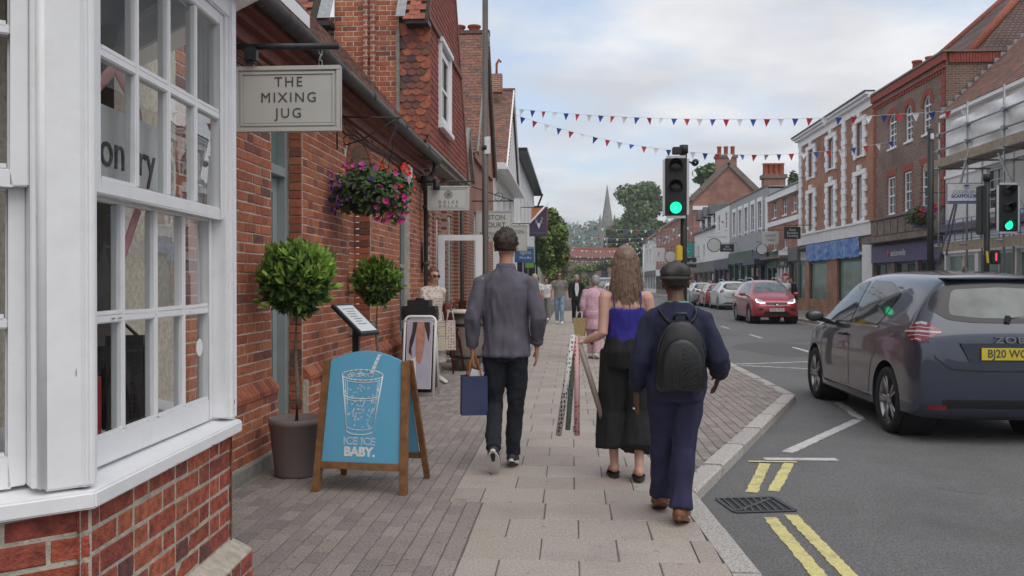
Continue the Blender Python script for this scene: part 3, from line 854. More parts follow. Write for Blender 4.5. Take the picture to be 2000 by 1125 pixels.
# splayed plinth: lower wall stands 55 mm forward with a sloping brick-on-edge top
FP = frame((-2.345, 0, 0), (0, 1, 0), (1, 0, 0))
for a0, a1 in ((3.3, 6.91), (7.73, 14.2)):
    MB().prism([(-.06, -.1), (0, -.1), (0, .565), (-.06, .565)], lambda u, v, d: FP(d, v, u), a0, a1).build('plinth', 'mortar', shop, True)
    it += brickwork(FP, max(5.2, a0), a1, .115, .565)
    MB().prism([(-.05, -.1), (.03, -.1), (.03, .10), (-.05, .115)], lambda u, v, d: FP(d, v, u), a0, a1).build('footing', 'concrete', shop, True)
    y = max(5.2, a0)
    while y < a1 - .05:
        b = MB(); e = min(y + .0705, a1 - .004)
        b.prism([(-.06, .56), (.016, .56), (.016, .595), (-.045, .672), (-.06, .672)], lambda u, v, d: FP(d, v, u), y + .004, e)
        b.build('sloping_brick', 'brick', shop, True)
        y += .075
# reveals of the openings in brick, facing the camera
FD = frame((-2.66, 7.716, 0), (1, 0, 0), (0, -1, 0))
it += brickwork(FD, .14, .262, 0, 3.15, bond='stretcher', clean=True)
FN = frame((-2.6, 10.406, 0), (1, 0, 0), (0, -1, 0))
it += brickwork(FN, 0, .2, .95, 2.72, bond='stretcher', clean=True)
FNb = frame((-2.6, 0, 0), (0, 1, 0), (1, 0, 0))
MB().add([FNb(9.3, .9), FNb(10.5, .9), FNb(10.5, 3.1), FNb(9.3, 3.1)], [(0, 1, 2, 3)]).build('recess', 'mortar', shop, True)
it += brickwork(FNb, 9.38, 10.42, .95, 2.9)
MB().fbox(FW, 9.38, 10.42, .86, .95, -.2, .05).build('sill', 'concrete', shop, True)
# voussoirs
for (u0, u1_, v0, rise) in ((9.38, 10.42, 2.72, .30), (12.2, 12.95, 2.72, .26)):
    uc, a = (u0 + u1_) / 2, (u1_ - u0) / 2; n = 17 if u1_ - u0 > 1 else 13
    for i in range(n):
        t0, t1 = PI * (i + .07) / n, PI * (i + .93) / n
        P = [(uc + a * math.cos(t0), v0 + rise * math.sin(t0)), (uc + (a + .11) * math.cos(t0), v0 + (rise + .11) * math.sin(t0)), (uc + (a + .11) * math.cos(t1), v0 + (rise + .11) * math.sin(t1)), (uc + a * math.cos(t1), v0 + rise * math.sin(t1))]
        MB().prism(P, FW, -.1, .015).build('arch_brick', 'brick', shop, True)
pieces(shop, 'brick', it, 'brick')
# door: grey frame with a transom light, and the leaf
dr = MB()
dr.fbox(FW, 7.645, 7.73, 0, 3.16, -.26, -.13); dr.fbox(FW, 6.91, 6.97, 0, 3.16, -.26, -.13)
dr.fbox(FW, 6.97, 7.645, 2.36, 2.44, -.25, -.12); dr.fbox(FW, 6.97, 7.645, 3.08, 3.16, -.25, -.13)
door = dr.build('door_frame', 'grey_paint', shop, True)
b = MB(); b.fbox(FW, 6.98, 7.09, .02, 2.35, -.24, -.2); b.fbox(FW, 7.53, 7.64, .02, 2.35, -.24, -.2); b.fbox(FW, 7.09, 7.53, .02, .35, -.24, -.2); b.fbox(FW, 7.09, 7.53, 2.22, 2.35, -.24, -.2)
d2 = b.build('door', 'grey_paint', shop, True)
b = MB(); b.fbox(FW, 7.09, 7.53, .35, 2.22, -.225, -.215); o = b.build('pane', 'win_dark', d2)
b = MB(); b.fbox(FW, 6.97, 7.645, 2.44, 3.08, -.205, -.195); o = b.build('transom_pane', 'win_green', door)
MB().fbox(FW, 6.8, 7.8, -.02, .05, -.3, .02).build('step', 'concrete', shop, True)
sash(shop, FW, 12.22, 12.93, .62, 2.72, 1, 1, 'grey_paint', 'win_dark', d=-.09, fw=.07)
MB().fbox(FW, 12.2, 12.95, 2.72, 2.98, -.16, -.14).build('window_head', 'win_dark', shop, True)
# eaves
b = MB()
for i, (x0, z0, x1, z1) in enumerate(((-2.40, 3.16, -2.34, 3.26), (-2.38, 3.26, -2.27, 3.31), (-2.30, 3.31, -2.19, 3.36))):
    b.box(x0, x1, 4.6, 13.9, z0, z1)
b.build('eaves_board', 'fascia_red', shop, True)
b = MB(); b.tube([(-2.13, 4.6, 3.40), (-2.13, 13.95, 3.37)], .068, 12)
g = b.build('gutter', 'gutter_iron', shop, True)
for y in (5.6, 7.4, 9.2, 11.0, 12.8): MB().tube([(-2.13, y - .03, 3.40), (-2.13, y + .03, 3.40)], .078, 12).build('gutter_joint', 'gutter_iron', g)
b = MB(); b.tube([(-2.14, 13.85, 3.36), (-2.16, 13.86, 3.2), (-2.3, 13.9, 3.02), (-2.31, 13.9, 2.9), (-2.31, 13.9, .05)], .045, 10)
dp = b.build('downpipe', 'gutter_iron', shop, True)
b = MB(); b.lathe([(.03, 2.86), (.085, 2.9), (.1, 3.05), (.1, 3.12)], (-2.29, 13.9, 0), 12); b.build('hopper', 'gutter_iron', dp)
for z in (.6, 1.7, 2.6): MB().tube([(-2.31, 13.9, z), (-2.31, 13.9, z + .06)], .054, 10).build('pipe_clip', 'gutter_iron', dp)
for k in range(3):                                # cables slung under the eaves
    P = [(-2.37 - .005 * k, 4.8 + i * .9, 3.10 - .035 * k + .03 * math.sin(i * 1.7 + k)) for i in range(11)]
    MB().tube(P, .009, 6).build('cable', 'iron', shop, True)
# tiled slope above the gutter
SLO = math.atan(1.16); sd = Vector((-math.cos(SLO), 0, math.sin(SLO))); nd = Vector((math.sin(SLO), 0, math.cos(SLO)))
def slope_items(p0, along, up, nrm, n_al, n_up, proto, wid, gauge, keep=None):
    it = []; al = Vector(along).normalized(); up = Vector(up).normalized(); nrm = Vector(nrm).normalized()
    for r in range(n_up):
        for c in range(n_al):
            p = Vector(p0) + al * ((c + (.5 if r % 2 else 0)) * wid) + up * (r * gauge) + nrm * random.uniform(0, .003)
            if keep and not keep(p): continue
            m = Matrix(((al.x, nrm.x, up.x, p.x), (al.y, nrm.y, up.y, p.y), (al.z, nrm.z, up.z, p.z), (0, 0, 0, 1)))
            it.append((random.choice(proto), m @ Matrix.Rotation(random.uniform(.05, .085), 4, 'X') @ Matrix.Rotation(random.uniform(-.012, .012), 4, 'Y')))
    return it
RT = [chip(.160, .125, .016, .003, .003, 'roof_tile', 'roof_tile') for _ in range(6)]
RR = [chip(.160, .125, .016, .003, .003, 'red_tile', 'roof_tile') for _ in range(6)]
p0 = Vector((-2.14, 4.6, 3.44))
pieces(shop, 'roof_tile', slope_items(p0, (0, 1, 0), sd, nd, 51, 20, RT, .1645, .1), 'roof_tile')
q = p0 - nd * .01
MB().add([q + Vector((0, -.1, 0)), q + Vector((0, 8.4, 0)), q + sd * 2.2 + Vector((0, 8.4, 0)), q + sd * 2.2 + Vector((0, -.1, 0))], [(0, 1, 2, 3)]).build('roof_bed', 'tile_bed', shop, True)
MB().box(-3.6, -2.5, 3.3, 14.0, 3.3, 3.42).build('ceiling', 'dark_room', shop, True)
# little white dormer cheek and bargeboard on the slope
dm = thing('dormer', 'white painted dormer cheek with sloping board on the low tiled roof', 'dormer', (-2.8, 6.0, 3.6))
b = MB(); b.bar((-2.27, 4.6, 3.67), (-2.27, 7.45, 3.67), .05, .11); b.build('bargeboard', 'white_paint', dm, True)
b = MB(); b.box(-3.3, -2.62, 7.15, 7.3, 3.7, 4.9); b.build('cheek', 'white_paint', dm, True, bevel=.01)
b = MB(); b.bar((-2.29, 4.6, 3.75), (-2.29, 7.45, 3.75), .03, .05); b.build('gutter', 'iron', dm, True)
MB().box(-3.4, -2.66, 4.6, 7.14, 3.75, 4.9).build('front', 'white_render', dm, True)

# ---------------- tile-hung gable house with the chimney breast
gab = thing('gable_house', 'tall tile hung gable house with brick chimney breast and white window', 'building', (-2.4, 15.5, 0))
FG = frame((-2.15, 0, 0), (0, 1, 0), (1, 0, 0))
APY, APZ = 15.02, 8.33
def rake(y): return 5.3 + 1.5 * (y - 13.0) if y < APY else APZ - 1.5 * (y - APY)
MB().prism([(13.0, 3.45), (18.2, 3.45), (18.2, 3.58), (APY, APZ), (13.0, 5.3)], FG, -.3, -.012).build('wall', 'tile_bed', gab, True)
HT = [chip(.158, .125, .013, .003, .003, 'hung_tile', 'hung_tile') for _ in range(6)]
gw = (14.2, 15.27, 4.05, 5.26)
it = []
for r in range(48):
    z = 3.52 + r * .1
    for c in range(33):
        y = 13.05 + (c + (.5 if r % 2 else 0)) * .162
        if y > 18.2 or z + .06 > rake(y) or (gw[0] - .06 < y < gw[1] + .06 and gw[2] - .05 < z < gw[3] + .08) : continue
        if 5.34 < z < 5.5 and y < 17: continue
        it.append((random.choice(HT), frame_m(FG, y, z, -.004) @ Matrix.Rotation(random.uniform(.06, .1), 4, 'X') @ Matrix.Rotation(random.uniform(-.015, .015), 4, 'Y')))
pieces(gab, 'hung_tile', it, 'hung_tile')
b = MB(); b.fbox(FG, 13.0, 16.95, 5.36, 5.41, -.02, .05); b.fbox(FG, 13.0, 16.95, 5.43, 5.49, -.02, .035); b.build('string_band', 'roof_tile', gab, True)
sash(gab, FG, gw[0], gw[1], gw[2], gw[3], 2, 1, 'white_paint', 'win_green', d=-.01, fw=.1)
b = MB(); b.fbox(FG, gw[0] - .09, gw[0] + .0, gw[2] - .05, gw[3] + .06, -.04, .06); b.fbox(FG, gw[1], gw[1] + .09, gw[2] - .05, gw[3] + .06, -.04, .06); b.fbox(FG, gw[0] - .12, gw[1] + .12, gw[2] - .12, gw[2] - .05, -.04, .10); b.fbox(FG, gw[0] - .12, gw[1] + .12, gw[3] + .06, gw[3] + .13, -.04, .09); b.build('window_casing', 'white_paint', gab, True)
MB().bar(FG(18.26, 3.5, .0), FG(APY, APZ + .08, .0), .13, .05, up=(1, 0, 0)).build('verge', 'roof_tile', gab, True)
MB().bar(FG(12.9, 5.2, .0), FG(APY, APZ + .08, .0), .13, .05, up=(1, 0, 0)).build('verge', 'roof_tile', gab, True)
b = MB(); b.box(-2.4, -2.16, 13.0, 18.2, 3.36, 3.45); b.box(-2.4, -2.1, 13.0, 18.25, 3.45, 3.50); b.build('jetty_board', 'concrete', gab, True)
# lower brick wall under the jetty
FL = frame((-2.4, 0, 0), (0, 1, 0), (1, 0, 0))
lh = [(15.0, 15.9, .4, 2.6), (16.6, 17.5, .9, 2.75)]
wall(FL, 14.2, 20.6, -.1, 3.46, lh, .15).build('lower_wall', 'brick_red_x', gab, True)
for y in (14.28, 14.75, 16.2, 17.9, 19.4): MB().box(-2.4, -2.31, y, y + .24, -.05, 3.36).build('brick_pier', 'brick_red_x', gab, True)
pm('mint_paint', (.45, .55, .50), .5, var=.04)
sash(gab, FL, 15.02, 15.88, .42, 2.58, 1, 1, 'white_paint', 'win_dark', d=-.06, fw=.1)
sash(gab, FL, 16.62, 17.48, .92, 2.73, 1, 1, 'mint_paint', 'win_dark', d=-.05, fw=.1)
MB().tube([(-2.33, 18.7, 3.3), (-2.33, 18.7, .02)], .045, 8).build('downpipe', 'gutter_iron', gab, True)
# side wall facing the camera: chimney breast, scale tiles, two tiled eaves
FC = frame((-3.53, 12.94, 0), (1, 0, 0), (0, -1, 0))
MB().box(-3.53, -2.56, 12.955, 13.7, 3.3, 10.2).build('chimney_breast', 'mortar', gab, True)
rl = lambda x: 3.85 + 1.16 * (-2.58 - x)
cb = brickwork(frame((-3.53, 12.955, 0), (1, 0, 0), (0, -1, 0)), 0, .97, 3.6, 7.05, keep=lambda p: p.z > rl(p.x) - .05, bond='flemish')
pieces(gab, 'brick', cb, 'brick')
for x in (-3.05, -2.94): MB().box(x - .035, x + .035, 12.90, 12.955, 4.2, 10.2).build('brick_rib', 'brick_red_y', gab, True)
MB().box(-3.9, -2.56, 12.98, 13.3, 3.3, 5.4).build('side_wall', 'brick_red_y', gab, True)
for i in range(19):                               # stepped lead flashing
    x = -2.56 - i * .066; z = rl(x)
    b = MB(); b.add([(x + .01, 12.925, z - .09), (x - .085, 12.925, z + .02), (x - .06, 12.925, z + .075), (x + .015, 12.925, z + .085), (x + .05, 12.925, z - .12)], [(0, 1, 2, 3, 4)])
    b.build('lead_step', 'lead', gab, True)
b = MB(); P = [(-2.5, rl(-2.5) - .17), (-3.85, rl(-3.85) - .17), (-3.85, rl(-3.85) - .05), (-2.5, rl(-2.5) - .05)]
b.prism(P, lambda u, v, d: Vector((u, 12.93 - d, v)), 0, .012); b.build('lead_soaker', 'lead', gab, True)
MB().box(-2.545, -2.17, 12.99, 13.3, 3.3, 5.35).build('return_wall', 'tile_bed', gab, True)
MB().box(-2.60, -2.545, 12.93, 13.0, 3.6, 5.2).build('corner_post', 'concrete', gab, True)
def club():
    b = MB(); n = 7; w = .155; P = [(-w / 2, .1), (-w / 2, -.02)]
    for i in range(n + 1):
        a = PI + PI * i / n
        P.append((w / 2 * math.cos(a), -.03 + .07 * math.sin(a)))
    P += [(w / 2, -.02), (w / 2, .1)]
    b.prism(P, lambda u, v, d: Vector((u, d, v)), 0, .013)
    return b.mesh('scale_tile', 'scale_tile')
CLB = [club()]
FR = frame((-2.545, 12.975, 0), (1, 0, 0), (0, -1, 0))
it = []
for r in range(17):
    for c in range(3):
        u = .045 + (c + (.5 if r % 2 else 0)) * .135
        if u > .385: continue
        it.append((CLB[0], frame_m(FR, u, 3.62 + r * .098, .002 * c) @ Matrix.Rotation(random.uniform(.1, .15), 4, 'X') @ Matrix.Rotation(random.uniform(-.03, .03), 4, 'Y')))
pieces(gab, 'scale_tile', it, 'scale_tile')
sl2 = Vector((0, .56, .83)); nr2 = Vector((0, -.83, .56))
for (x0, x1) in ((-5.2, -3.72), (-2.42, -2.08)):
    n = int((x1 - x0) / .1645)
    pieces(gab, 'roof_tile', slope_items((x0 + .05, 12.72, 5.30), (1, 0, 0), sl2, nr2, n, 22, RR, .1645, .1, keep=lambda p, x1=x1: p.x < x1 - .05), 'red_tile', limit=120)
    q0, q1 = Vector((x0, 12.72, 5.285)), Vector((x1, 12.72, 5.285))
    MB().add([q0, q1, q1 + sl2 * 3.2, q0 + sl2 * 3.2], [(0, 1, 2, 3)]).build('roof_bed', 'tile_bed', gab, True)
    MB().box(x0, x1 if x1 > -3 else -3.52, 12.70, 12.98, 5.20, 5.27).build('eaves_soffit', 'iron', gab, True)
for (xa, xb) in ((-3.72, -3.53), (-2.56, -2.42)):
    q0, q1 = Vector((xa, 12.70, 5.31)), Vector((xb, 12.70, 5.31))
    MB().add([q0, q1, q1 + sl2 * 3, q0 + sl2 * 3], [(0, 1, 2, 3)]).build('lead_valley', 'lead', gab, True)

# ---------------- gabled brick house further on, with red chimney pots
gb2 = thing('brick_gable_house', 'brick house with dark tiled gable roof and red ridge pots behind the lamp post', 'building', (-2.4, 23.5, 0))
pm('terracotta', (.42, .11, .06), .8, var=.2)
def side_gable(parent, x1, ye, yr, yf, ze, zr, depth=3.0, tiles='roof_tile', wallm='brick_red_x', limit=150, verge='concrete', pieces_on=True):
    """roof with its ridge square to the street: near slope faces the camera, gable faces the street"""
    up = Vector((0, yr - ye, zr - ze)); ln = up.length; up.normalize(); nr = Vector((0, -up.z, up.y))
    q0, q1 = Vector((x1 - depth, ye, ze)), Vector((x1, ye, ze))
    MB().add([q0, q1, q1 + up * ln, q0 + up * ln], [(0, 1, 2, 3)]).build('roof_bed', 'tile_bed', parent, True)
    n = int(depth / .1645); proto = RT if tiles == 'roof_tile' else RR
    if pieces_on:
        pieces(parent, 'roof_tile', slope_items(q0 + Vector((.08, 0, .01)), (1, 0, 0), up, nr, n, int(ln / .11), proto, .1645, .11), tiles, limit=limit)
    r0, r1 = Vector((x1 - depth, yf, ze)), Vector((x1, yf, ze))
    MB().add([r0, r1, Vector((x1, yr, zr)), Vector((x1 - depth, yr, zr))], [(0, 1, 2, 3)]).build('far_slope', 'roof_tile', parent, True)
    MB().prism([(ye + .1, ze - .1), (yf - .1, ze - .1), (yr, zr - .12)], frame((x1 - .12, 0, 0), (0, 1, 0), (1, 0, 0)), -.2, 0).build('gable', wallm, parent, True)
    for e in (ye, yf): MB().bar((x1 - .02, e, ze - .04), (x1 - .02, yr, zr - .02), .14, .05, up=(1, 0, 0)).build('verge', verge, parent, True)
    MB().box(x1 - depth, x1 + .02, yr - .09, yr + .09, zr - .02, zr + .07).build('ridge', 'roof_tile', parent, True)
side_gable(gb2, -2.2, 20.9, 23.5, 26.2, 4.55, 8.1)
wall(FL, 20.6, 27.0, -.1, 4.7, [(21.6, 22.6, .6, 3.2), (24.0, 25.0, .6, 3.2)], .2).build('wall', 'brick_red_x', gb2, True)
MB().box(-5, -2.41, 20.6, 20.75, 3.4, 4.7).build('side_wall', 'brick_red_y', gb2, True)
sash(gb2, FL, 21.62, 22.58, .62, 3.18, 1, 1, 'white_paint', 'win_dark', d=-.1); sash(gb2, FL, 24.02, 24.98, .62, 3.18, 1, 1, 'white_paint', 'win_dark', d=-.1)
MB().box(-3.4, -2.5, 24.3, 25.0, 7.0, 8.15).build('chimney', 'brick_red_y', gb2, True)
for x in (-3.15, -2.72): MB().lathe([(.17, 8.15), (.15, 8.2), (.15, 8.55), (.19, 8.57), (.19, 8.62)], (x, 24.6, 0), 12).build('chimney_pot', 'terracotta', gb2, True)
for (y0, z0, y1, z1) in ((18.4, 3.4, 19.2, 4.4), (19.2, 4.4, 20.2, 3.4)):
    MB().bar((-2.25, y0, z0 + .35), (-2.25, y1, z1 + .35), .2, .08, up=(1, 0, 0)).build('porch_gable', 'concrete', gb2, True)
MB().prism([(18.4, 3.45), (20.3, 3.45), (19.3, 4.7)], FL, -.3, .06).build('porch_wall', 'brick_red_x', gb2, True)

# ---------------- white rendered house with tiled side roof
wh = thing('white_house', 'white rendered house with brown tiled gable roof and weathervane ridge', 'building', (-2.4, 32, 0))
side_gable(wh, -2.1, 29.0, 32.6, 36.5, 5.25, 8.55, depth=3.5, wallm='white_render', verge='white_paint', limit=100)
wall(FL, 27.0, 37.0, -.1, 5.3, [(28.6, 29.5, 3.2, 4.6), (31.0, 31.9, 3.2, 4.6), (34, 34.9, 3.2, 4.6), (30.5, 33.5, .5, 2.6)], .12).build('wall', 'white_render', wh, True)
MB().box(-5, -2.41, 27.0, 27.1, -.1, 5.3).build('side_wall', 'white_render', wh, True)
for y in (28.6, 31.0, 34.0): sash(wh, FL, y + .02, y + .88, 3.22, 4.58, 2, 2, d=-.06)
sash(wh, FL, 30.52, 33.48, .52, 2.58, 3, 1, 'iron', 'win_dark', d=-.06)
b = MB(); b.box(-2.4, -1.95, 27.2, 36.8, 4.95, 5.02); b.box(-2.4, -2.05, 27.2, 36.8, 5.02, 5.16); b.build('cornice', 'white_paint', wh, True)
MB().box(-2.9, -2.5, 31.6, 32.0, 8.3, 8.95).build('chimney', 'brick_red_y', wh, True)
b = MB(); b.tube([(-2.7, 31.8, 8.95), (-2.7, 31.8, 9.35), (-2.62, 31.8, 9.5), (-2.55, 31.8, 9.4)], .05, 8); b.build('cowl', 'terracotta', wh, True)
wh2 = thing('white_house', 'white rendered shop with hipped eaves before the street tree', 'building', (-2.4, 47, 0))
MB().prism([(38.0, -.1), (57.5, -.1), (57.5, 6.3), (56.0, 7.1), (38, 7.1)], FL, -7, 0).build('wall', 'white_render', wh2, True)
b = MB(); b.box(-8, -1.9, 37.9, 57.7, 7.1, 7.25); b.box(-8, -1.7, 57.0, 57.9, 6.25, 6.4); b.build('eaves', 'iron', wh2, True)
b = MB(); b.tube([(-1.85, 56.5, 7.1), (-2.2, 57, 6.3), (-2.25, 57.2, 5.8), (-2.25, 57.2, 0)], .06, 8); b.build('downpipe', 'iron', wh2, True)
for y in (40, 43.5, 47, 50.5, 54): sash(wh2, FL, y, y + .9, 4.2, 5.8, 2, 2, d=.03); 
for y in (39, 44, 49, 53.5): sash(wh2, FL, y, y + 3.2, .4, 2.7, 3, 1, 'iron', 'win_dark', d=.04, sill=False)
pm('grey_brickpaint', (.2, .2, .205), .8, var=.1)
MB().box(-2.4, -2.32, 27.1, 38, -.1, 2.75).build('painted_base', 'grey_brickpaint', wh, True) if False else None

# ================================================================== RIGHT SIDE OF THE STREET
FX = frame((12, 0, 0), (0, 1, 0), (-1, 0, 0))
pm('red_dress', (.30, .07, .05), .85, var=.2, scale=12); pm('slate', (.075, .075, .08), .8, var=.25, scale=3)
pm('stone_brown', (.20, .165, .14), .9, var=.25, scale=4, dirt=.5, dirtcol=(.09, .08, .075)); pm('purple_fascia', (.075, .065, .17), .5); pm('blue_tarp', (.05, .16, .46), .4, var=.5, scale=9, bump=1.0, bscale=7, dirt=.75, dirtcol=(.45, .55, .72), dscale=5)
pm('shop_green', (.035, .075, .055), .5); pm('shop_navy', (.035, .04, .075), .5); pm('shop_grey', (.13, .13, .125), .6); pm('shop_black', (.02, .02, .022), .5); pm('red_sign', (.55, .03, .04), .5); pm('teal_sign', (.03, .30, .25), .5)
pm('galv', (.30, .31, .32), .45, metal=.6, var=.2, scale=15); pm('plank', (.33, .27, .20), .85, var=.25, scale=12); pm('sheet_white', (.82, .82, .82), .55, var=.07, scale=3, bump=.9, bscale=3)
pm('scaffold_blue', (.06, .12, .38), .5)
def hbox(parent, name, mat, y0, y1, z0, z1, d0, d1):
    return MB().fbox(FX, y0, y1, z0, z1, d0, d1).build(name, mat, parent, True)
def house(name, label, y0, y1, top, mat, wins, base=3.3, depth=9, sidemat=None, wk={}):
    t = thing(name, label, 'building', (12, (y0 + y1) / 2, 0))
    hl = [(w[0], w[1], w[2], w[3]) for w in wins]
    wall(FX, y0, y1, base, top, hl, .14).build('wall', mat, t, True)
    sm = sidemat or mat
    MB().box(12.02, 12 + depth, y0, y0 + .1, base, top).build('side_wall', sm, t, True)
    MB().box(12.02, 12 + depth, y0, y1, top - .15, top - .05).build('flat_roof', 'slate', t, True)
    for w in wins: sash(t, FX, w[0], w[1], w[2], w[3], w[4], w[5], d=-.08, **wk)
    return t
def shopfront(parent, y0, y1, fascia, fz0, fz1, mat, n=3, glass='win_dark', top=3.3, stall=.5, door=None):
    hbox(parent, 'shop_wall', mat, y0, y1, fz1, top, -.1, -.02)
    f = hbox(parent, 'fascia', fascia, y0 + .05, y1 - .05, fz0, fz1, -.1, .09)
    hbox(parent, 'stallriser', mat, y0, y1, -.05, stall, -.14, .0)
    w = (y1 - y0) / n
    for i in range(n + 1):
        y = y0 + w * i
        hbox(parent, 'pilaster', mat, max(y0, y - .12), min(y1, y + .12), stall, fz0, -.14, .03)
    for i in range(n):
        hbox(parent, 'shop_pane', glass, y0 + w * i + .12, y0 + w * (i + 1) - .12, stall, fz0, -.13, -.11)
    rs = random.Random(int(y0 * 10))
    for i in range(n):                             # blank posters and goods behind the glass line
        a, c = y0 + w * i + .2, y0 + w * (i + 1) - .2
        if c - a < .3: continue
        for q in range(rs.randint(1, 3)):
            pw, ph = rs.uniform(.2, min(.6, (c - a) * .6)), rs.uniform(.25, .7); yy, zz = rs.uniform(a, c - pw), rs.uniform(stall + .15, fz0 - ph - .1)
            hbox(parent, 'window_poster', rs.choice(('card_white', 'card_white', 'card_tan', 'blue_card', 'red_dress', 'stone_brown')), yy, yy + pw, zz, zz + ph, -.108, -.104 + .002 * q)
        hbox(parent, 'glazing_bar', mat, (a + c) / 2 - .02, (a + c) / 2 + .02, stall, fz0, -.11, -.085)
        hbox(parent, 'window_head', fascia, a - .08, c + .08, fz0 - .09, fz0 - .004, -.11, -.06)
    return f
pm('card_white', (.6, .6, .58), .7); pm('card_tan', (.42, .33, .24), .7, var=.3, scale=4); pm('blue_card', (.12, .2, .32), .6, var=.3, scale=4)
TR = Vector((0, -1, 0)); TN = Vector((-1, 0, 0))
def ftext(parent, s, y, z, size, mat, d, **k): return text(s, size, mat, parent, face_m(FX(y, z, d), TR, TN), **k)

# 1 white building behind the scaffold
w1 = house('white_building', 'white rendered building with red tiled roof behind the scaffold', 13.5, 29.2, 6.75, 'white_render', [(25.4, 26.4, 5.2, 6.5, 2, 2), (25.4, 26.4, 3.5, 4.7, 2, 2), (20.5, 21.6, 5.0, 6.4, 2, 2), (20.4, 21.6, 3.4, 4.7, 2, 2), (16.5, 17.6, 5.0, 6.4, 2, 2)])
hbox(w1, 'string_course', 'white_paint', 13.5, 29.2, 4.75, 4.83, -.01, .05); hbox(w1, 'gutter', 'white_paint', 13.4, 29.2, 6.7, 6.82, -.05, .2)
up = Vector((.72, 0, .69)).normalized(); nr = Vector((-up.z, 0, up.x))
q0 = Vector((11.85, 13.4, 6.85)); q1 = Vector((11.85, 29.2, 6.85))
MB().add([q0, q1, q1 + up * 8, q0 + up * 8], [(0, 1, 2, 3)]).build('roof_bed', 'tile_bed', w1, True)
it = slope_items(q1 + Vector((0, -.1, .01)), (0, -1, 0), up, nr, 42, 46, [chip(.23, .17, .02, .003, .004, 'roof_tile', 'roof_tile') for _ in range(4)], .235, .15)
pieces(w1, 'roof_tile', it, 'roof_tile', limit=150)
shopfront(w1, 13.5, 29.2, 'white_paint', 2.35, 2.95, 'white_render', 7, 'win_green', 3.3)
hbox(w1, 'shop_cornice', 'stone_brown', 13.5, 29.15, 3.02, 3.22, 0, .35)
sbk = MB()
for i in range(14):                               # stepped lead where the roof meets the brick gable
    p = q1 + up * (i * .28)
    sbk.box(p.x, p.x + .25, 29.12, 29.19, p.z + .02, p.z + .2)
sbk.build('lead_flashing', 'lead', w1, True)

# 2 brown brick building with arched windows
b2 = thing('arched_window_building', 'brown brick building with three arched white windows and brick parapet', 'building', (12, 32.6, 0))
AR = [(33.51, 34.31), (31.94, 32.64), (30.36, 31.02)]
hl = [(a, c, 6.45, 7.78) for a, c in AR] + [(a + .12, c + .12, 3.96, 5.42) for a, c in AR]
b = wall(FX, 29.25, 36.0, 3.3, 8.85, hl, .14)
for a, c in AR: arch_fill(b, FX, a, c, 7.42, .36, .14)
b.build('wall', 'brick_brown_x', b2, True)
MB().box(12.02, 20, 29.25, 29.4, 3.3, 8.85).build('side_wall', 'brick_brown_y', b2, True)
for i, (a, c) in enumerate(AR):
    sash(b2, FX, a + .02, c - .02, 6.47, 7.45, 2, 2, d=-.07)
    sash(b2, FX, a + .14, c + .10, 3.98, 5.40, 2, 2, d=-.07)
    b = MB(); n = 8; uc, r = (a + c) / 2, (c - a) / 2 - .02; P = [(uc + r * math.cos(PI * j / n), 7.45 + .31 * math.sin(PI * j / n)) for j in range(n + 1)]
    b.prism(P, FX, -.1, -.085); b.build('fanlight_pane', 'win_dark', b2, True)
    b = MB()
    for p, q in zip(P, P[1:]): b.bar(FX(*p, -.07), FX(*q, -.07), .05, .06, up=(1, 0, 0))
    b.bar(FX(uc, 7.45, -.07), FX(uc, 7.76, -.07), .025, .04, up=(1, 0, 0)); b.build('fanlight_frame', 'white_paint', b2, True)
    for j in range(11):                           # rubbed brick arch
        t0, t1 = PI * (j + .06) / 11, PI * (j + .94) / 11; r0, r1 = (c - a) / 2, (c - a) / 2 + .22
        MB().prism([(uc + r0 * math.cos(t0), 7.42 + .36 * math.sin(t0)), (uc + r1 * math.cos(t0), 7.42 + .58 * math.sin(t0)), (uc + r1 * math.cos(t1), 7.42 + .58 * math.sin(t1)), (uc + r0 * math.cos(t1), 7.42 + .36 * math.sin(t1))], FX, -.05, .02).build('arch_brick', 'red_dress', b2, True)
    hbox(b2, 'lintel', 'red_dress', a - .02, c + .26, 5.42, 5.68, -.05, .015)
    for yy in (a - .0, c + .24):
        for k in range(9): hbox(b2, 'jamb_brick', 'red_dress', yy - .11, yy + .0, 3.98 + k * .16, 4.06 + k * .16, -.05, .012)
for y in (29.27, 35.75):                          # red brick quoins
    for k in range(24):
        w = .24 if k % 2 else .36
        y0 = y if y < 30 else y + .24 - w
        hbox(b2, 'quoin', 'red_dress', y0, y0 + w, 3.95 + k * .2, 4.13 + k * .2, -.05, .018)
hbox(b2, 'parapet_band', 'red_dress', 29.2, 36.05, 8.35, 8.42, 0, .06); hbox(b2, 'parapet_band', 'red_dress', 29.15, 36.05, 8.56, 8.82, 0, .10); hbox(b2, 'coping', 'stone_brown', 29.1, 36.1, 8.83, 8.9, -.3, .14)
for k in range(40):                               # soldier course on the parapet return, facing the camera
    MB().box(12.1 + k * .09, 12.1 + k * .09 + .075, 29.18, 29.25, 8.5, 8.82).build('soldier_brick', 'red_dress', b2, True)
MB().box(12, 17, 29.14, 29.24, 8.83, 8.9).build('coping', 'stone_brown', b2, True)
for k in range(30): hbox(b2, 'dentil', 'red_dress', 29.35 + k * .22, 29.45 + k * .22, 8.22, 8.33, 0, .05)
hbox(b2, 'stone_band', 'stone_brown', 29.25, 36, 3.15, 3.9, 0, .08); hbox(b2, 'stone_sill', 'stone_brown', 29.25, 36, 3.86, 3.95, 0, .16)
for k in range(9): hbox(b2, 'stone_panel', 'stone_brown', 29.5 + k * .72, 30.1 + k * .72, 3.25, 3.78, .08, .11)
hbox(b2, 'shop_cornice', 'stone_brown', 29.2, 36.1, 2.95, 3.15, 0, .45)
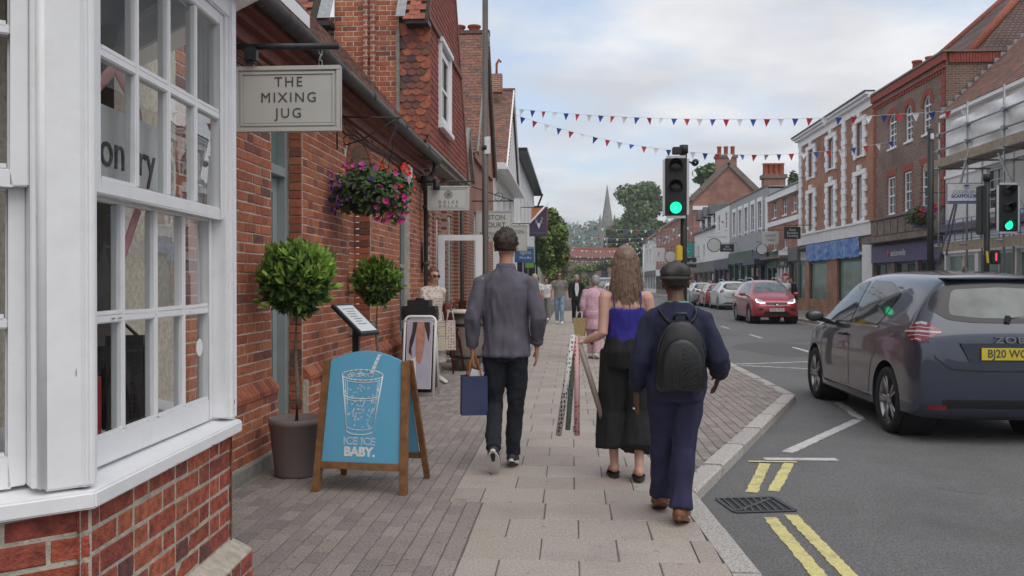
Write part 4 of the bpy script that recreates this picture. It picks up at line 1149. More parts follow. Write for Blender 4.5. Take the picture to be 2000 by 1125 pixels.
f = shopfront(b2, 29.25, 36, 'purple_fascia', 2.2, 2.85, 'stone_brown', 3, 'win_dark', 3.15)
pm('sign_white', (.7, .7, .7), .5)
ftext(b2, 'nationwide', 33.1, 2.52, .34, 'sign_white', .095)
b = MB(); b.sphere(FX(34.05, 2.52, .095), .13, 10, 8, (.2, 1, 1)); b.build('emblem', 'red_sign', b2, True)
# hipped roof and chimneys behind the parapet
rf = thing('hipped_roof_house', 'brown tiled hipped roof with dark chimney rising behind the brick parapet', 'building', (17, 33, 0))
MB().add([(12.9, 29.6, 8.9), (12.9, 36.5, 8.9), (24, 36.5, 8.9), (24, 29.6, 8.9), (17.6, 33.0, 13.4), (24, 33.0, 13.4)], [(0, 1, 4), (1, 2, 5, 4), (0, 4, 5, 3), (2, 3, 5)]).build('roof', 'tile_rows', rf, True)
for e in ((12.9, 29.6, 8.92), (12.9, 36.5, 8.92)): MB().tube([e, (17.6, 33, 13.45)], .14, 8).build('hip_tile', 'red_tile', rf, True)
MB().box(18.2, 19.4, 32.4, 33.5, 12.8, 15.4).build('chimney', 'brick_brown_y', rf, True); MB().box(18.1, 19.5, 32.3, 33.6, 14.6, 14.75).build('chimney_cap', 'brick_brown_y', rf, True)
cs = thing('chimney_stack', 'four red clay chimney pots behind the brick parapet', 'chimney', (14.4, 35, 8.9))
MB().box(13.2, 15.2, 35.0, 35.8, 8, 9.35).build('stack', 'brick_brown_y', cs, True)
for k in range(4): MB().lathe([(.2, 9.35), (.17, 9.4), (.17, 10.0 + .15 * (k % 2)), (.2, 10.02 + .15 * (k % 2)), (.2, 10.08 + .15 * (k % 2)), (.14, 10.08 + .15 * (k % 2))], (13.45 + k * .5, 35.4, 0), 10).build('chimney_pot', 'terracotta', cs, True)

# 3 orange brick building with white quoin blocks
b3 = thing('quoined_building', 'orange brick building with white block quoins, white cornice and blue sheeted fascia', 'building', (12, 41.7, 0))
WN = [(44.62, 45.5), (41.22, 42.1), (37.2, 38.0)]
hl = [(a, c, 6.7, 8.05) for a, c in WN] + [(a, c, 4.0, 5.85) for a, c in WN]
wall(FX, 36.0, 47.5, 3.3, 8.6, hl, .2).build('wall', 'brick_orange_x', b3, True)
MB().box(12.02, 20, 47.4, 47.5, 3.3, 9).build('side_wall', 'brick_red_y', b3, True)
MB().box(12.02, 21, 36, 47.5, 8.9, 9.0).build('flat_roof', 'slate', b3, True)
for a, c in WN:
    sash(b3, FX, a + .05, c - .05, 6.72, 8.03, 1, 1, d=-.12); sash(b3, FX, a + .05, c - .05, 4.02, 5.83, 1, 1, d=-.12)
    for z0, n in ((6.6, 6), (3.9, 8)):
        for k in range(n):
            w = .5 if k % 2 else .34
            hbox(b3, 'quoin_block', 'white_paint', a - w, a, z0 + k * .25 + .008, z0 + k * .25 + .242, -.02, .07)
            hbox(b3, 'quoin_block', 'white_paint', c, c + w, z0 + k * .25 + .008, z0 + k * .25 + .242, -.02, .07)
        zt = z0 + n * .25
        hbox(b3, 'key_block', 'white_paint', a - .42, c + .42, zt + .005, zt + .2, -.02, .08); hbox(b3, 'key_block', 'white_paint', (a + c) / 2 - .2, (a + c) / 2 + .2, zt + .205, zt + .42, -.02, .1)
for y in (36.02, 39.4, 46.75):
    for k in range(17):
        w = .62 if k % 2 else .46
        if y < 37: continue
        hbox(b3, 'quoin_block', 'white_paint', y + .31 - w / 2, y + .31 + w / 2, 3.95 + k * .27 + .008, 4.21 + k * .27, -.02, .07)
hbox(b3, 'frieze', 'white_paint', 36, 47.5, 8.5, 8.82, -.05, .06); hbox(b3, 'cornice', 'white_paint', 35.95, 47.6, 8.82, 8.94, -.05, .22); hbox(b3, 'cornice', 'white_paint', 35.95, 47.7, 8.94, 9.03, -.05, .34); hbox(b3, 'roof_edge', 'slate', 35.95, 47.7, 9.03, 9.1, -.05, .38)
hbox(b3, 'band', 'white_render', 36, 47.4, 3.36, 3.92, -.02, .1)
hbox(b3, 'band_moulding', 'white_paint', 36, 47.45, 3.86, 3.94, .1, .16)
hbox(b3, 'shop_head', 'stone_brown', 36, 47.4, 3.2, 3.36, -.1, .02)
b = MB(); n = 40; m = 8                            # rippled sheet tied over the fascia
for i in range(n + 1):
    for j in range(m + 1):
        y = 37.3 + 8.3 * i / n; z = 3.32 - .82 * j / m + (.03 * math.sin(i * 1.9) if j == m else 0)
        d = .14 + .05 * noise.noise(Vector((i * .6, j * .5, 3))) + .05 * j / m * math.sin(i * .9)
        b.v.append(tuple(FX(y, z, d)))
for i in range(n):
    for j in range(m): b.f.append([i * (m + 1) + j, (i + 1) * (m + 1) + j, (i + 1) * (m + 1) + j + 1, i * (m + 1) + j + 1]); b.s.append(True); b.r.append(0)
b.build('blue_sheet', 'blue_tarp', b3, True)
for y0, y1 in ((36.0, 37.2),): hbox(b3, 'white_pier', 'white_render', y0, y1, -.05, 3.2, -.1, .05)
for y0, y1 in ((40.6, 42.2), (45.3, 46.0)): hbox(b3, 'brick_pier', 'brick_orange_x', y0, y1, -.05, 2.6, -.12, .06)
hbox(b3, 'stallriser', 'brick_orange_x', 37.2, 47.4, -.05, .62, -.12, .03)
for y0, y1 in ((37.3, 40.6), (42.2, 45.3), (46.0, 47.4)):
    hbox(b3, 'shop_pane', 'win_green', y0 + .1, y1 - .1, .62, 2.6, -.1, -.08); hbox(b3, 'shop_frame', 'shop_green', y0, y0 + .1, .62, 2.6, -.12, -.03); hbox(b3, 'shop_frame', 'shop_green', y1 - .1, y1, .62, 2.6, -.12, -.03); hbox(b3, 'shop_frame', 'shop_green', y0 + .1, y1 - .1, 2.35, 2.6, -.12, -.04)
pm('brown_soffit', (.1, .07, .05), .7)
# 4 small red brick building
b4 = house('red_brick_building', 'two storey red brick building with white bands and slate roof', 47.5, 54.8, 6.3, 'brick_red_x', [(52.6, 53.5, 5.25, 6.2, 2, 1), (50.1, 51.0, 5.25, 6.2, 2, 1), (48.0, 48.8, 5.25, 6.2, 2, 1), (52.6, 53.4, 3.35, 4.5, 2, 1), (50.0, 50.8, 3.35, 4.5, 2, 1)])
hbox(b4, 'cornice', 'white_paint', 47.5, 54.8, 6.3, 6.65, -.05, .15); hbox(b4, 'band', 'white_paint', 47.5, 54.8, 4.78, 5.05, -.05, .06)
MB().add([(11.8, 47.5, 6.66), (11.8, 54.9, 6.66), (17, 54.9, 9.3), (17, 47.5, 9.3)], [(0, 1, 2, 3)]).build('roof', 'slate', b4, True)
MB().box(12.6, 13.5, 47.7, 48.5, 6.7, 9.6).build('chimney', 'brick_red_y', b4, True); MB().box(12.5, 13.6, 47.6, 48.6, 9.3, 9.5).build('chimney_cap', 'brick_red_y', b4, True)
shopfront(b4, 47.5, 49.6, 'shop_grey', 2.6, 3.3, 'shop_grey', 1, 'win_dark', 3.34); shopfront(b4, 49.6, 52.2, 'shop_black', 2.3, 2.75, 'white_paint', 3, 'win_dark', 3.34); shopfront(b4, 52.2, 54.8, 'shop_green', 2.3, 2.75, 'shop_green', 2, 'win_dark', 3.34)
ftext(b4, 'VITAE', 48.5, 2.95, .38, 'soft_ink', .095); ftext(b4, 'BARBER', 50.8, 2.52, .26, 'sign_white', .095)
hbox(b4, 'canopy', 'stone_brown', 49.6, 54.8, 2.8, 2.95, 0, .5)
# 5 grey building
b5 = house('grey_building', 'plain grey rendered building with five tall white sash windows', 54.8, 68.0, 7.35, 'grey_render', [(65.3, 66.4, 4.9, 6.6, 2, 2), (63.0, 64.1, 4.9, 6.6, 2, 2), (60.9, 62.0, 4.9, 6.6, 2, 2), (58.7, 59.8, 4.9, 6.6, 2, 2), (56.5, 57.6, 4.9, 6.6, 2, 2)])
for y in (65.3, 63.0, 60.9, 58.7, 56.5):
    for a, c, z0, z1 in ((y - .2, y, 4.7, 6.85), (y + 1.1, y + 1.3, 4.7, 6.85), (y, y + 1.1, 6.6, 6.85)): hbox(b5, 'window_casing', 'white_paint', a, c, z0, z1, -.02, .06)
hbox(b5, 'parapet', 'stone_brown', 54.8, 68, 7.35, 7.45, -.1, .06); hbox(b5, 'white_quoin', 'white_paint', 54.8, 55.4, 3.3, 6.7, -.02, .05)
shopfront(b5, 54.8, 59.0, 'shop_navy', 2.6, 3.5, 'shop_navy', 2, 'win_dark', 3.6); shopfront(b5, 59.0, 68.0, 'shop_green', 2.8, 3.6, 'shop_green', 4, 'win_dark', 3.7)
hbox(b5, 'awning', 'shop_navy', 55, 58.8, 2.55, 2.9, .1, .8)
# 6, 7 white buildings
b6 = house('white_building', 'narrow cream building with small sash windows left of the grey building', 68.0, 74.6, 7.3, 'white_render', [(72.3, 73.3, 5.6, 6.9, 2, 2), (69.0, 70.0, 5.6, 6.9, 2, 2)])
shopfront(b6, 68, 74.6, 'shop_navy', 2.5, 3.3, 'shop_navy', 3)
b7 = house('white_building', 'white building with three black slate dormers', 74.6, 87.0, 6.1, 'white_render', [(84.0, 84.9, 3.7, 4.9, 1, 1), (80.5, 81.4, 3.7, 4.9, 1, 1)])
MB().add([(11.8, 74.6, 6.12), (11.8, 87, 6.12), (16, 87, 9.2), (16, 74.6, 9.2)], [(0, 1, 2, 3)]).build('roof', 'slate', b7, True)
hbox(b7, 'eaves', 'iron', 74.5, 87, 6.05, 6.15, -.1, .25)
for y in (82.5, 79.1, 75.7):
    MB().box(12.1, 14, y, y + 1.7, 6.15, 7.3).build('dormer', 'slate', b7, True); hbox(b7, 'dormer_window', 'white_paint', y + .2, y + 1.5, 6.2, 7.2, -.1, -.05); hbox(b7, 'dormer_pane', 'win_dark', y + .32, y + 1.38, 6.3, 7.1, -.05, -.04)
    MB().add([(11.7, y - .15, 7.25), (11.7, y + 1.85, 7.25), (11.75, y + .85, 8.2), (15, y + .85, 8.2), (15, y - .15, 7.25), (15, y + 1.85, 7.25)], [(0, 1, 2), (0, 2, 3, 4), (1, 5, 3, 2)]).build('dormer_roof', 'slate', b7, True)
shopfront(b7, 74.6, 87, 'shop_grey', 2.4, 3.2, 'stone_brown', 4)
# 8 big brick gable beyond
b8 = thing('brick_gable_building', 'tall red brick building with stone coped gable and chimney pots', 'building', (15.4, 88, 0))
P = [(12, 0), (18.8, 0), (18.8, 9.7), (15.4, 13.0), (12, 9.7)]
FB = lambda u, v, d: Vector((u, 88 - d, v))
MB().prism(P, FB, -.4, 0).build('gable_wall', 'brick_red_y', b8, True)
b = MB(); b.bar((11.7, 87.9, 9.6), (15.4, 87.9, 13.25), .5, .3, up=(0, 1, 0)); b.bar((19.1, 87.9, 9.6), (15.4, 87.9, 13.25), .5, .3, up=(0, 1, 0)); b.build('coping', 'stone_brown', b8, True)
b = MB(); b.prism([(11.95, 8.6), (18.85, 8.6), (18.85, 9.0), (11.95, 9.0)], FB, 0, .12); b.build('band', 'white_paint', b8, True)
wall(FX, 88.2, 99, 0, 9.6, [(90, 91, 4, 6), (93, 94, 4, 6), (96, 97, 4, 6)], .2).build('wall', 'brick_red_x', b8, True)
for y in (90, 93, 96): sash(b8, FX, y + .05, y + .95, 4.05, 5.95, 2, 2)
MB().add([(11.7, 88, 9.65), (11.7, 99, 9.65), (15.4, 99, 13), (15.4, 88, 13)], [(0, 1, 2, 3)]).build('roof', 'tile_rows', b8, True)
MB().add([(19.1, 88, 9.65), (19.1, 99, 9.65), (15.4, 99, 13), (15.4, 88, 13)], [(0, 1, 2, 3)]).build('roof', 'tile_rows', b8, True)
def stack(parent, x0, x1, y0, y1, z0, z1, n):
    MB().box(x0, x1, y0, y1, z0, z1).build('chimney', 'brick_red_y', parent, True); MB().box(x0 - .12, x1 + .12, y0 - .12, y1 + .12, z1 - .3, z1).build('chimney_cap', 'brick_brown_y', parent, True)
    for k in range(n): MB().lathe([(.22, z1), (.2, z1 + .75), (.24, z1 + .78), (.24, z1 + .9)], (x0 + (x1 - x0) * (k + .5) / n, (y0 + y1) / 2, 0), 8).build('chimney_pot', 'terracotta', parent, True)
stack(b8, 14.6, 16.6, 90, 91, 12, 14.3, 3)
b8s = thing('chimney_stack', 'tall brick stack with a row of clay pots above the grey building', 'chimney', (15.5, 66, 0))
stack(b8s, 14.7, 16.3, 68.5, 69.5, 7.2, 9.7, 4)
MB().box(13.2, 16.5, 66.0, 70, 7, 7.9).build('roof_block', 'slate', b8s, True)
# 9 far terraces
b9 = house('brick_terrace', 'long red brick terrace seen behind the long haired woman', 99, 126, 8.6, 'brick_red_x', [(101 + 4 * k, 102.2 + 4 * k, 4 + 2.6 * j, 5.7 + 2.2 * j, 2, 1) for k in range(6) for j in range(2)])
shopfront(b9, 99, 126, 'white_paint', 2.4, 3.2, 'stone_brown', 7)
MB().add([(11.7, 99, 8.6), (11.7, 126, 8.6), (16, 126, 11.5), (16, 99, 11.5)], [(0, 1, 2, 3)]).build('roof', 'tile_rows', b9, True)
b10 = house('white_building', 'white rendered house with hipped roof beyond the brick terrace', 127, 150, 8.0, 'white_render', [(130 + 5 * k, 131.6 + 5 * k, 4.2, 6.6, 2, 1) for k in range(4)])
MB().add([(11.5, 126.5, 8), (11.5, 150, 8), (15.5, 147, 11), (15.5, 130, 11), (20, 126.5, 8)], [(0, 1, 2, 3), (0, 3, 4)]).build('roof', 'tile_rows', b10, True)
shopfront(b10, 127, 150, 'shop_grey', 2.4, 3.2, 'white_render', 5)
b11 = thing('red_roof_building', 'low building with long red tiled roof closing the street', 'building', (4, 175, 0))
MB().box(-6, 11, 175, 185, 0, 6.4).build('wall', 'brick_brown_y', b11, True)
MB().add([(-6.5, 174.5, 6.4), (11.5, 174.5, 6.4), (10, 180, 8.3), (-5, 180, 8.3)], [(0, 1, 2, 3)]).build('roof', 'red_tile', b11, True)
for k in range(6): MB().box(-4.5 + k * 2.6, -3.3 + k * 2.6, 174.9, 175.02, 2.4, 4.6).build('window', 'win_dark', b11, True)
MB().box(-5, 10, 179.6, 180.1, 8.2, 8.5).build('ridge', 'red_tile', b11, True)

# ---------------- scaffold in front of the white building
sf = thing('scaffold', 'galvanised tube scaffold with boards and white sheeting against the white building', 'scaffold', (10.9, 24, 0))
def tube_(p, q, r=.03): MB().tube([p, q], r, 6).build('scaffold_tube', 'galv', sf, True)
for x in (10.5, 11.7):
    for y in (26.0, 24.2, 22.2, 20.0, 18.0): tube_((x, y, 0 if True else 0), (x, y, 6.25 if y < 25 else 6.0))
for x in (10.5, 11.7):
    for z in (2.5, 4.72, 5.2, 5.65): tube_((x, 26.4, z + .0), (x, 17.5, z), .028)
for y in (26.0, 24.2, 22.2, 20.0):
    tube_((10.3, y - .05, 4.68), (11.9, y - .05, 4.68), .028); tube_((10.3, y - .05, 2.46), (11.9, y - .05, 2.46), .028)
tube_((10.46, 26.0, 1.9), (10.46, 24.0, 4.9)); tube_((10.46, 24.2, 4.7), (10.46, 25.4, 2.2)); tube_((10.46, 22.4, 4.6), (10.46, 20.4, 2.2))
for k in range(3): MB().box(10.55 + k * .23, 10.77 + k * .23, 17.5, 26.9, 4.76, 4.80).build('board', 'plank', sf, True)
MB().box(10.46, 10.49, 17.5, 27.0, 4.72, 4.96).build('toe_board', 'plank', sf, True)
MB().box(10.46, 10.49, 17.5, 25.8, 2.3, 2.55).build('toe_board', 'plank', sf, True)
b = MB(); n, m = 30, 10
for i in range(n + 1):
    for j in range(m + 1):
        y = 25.6 - 8.0 * i / n; z = 4.95 + (.98 + .006 * i) * j / m
        b.v.append((10.62 + .09 * noise.noise(Vector((i * .35, j * .4, 1.7))) + .04 * math.sin(i * .8 + j), y, z))
for i in range(n):
    for j in range(m): b.f.append([i * (m + 1) + j, (i + 1) * (m + 1) + j, (i + 1) * (m + 1) + j + 1, i * (m + 1) + j + 1]); b.s.append(True); b.r.append(0)
b.build('white_sheet', 'sheet_white', sf, True)
for y in (26, 24.2, 22.2, 20):
    for z in (2.5, 4.72, 5.2, 5.65): MB().box(10.44, 10.56, y - .06, y + .06, z - .05, z + .05).build('coupler', 'galv', sf, True)
b = MB()
for k in range(16): b.tube([(10.44, 25.8 - k * .5, 2.55), (10.44, 25.8 - k * .5, 3.15)], .012, 5)
for z in (2.6, 2.75, 2.9, 3.05, 3.15): b.tube([(10.44, 25.9, z), (10.44, 18, z)], .01, 5)
b.build('mesh_guard', 'scaffold_blue', sf, True)
sg = thing('scaffold_sign', 'white board reading SCAFFOLDING with blue chevron emblem on the scaffold', 'sign', (10.2, 24.4, 3.9))
pm('sign_blue', (.05, .09, .35), .5)
S0 = Vector((9.98, 22.6, 3.6)); 
MB().box(-.50, .50, -.02, .02, -.27, .27).build('board', 'lead', sg, bevel=.01); MB().box(-.47, .47, -.026, -.021, -.24, .24).build('face', 'sign_white', sg)
tm = lambda x, z: face_m((x, -.028, z), (1, 0, 0), (0, -1, 0))
text('CLEVELAND', .12, 'soft_ink', sg, tm(0, .03), world=False, spacing=1.1); text('SCAFFOLDING', .115, 'sign_blue', sg, tm(0, -.075), world=False, bold=.004)
MB().box(-.46, .46, -.03, -.027, -.235, -.195).build('stripe', 'sign_blue', sg)
for k in range(3):
    b = MB(); z = .2 - k * .03; b.prism([(-.1, z), (0, z - .04), (.1, z), (0, z + .03)] if k == 0 else [(-.1, z), (0, z - .045), (.1, z), (0, z - .03)], lambda u, v, d: Vector((u, -.027 - d, v)), 0, .003); b.build('emblem', 'sign_blue', sg)
sg.location = (10.15, 23.45, 3.73)

# ---------------- trees, hill, church at the end of the street
def leaf_mat(name, c, v=.35):
    m = pm(name, c, .75, var=v, scale=1.2, detail=6, ramp=[(0, tuple(x * .6 for x in c)), (.5, c), (1, tuple(min(1, x * 1.5) for x in c))])
    b = m.node_tree.nodes['Principled BSDF']
    b.inputs['Subsurface Weight'].default_value = 0.0
    return m
leaf_mat('leaf_tree', (.085, .13, .036)); leaf_mat('leaf_dark', (.055, .095, .034)); leaf_mat('leaf_street', (.125, .175, .035)); leaf_mat('leaf_hill', (.085, .14, .055))
leaf_mat('leaf_bay', (.060, .125, .024)); leaf_mat('leaf_bay_young', (.17, .28, .045)); leaf_mat('leaf_basket', (.055, .10, .03)); pm('bark', (.13, .105, .085), .9, var=.3, scale=25)
def foliage(name, mat, parent, blobs, n, size, world=True, seed=1, droop=.2, shell=.55):
    """leaf clumps: many small bent faces spread through a set of ellipsoids"""
    rnd = random.Random(seed); b = MB(); tot = sum(r[3] * r[4] * r[5] for r in blobs) ** 1
    for (cx, cy, cz, rx, ry, rz) in blobs:
        k = max(8, int(n * rx * ry * rz / tot)); shade = rnd.random() * .3
        for _ in range(k):
            while True:
                d = Vector((rnd.gauss(0, 1), rnd.gauss(0, 1), rnd.gauss(0, 1)))
                if d.length > .01: break
            d.normalize(); r = shell + (1.08 - shell) * rnd.random() ** .6
            if noise.noise(d * 2.2 + Vector((cx, cy, cz))) < -.18 and rnd.random() < .7: continue
            p = Vector((cx + d.x * rx * r, cy + d.y * ry * r, cz + d.z * rz * r))
            nrm = (d + Vector((rnd.gauss(0, .6), rnd.gauss(0, .6), rnd.gauss(0, .6) + .3))).normalized()
            t = nrm.cross(Vector((rnd.random() - .5, rnd.random() - .5, rnd.random() - .5))).normalized(); s = nrm.cross(t)
            z = size * rnd.uniform(.6, 1.35)
            b.add([p - t * z, p + s * z * .55 - nrm * z * droop * .5, p + t * z - nrm * z * droop, p - s * z * .55 - nrm * z * droop * .3], [(0, 1, 2), (0, 2, 3)], rnd=(shade + rnd.random() * .7))
    return b.build(name, mat, parent, world, fix=False)
def tree(label, x, y, h, blobs, n, size, mat, trunk_r=.25, group=None, seed=1):
    t = thing('tree', label, 'tree', (x, y, 0), 0, group)
    b = MB(); top = max(bl[2] for bl in blobs)
    b.tube([(x, y, -.1), (x + .05, y, h * .2), (x, y + .1, h * .45), (x - .05, y, top)], [trunk_r, trunk_r * .8, trunk_r * .6, trunk_r * .2], 8); b.build('trunk', 'bark', t, True)
    for i, bl in enumerate(blobs[:7]):
        b = MB(); b.tube([(x, y, h * (.22 + .03 * i)), ((x + bl[0]) / 2, (y + bl[1]) / 2, (h * .3 + bl[2]) / 2), bl[:3]], [trunk_r * .45, trunk_r * .3, trunk_r * .1], 6); b.build('limb', 'bark', t, True)
    foliage('crown', mat, t, blobs, n, size, seed=seed)
    return t
def blobset(x, y, z0, z1, rx, ry, n, seed, taper=.5):
    r = random.Random(seed); o = []
    for i in range(n):
        f = r.random(); k = math.sin(PI * (.12 + .8 * f)) ** taper; a = r.uniform(0, 2 * PI); q = r.random() ** .5
        o.append((x + rx * k * q * math.cos(a), y + ry * k * q * math.sin(a), z0 + (z1 - z0) * f, rx * r.uniform(.3, .5), ry * r.uniform(.3, .5), (z1 - z0) * r.uniform(.12, .2)))
    return o
tree('slender green street tree on the left pavement beyond the white shops', -1.75, 66, 7.4, blobset(-1.75, 66, 2.2, 6.9, 1.3, 1.3, 30, 3), 10000, .16, 'leaf_street', .14, seed=3)
tree('large round tree behind the church end of the street', 15.5, 205, 24, blobset(15.5, 205, 9, 22.5, 6.8, 6, 34, 5), 15000, .55, 'leaf_tree', .6, 'trees at the end of the street', 5)
tree('dark lower tree crowding the church tower', 9.8 + 2, 190, 15, blobset(12.5, 190, 5, 12.5, 4.5, 4.5, 20, 6), 7000, .5, 'leaf_dark', .4, 'trees at the end of the street', 6)
tree('green tree top showing above the brick gable roof', 18.5, 112, 17, blobset(18.5, 112, 8, 15.3, 4.2, 4, 20, 8), 6000, .4, 'leaf_tree', .4, 'trees at the end of the street', 8)
tree('small thin tree top above the grey building roof', 20.5, 85, 11.5, blobset(20.5, 85, 7, 11.6, 1.3, 1.3, 10, 9), 900, .22, 'leaf_tree', .2, 'trees at the end of the street', 9)
for k, (x, y, z, r) in enumerate(((2.5, 150, 2.6, 2.8), (6.2, 152, 3.2, 3.0), (-1.5, 158, 3.6, 3.2), (9.5, 156, 3.2, 2.8))):
    t = thing('shrub', ('leftmost green shrub', 'round green shrub', 'tall green shrub', 'rightmost green shrub')[k] + ' below the red roof at the street end', 'shrub', (x, y, 0), 0, 'shrubs at the street end')
    MB().tube([(x, y, -.1), (x, y, z)], .12, 6).build('stem', 'bark', t, True); foliage('crown', 'leaf_dark' if k % 2 else 'leaf_street', t, blobset(x, y, .8, z + 1.6, r, r, 8, 20 + k), 1600, .3, seed=20 + k)
# wooded hill
b = MB(); n = 60
def hz(x, y): return max(0, (44 - .0003 * (x - 20) ** 2) * math.exp(-((y - 780) / 190) ** 2) + 6 * noise.noise(Vector((x * .01, y * .01, .3))))
for i in range(n + 1):
    for j in range(25):
        x = -500 + 1000 * i / n; y = 420 + 500 * j / 24
        b.v.append((x, y, hz(x, y) - 2))
for i in range(n):
    for j in range(24): b.f.append([i * 25 + j, (i + 1) * 25 + j, (i + 1) * 25 + j + 1, i * 25 + j + 1]); b.s.append(True); b.r.append(0)
struct(b.build('hills', 'leaf_hill'))
bl = []
r = random.Random(4)
for k in range(520):
    x = r.uniform(-110, 190); y = r.uniform(520, 790); s = r.uniform(5, 9)
    bl.append((x, y, hz(x, y) + s * .3, s, s, s * .85))
wd = foliage('wood', 'leaf_hill', None, bl, 42000, 1.5, seed=4); wd['kind'] = 'stuff'
wd['label'] = 'wooded green hillside beyond the street end'
# church
ch = thing('church', 'grey stone church tower with tall pointed spire and pinnacles', 'church', (12.6, 300, 0))
pm('church_stone', (.23, .22, .205), .9, var=.2, scale=.8)
cx, cy = 12.2, 300
MB().box(cx - 2.5, cx + 2.5, cy, cy + 5, 0, 19.5).build('tower', 'church_stone', ch, True)
for z in (9.5, 19.3): MB().box(cx - 2.65, cx + 2.65, cy - .15, cy + 5.1, z, z + .45).build('string_course', 'church_stone', ch, True)
b = MB(); b.lathe([(2.4, 19.7), (1.5, 25), (.75, 30), (.08, 34.8)], (cx, cy + 2.5, 0), 8, smooth=False); b.build('spire', 'church_stone', ch, True)
for sx in (-1, 1):
    for sy in (0, 1):
        x, y = cx + sx * 2.45, cy + .1 + sy * 4.8
        MB().lathe([(.5, 0), (.5, 21.2), (.55, 21.3), (.05, 24.6)], (x, y, 0), 6, smooth=False).build('pinnacle', 'church_stone', ch, True)
for sx in (-.9, .9):
    b = MB(); b.prism([(sx - .45, 11), (sx + .45, 11), (sx + .45, 16), (sx, 17.4), (sx - .45, 16)], lambda u, v, d: Vector((cx + u, cy - .03 - d, v)), 0, .05); b.build('belfry_window', 'dark', ch, True)
MB().box(cx - 6.2, cx - 2.6, cy + 1, cy + 20, 0, 7).build('nave', 'church_stone', ch, True)
for k, (x, y, h) in enumerate(((7.9, 97, 5.4), (14.4 - .5, 108, 9.6))):
    p = thing('flagpole', ('short white flagpole at the street end', 'tall white pole in front of the large tree')[k], 'pole', (x, y, 0))
    MB().tube([(x, y, -.1), (x, y, h)], [.07, .04], 8).build('pole', 'white_paint', p, True); MB().sphere((x, y, h + .05), .08, 8, 6).build('finial', 'white_paint', p, True)

# ================================================================== STREET FURNITURE AND SIGNS
def hang_sign(name, label, x0, x1, y, z0, z1, face='sign_grey', rim='sign_grey', th=.035, fw=.035, inner=True):
    t = thing(name, label, 'sign', ((x0 + x1) / 2, y, z0))
    MB().box(x0, x1, y - th / 2, y + th / 2, z0, z1).build('board', rim, t, True, bevel=.004)
    if inner:
        b = MB(); d = y - th / 2
        for k, (e, w, o) in enumerate(((0, fw * .55, .014), (fw * .75, fw * .35, .009))):
            for (a, c, p, q) in ((x0 + e, x1 - e, z0 + e, z0 + e + w), (x0 + e, x1 - e, z1 - e - w, z1 - e), (x0 + e, x0 + e + w, z0 + e + w, z1 - e - w), (x1 - e - w, x1 - e, z0 + e + w, z1 - e - w)):
                b.box(a, c, d - o, d - .0005, p, q)
        b.build('moulding', rim, t, True, bevel=.003)
        MB().box(x0 + fw * 1.2, x1 - fw * 1.2, d - .003, d - .0002, z0 + fw * 1.2, z1 - fw * 1.2).build('face', face, t, True)
    return t
def stext(t, s, x, y, z, size, mat='ink', **k): return text(s, size, mat, t, face_m((x, y, z), (1, 0, 0), (0, -1, 0)), **k)
s1 = hang_sign('hanging_sign', 'grey framed hanging sign with three lines of dark lettering beside the bay', -2.235, -1.52, 5.75, 2.43, 2.865, fw=.05)
for i, w in enumerate(('THE', 'MIXING', 'JUG')): stext(s1, w, -1.87, 5.728, 2.757 - i * .103, .092, spacing=1.25, width=1.0)
b = MB(); b.tube([(-2.4, 5.75, 3.005), (-1.535, 5.75, 2.995)], .021, 10); b.build('bracket_bar', 'iron', s1, True)
for x in (-2.13, -1.66):
    b = MB()
    for k in range(3): b.tube([(x + .012 * math.cos(a), 5.75 + (.012 * math.sin(a) if k % 2 else 0), 2.885 + .04 * k + .022 * math.sin(a) if not k % 2 else 2.885 + .04 * k + .022 * math.cos(a)) for a in [i * PI / 4 for i in range(9)]], .004, 5)
    b.build('chain', 'galv', s1, True)
b = MB(); b.box(-2.15, -2.07, 5.66, 5.74, 2.88, 2.985); b.build('lamp', 'iron', s1, True, bevel=.015)
s2 = hang_sign('hanging_sign', 'pale hanging sign with round flower emblem by the black downpipe', -2.23, -1.58, 13.6, 2.55, 2.93, 'sign_pale', 'sign_pale', fw=.045)
stext(s2, 'DOLCE', -1.905, 13.575, 2.68, .06, 'soft_ink', spacing=1.9); stext(s2, 'BOLLA', -1.905, 13.575, 2.615, .06, 'soft_ink', spacing=1.9)
b = MB()
for a in range(6):
    c = (-1.905 + .035 * math.cos(a * PI / 3), 13.575, 2.80 + .035 * math.sin(a * PI / 3)); b.tube([(c[0] + .03 * math.cos(i * PI / 5), c[1], c[2] + .03 * math.sin(i * PI / 5)) for i in range(11)], .003, 4)
b.build('emblem', 'soft_ink', s2, True)
b = MB(); b.tube([(-2.4, 13.6, 3.0), (-1.5, 13.6, 3.0)], .014, 8); b.tube([(-2.1, 13.6, 2.92), (-2.1, 13.6, 3.0)], .006, 5); b.tube([(-1.7, 13.6, 2.92), (-1.7, 13.6, 3.0)], .006, 5); b.build('bracket_bar', 'iron', s2, True)
b = MB(); b.lathe([(.001, 2.86), (.05, 2.86), (.055, 2.9), (.05, 3.02), (.001, 3.03)], (-2.08, 13.5, 0), 12); b.build('spot_lamp', 'iron', s2, True)
s3 = hang_sign('hanging_sign', 'large pale lettered sign behind the brown lamp post', -2.3, -1.42, 21.2, 2.42, 3.16, 'sign_pale', 'sign_pale')
stext(s3, 'LISTON', -1.86, 21.17, 3.0, .17, 'soft_ink', width=.95); stext(s3, 'COURT', -1.86, 21.17, 2.82, .17, 'soft_ink', width=.95); stext(s3, 'BOUTIQUE SHOPS', -1.86, 21.17, 2.62, .085, 'soft_ink'); stext(s3, '& CAFES', -1.86, 21.17, 2.52, .085, 'soft_ink')
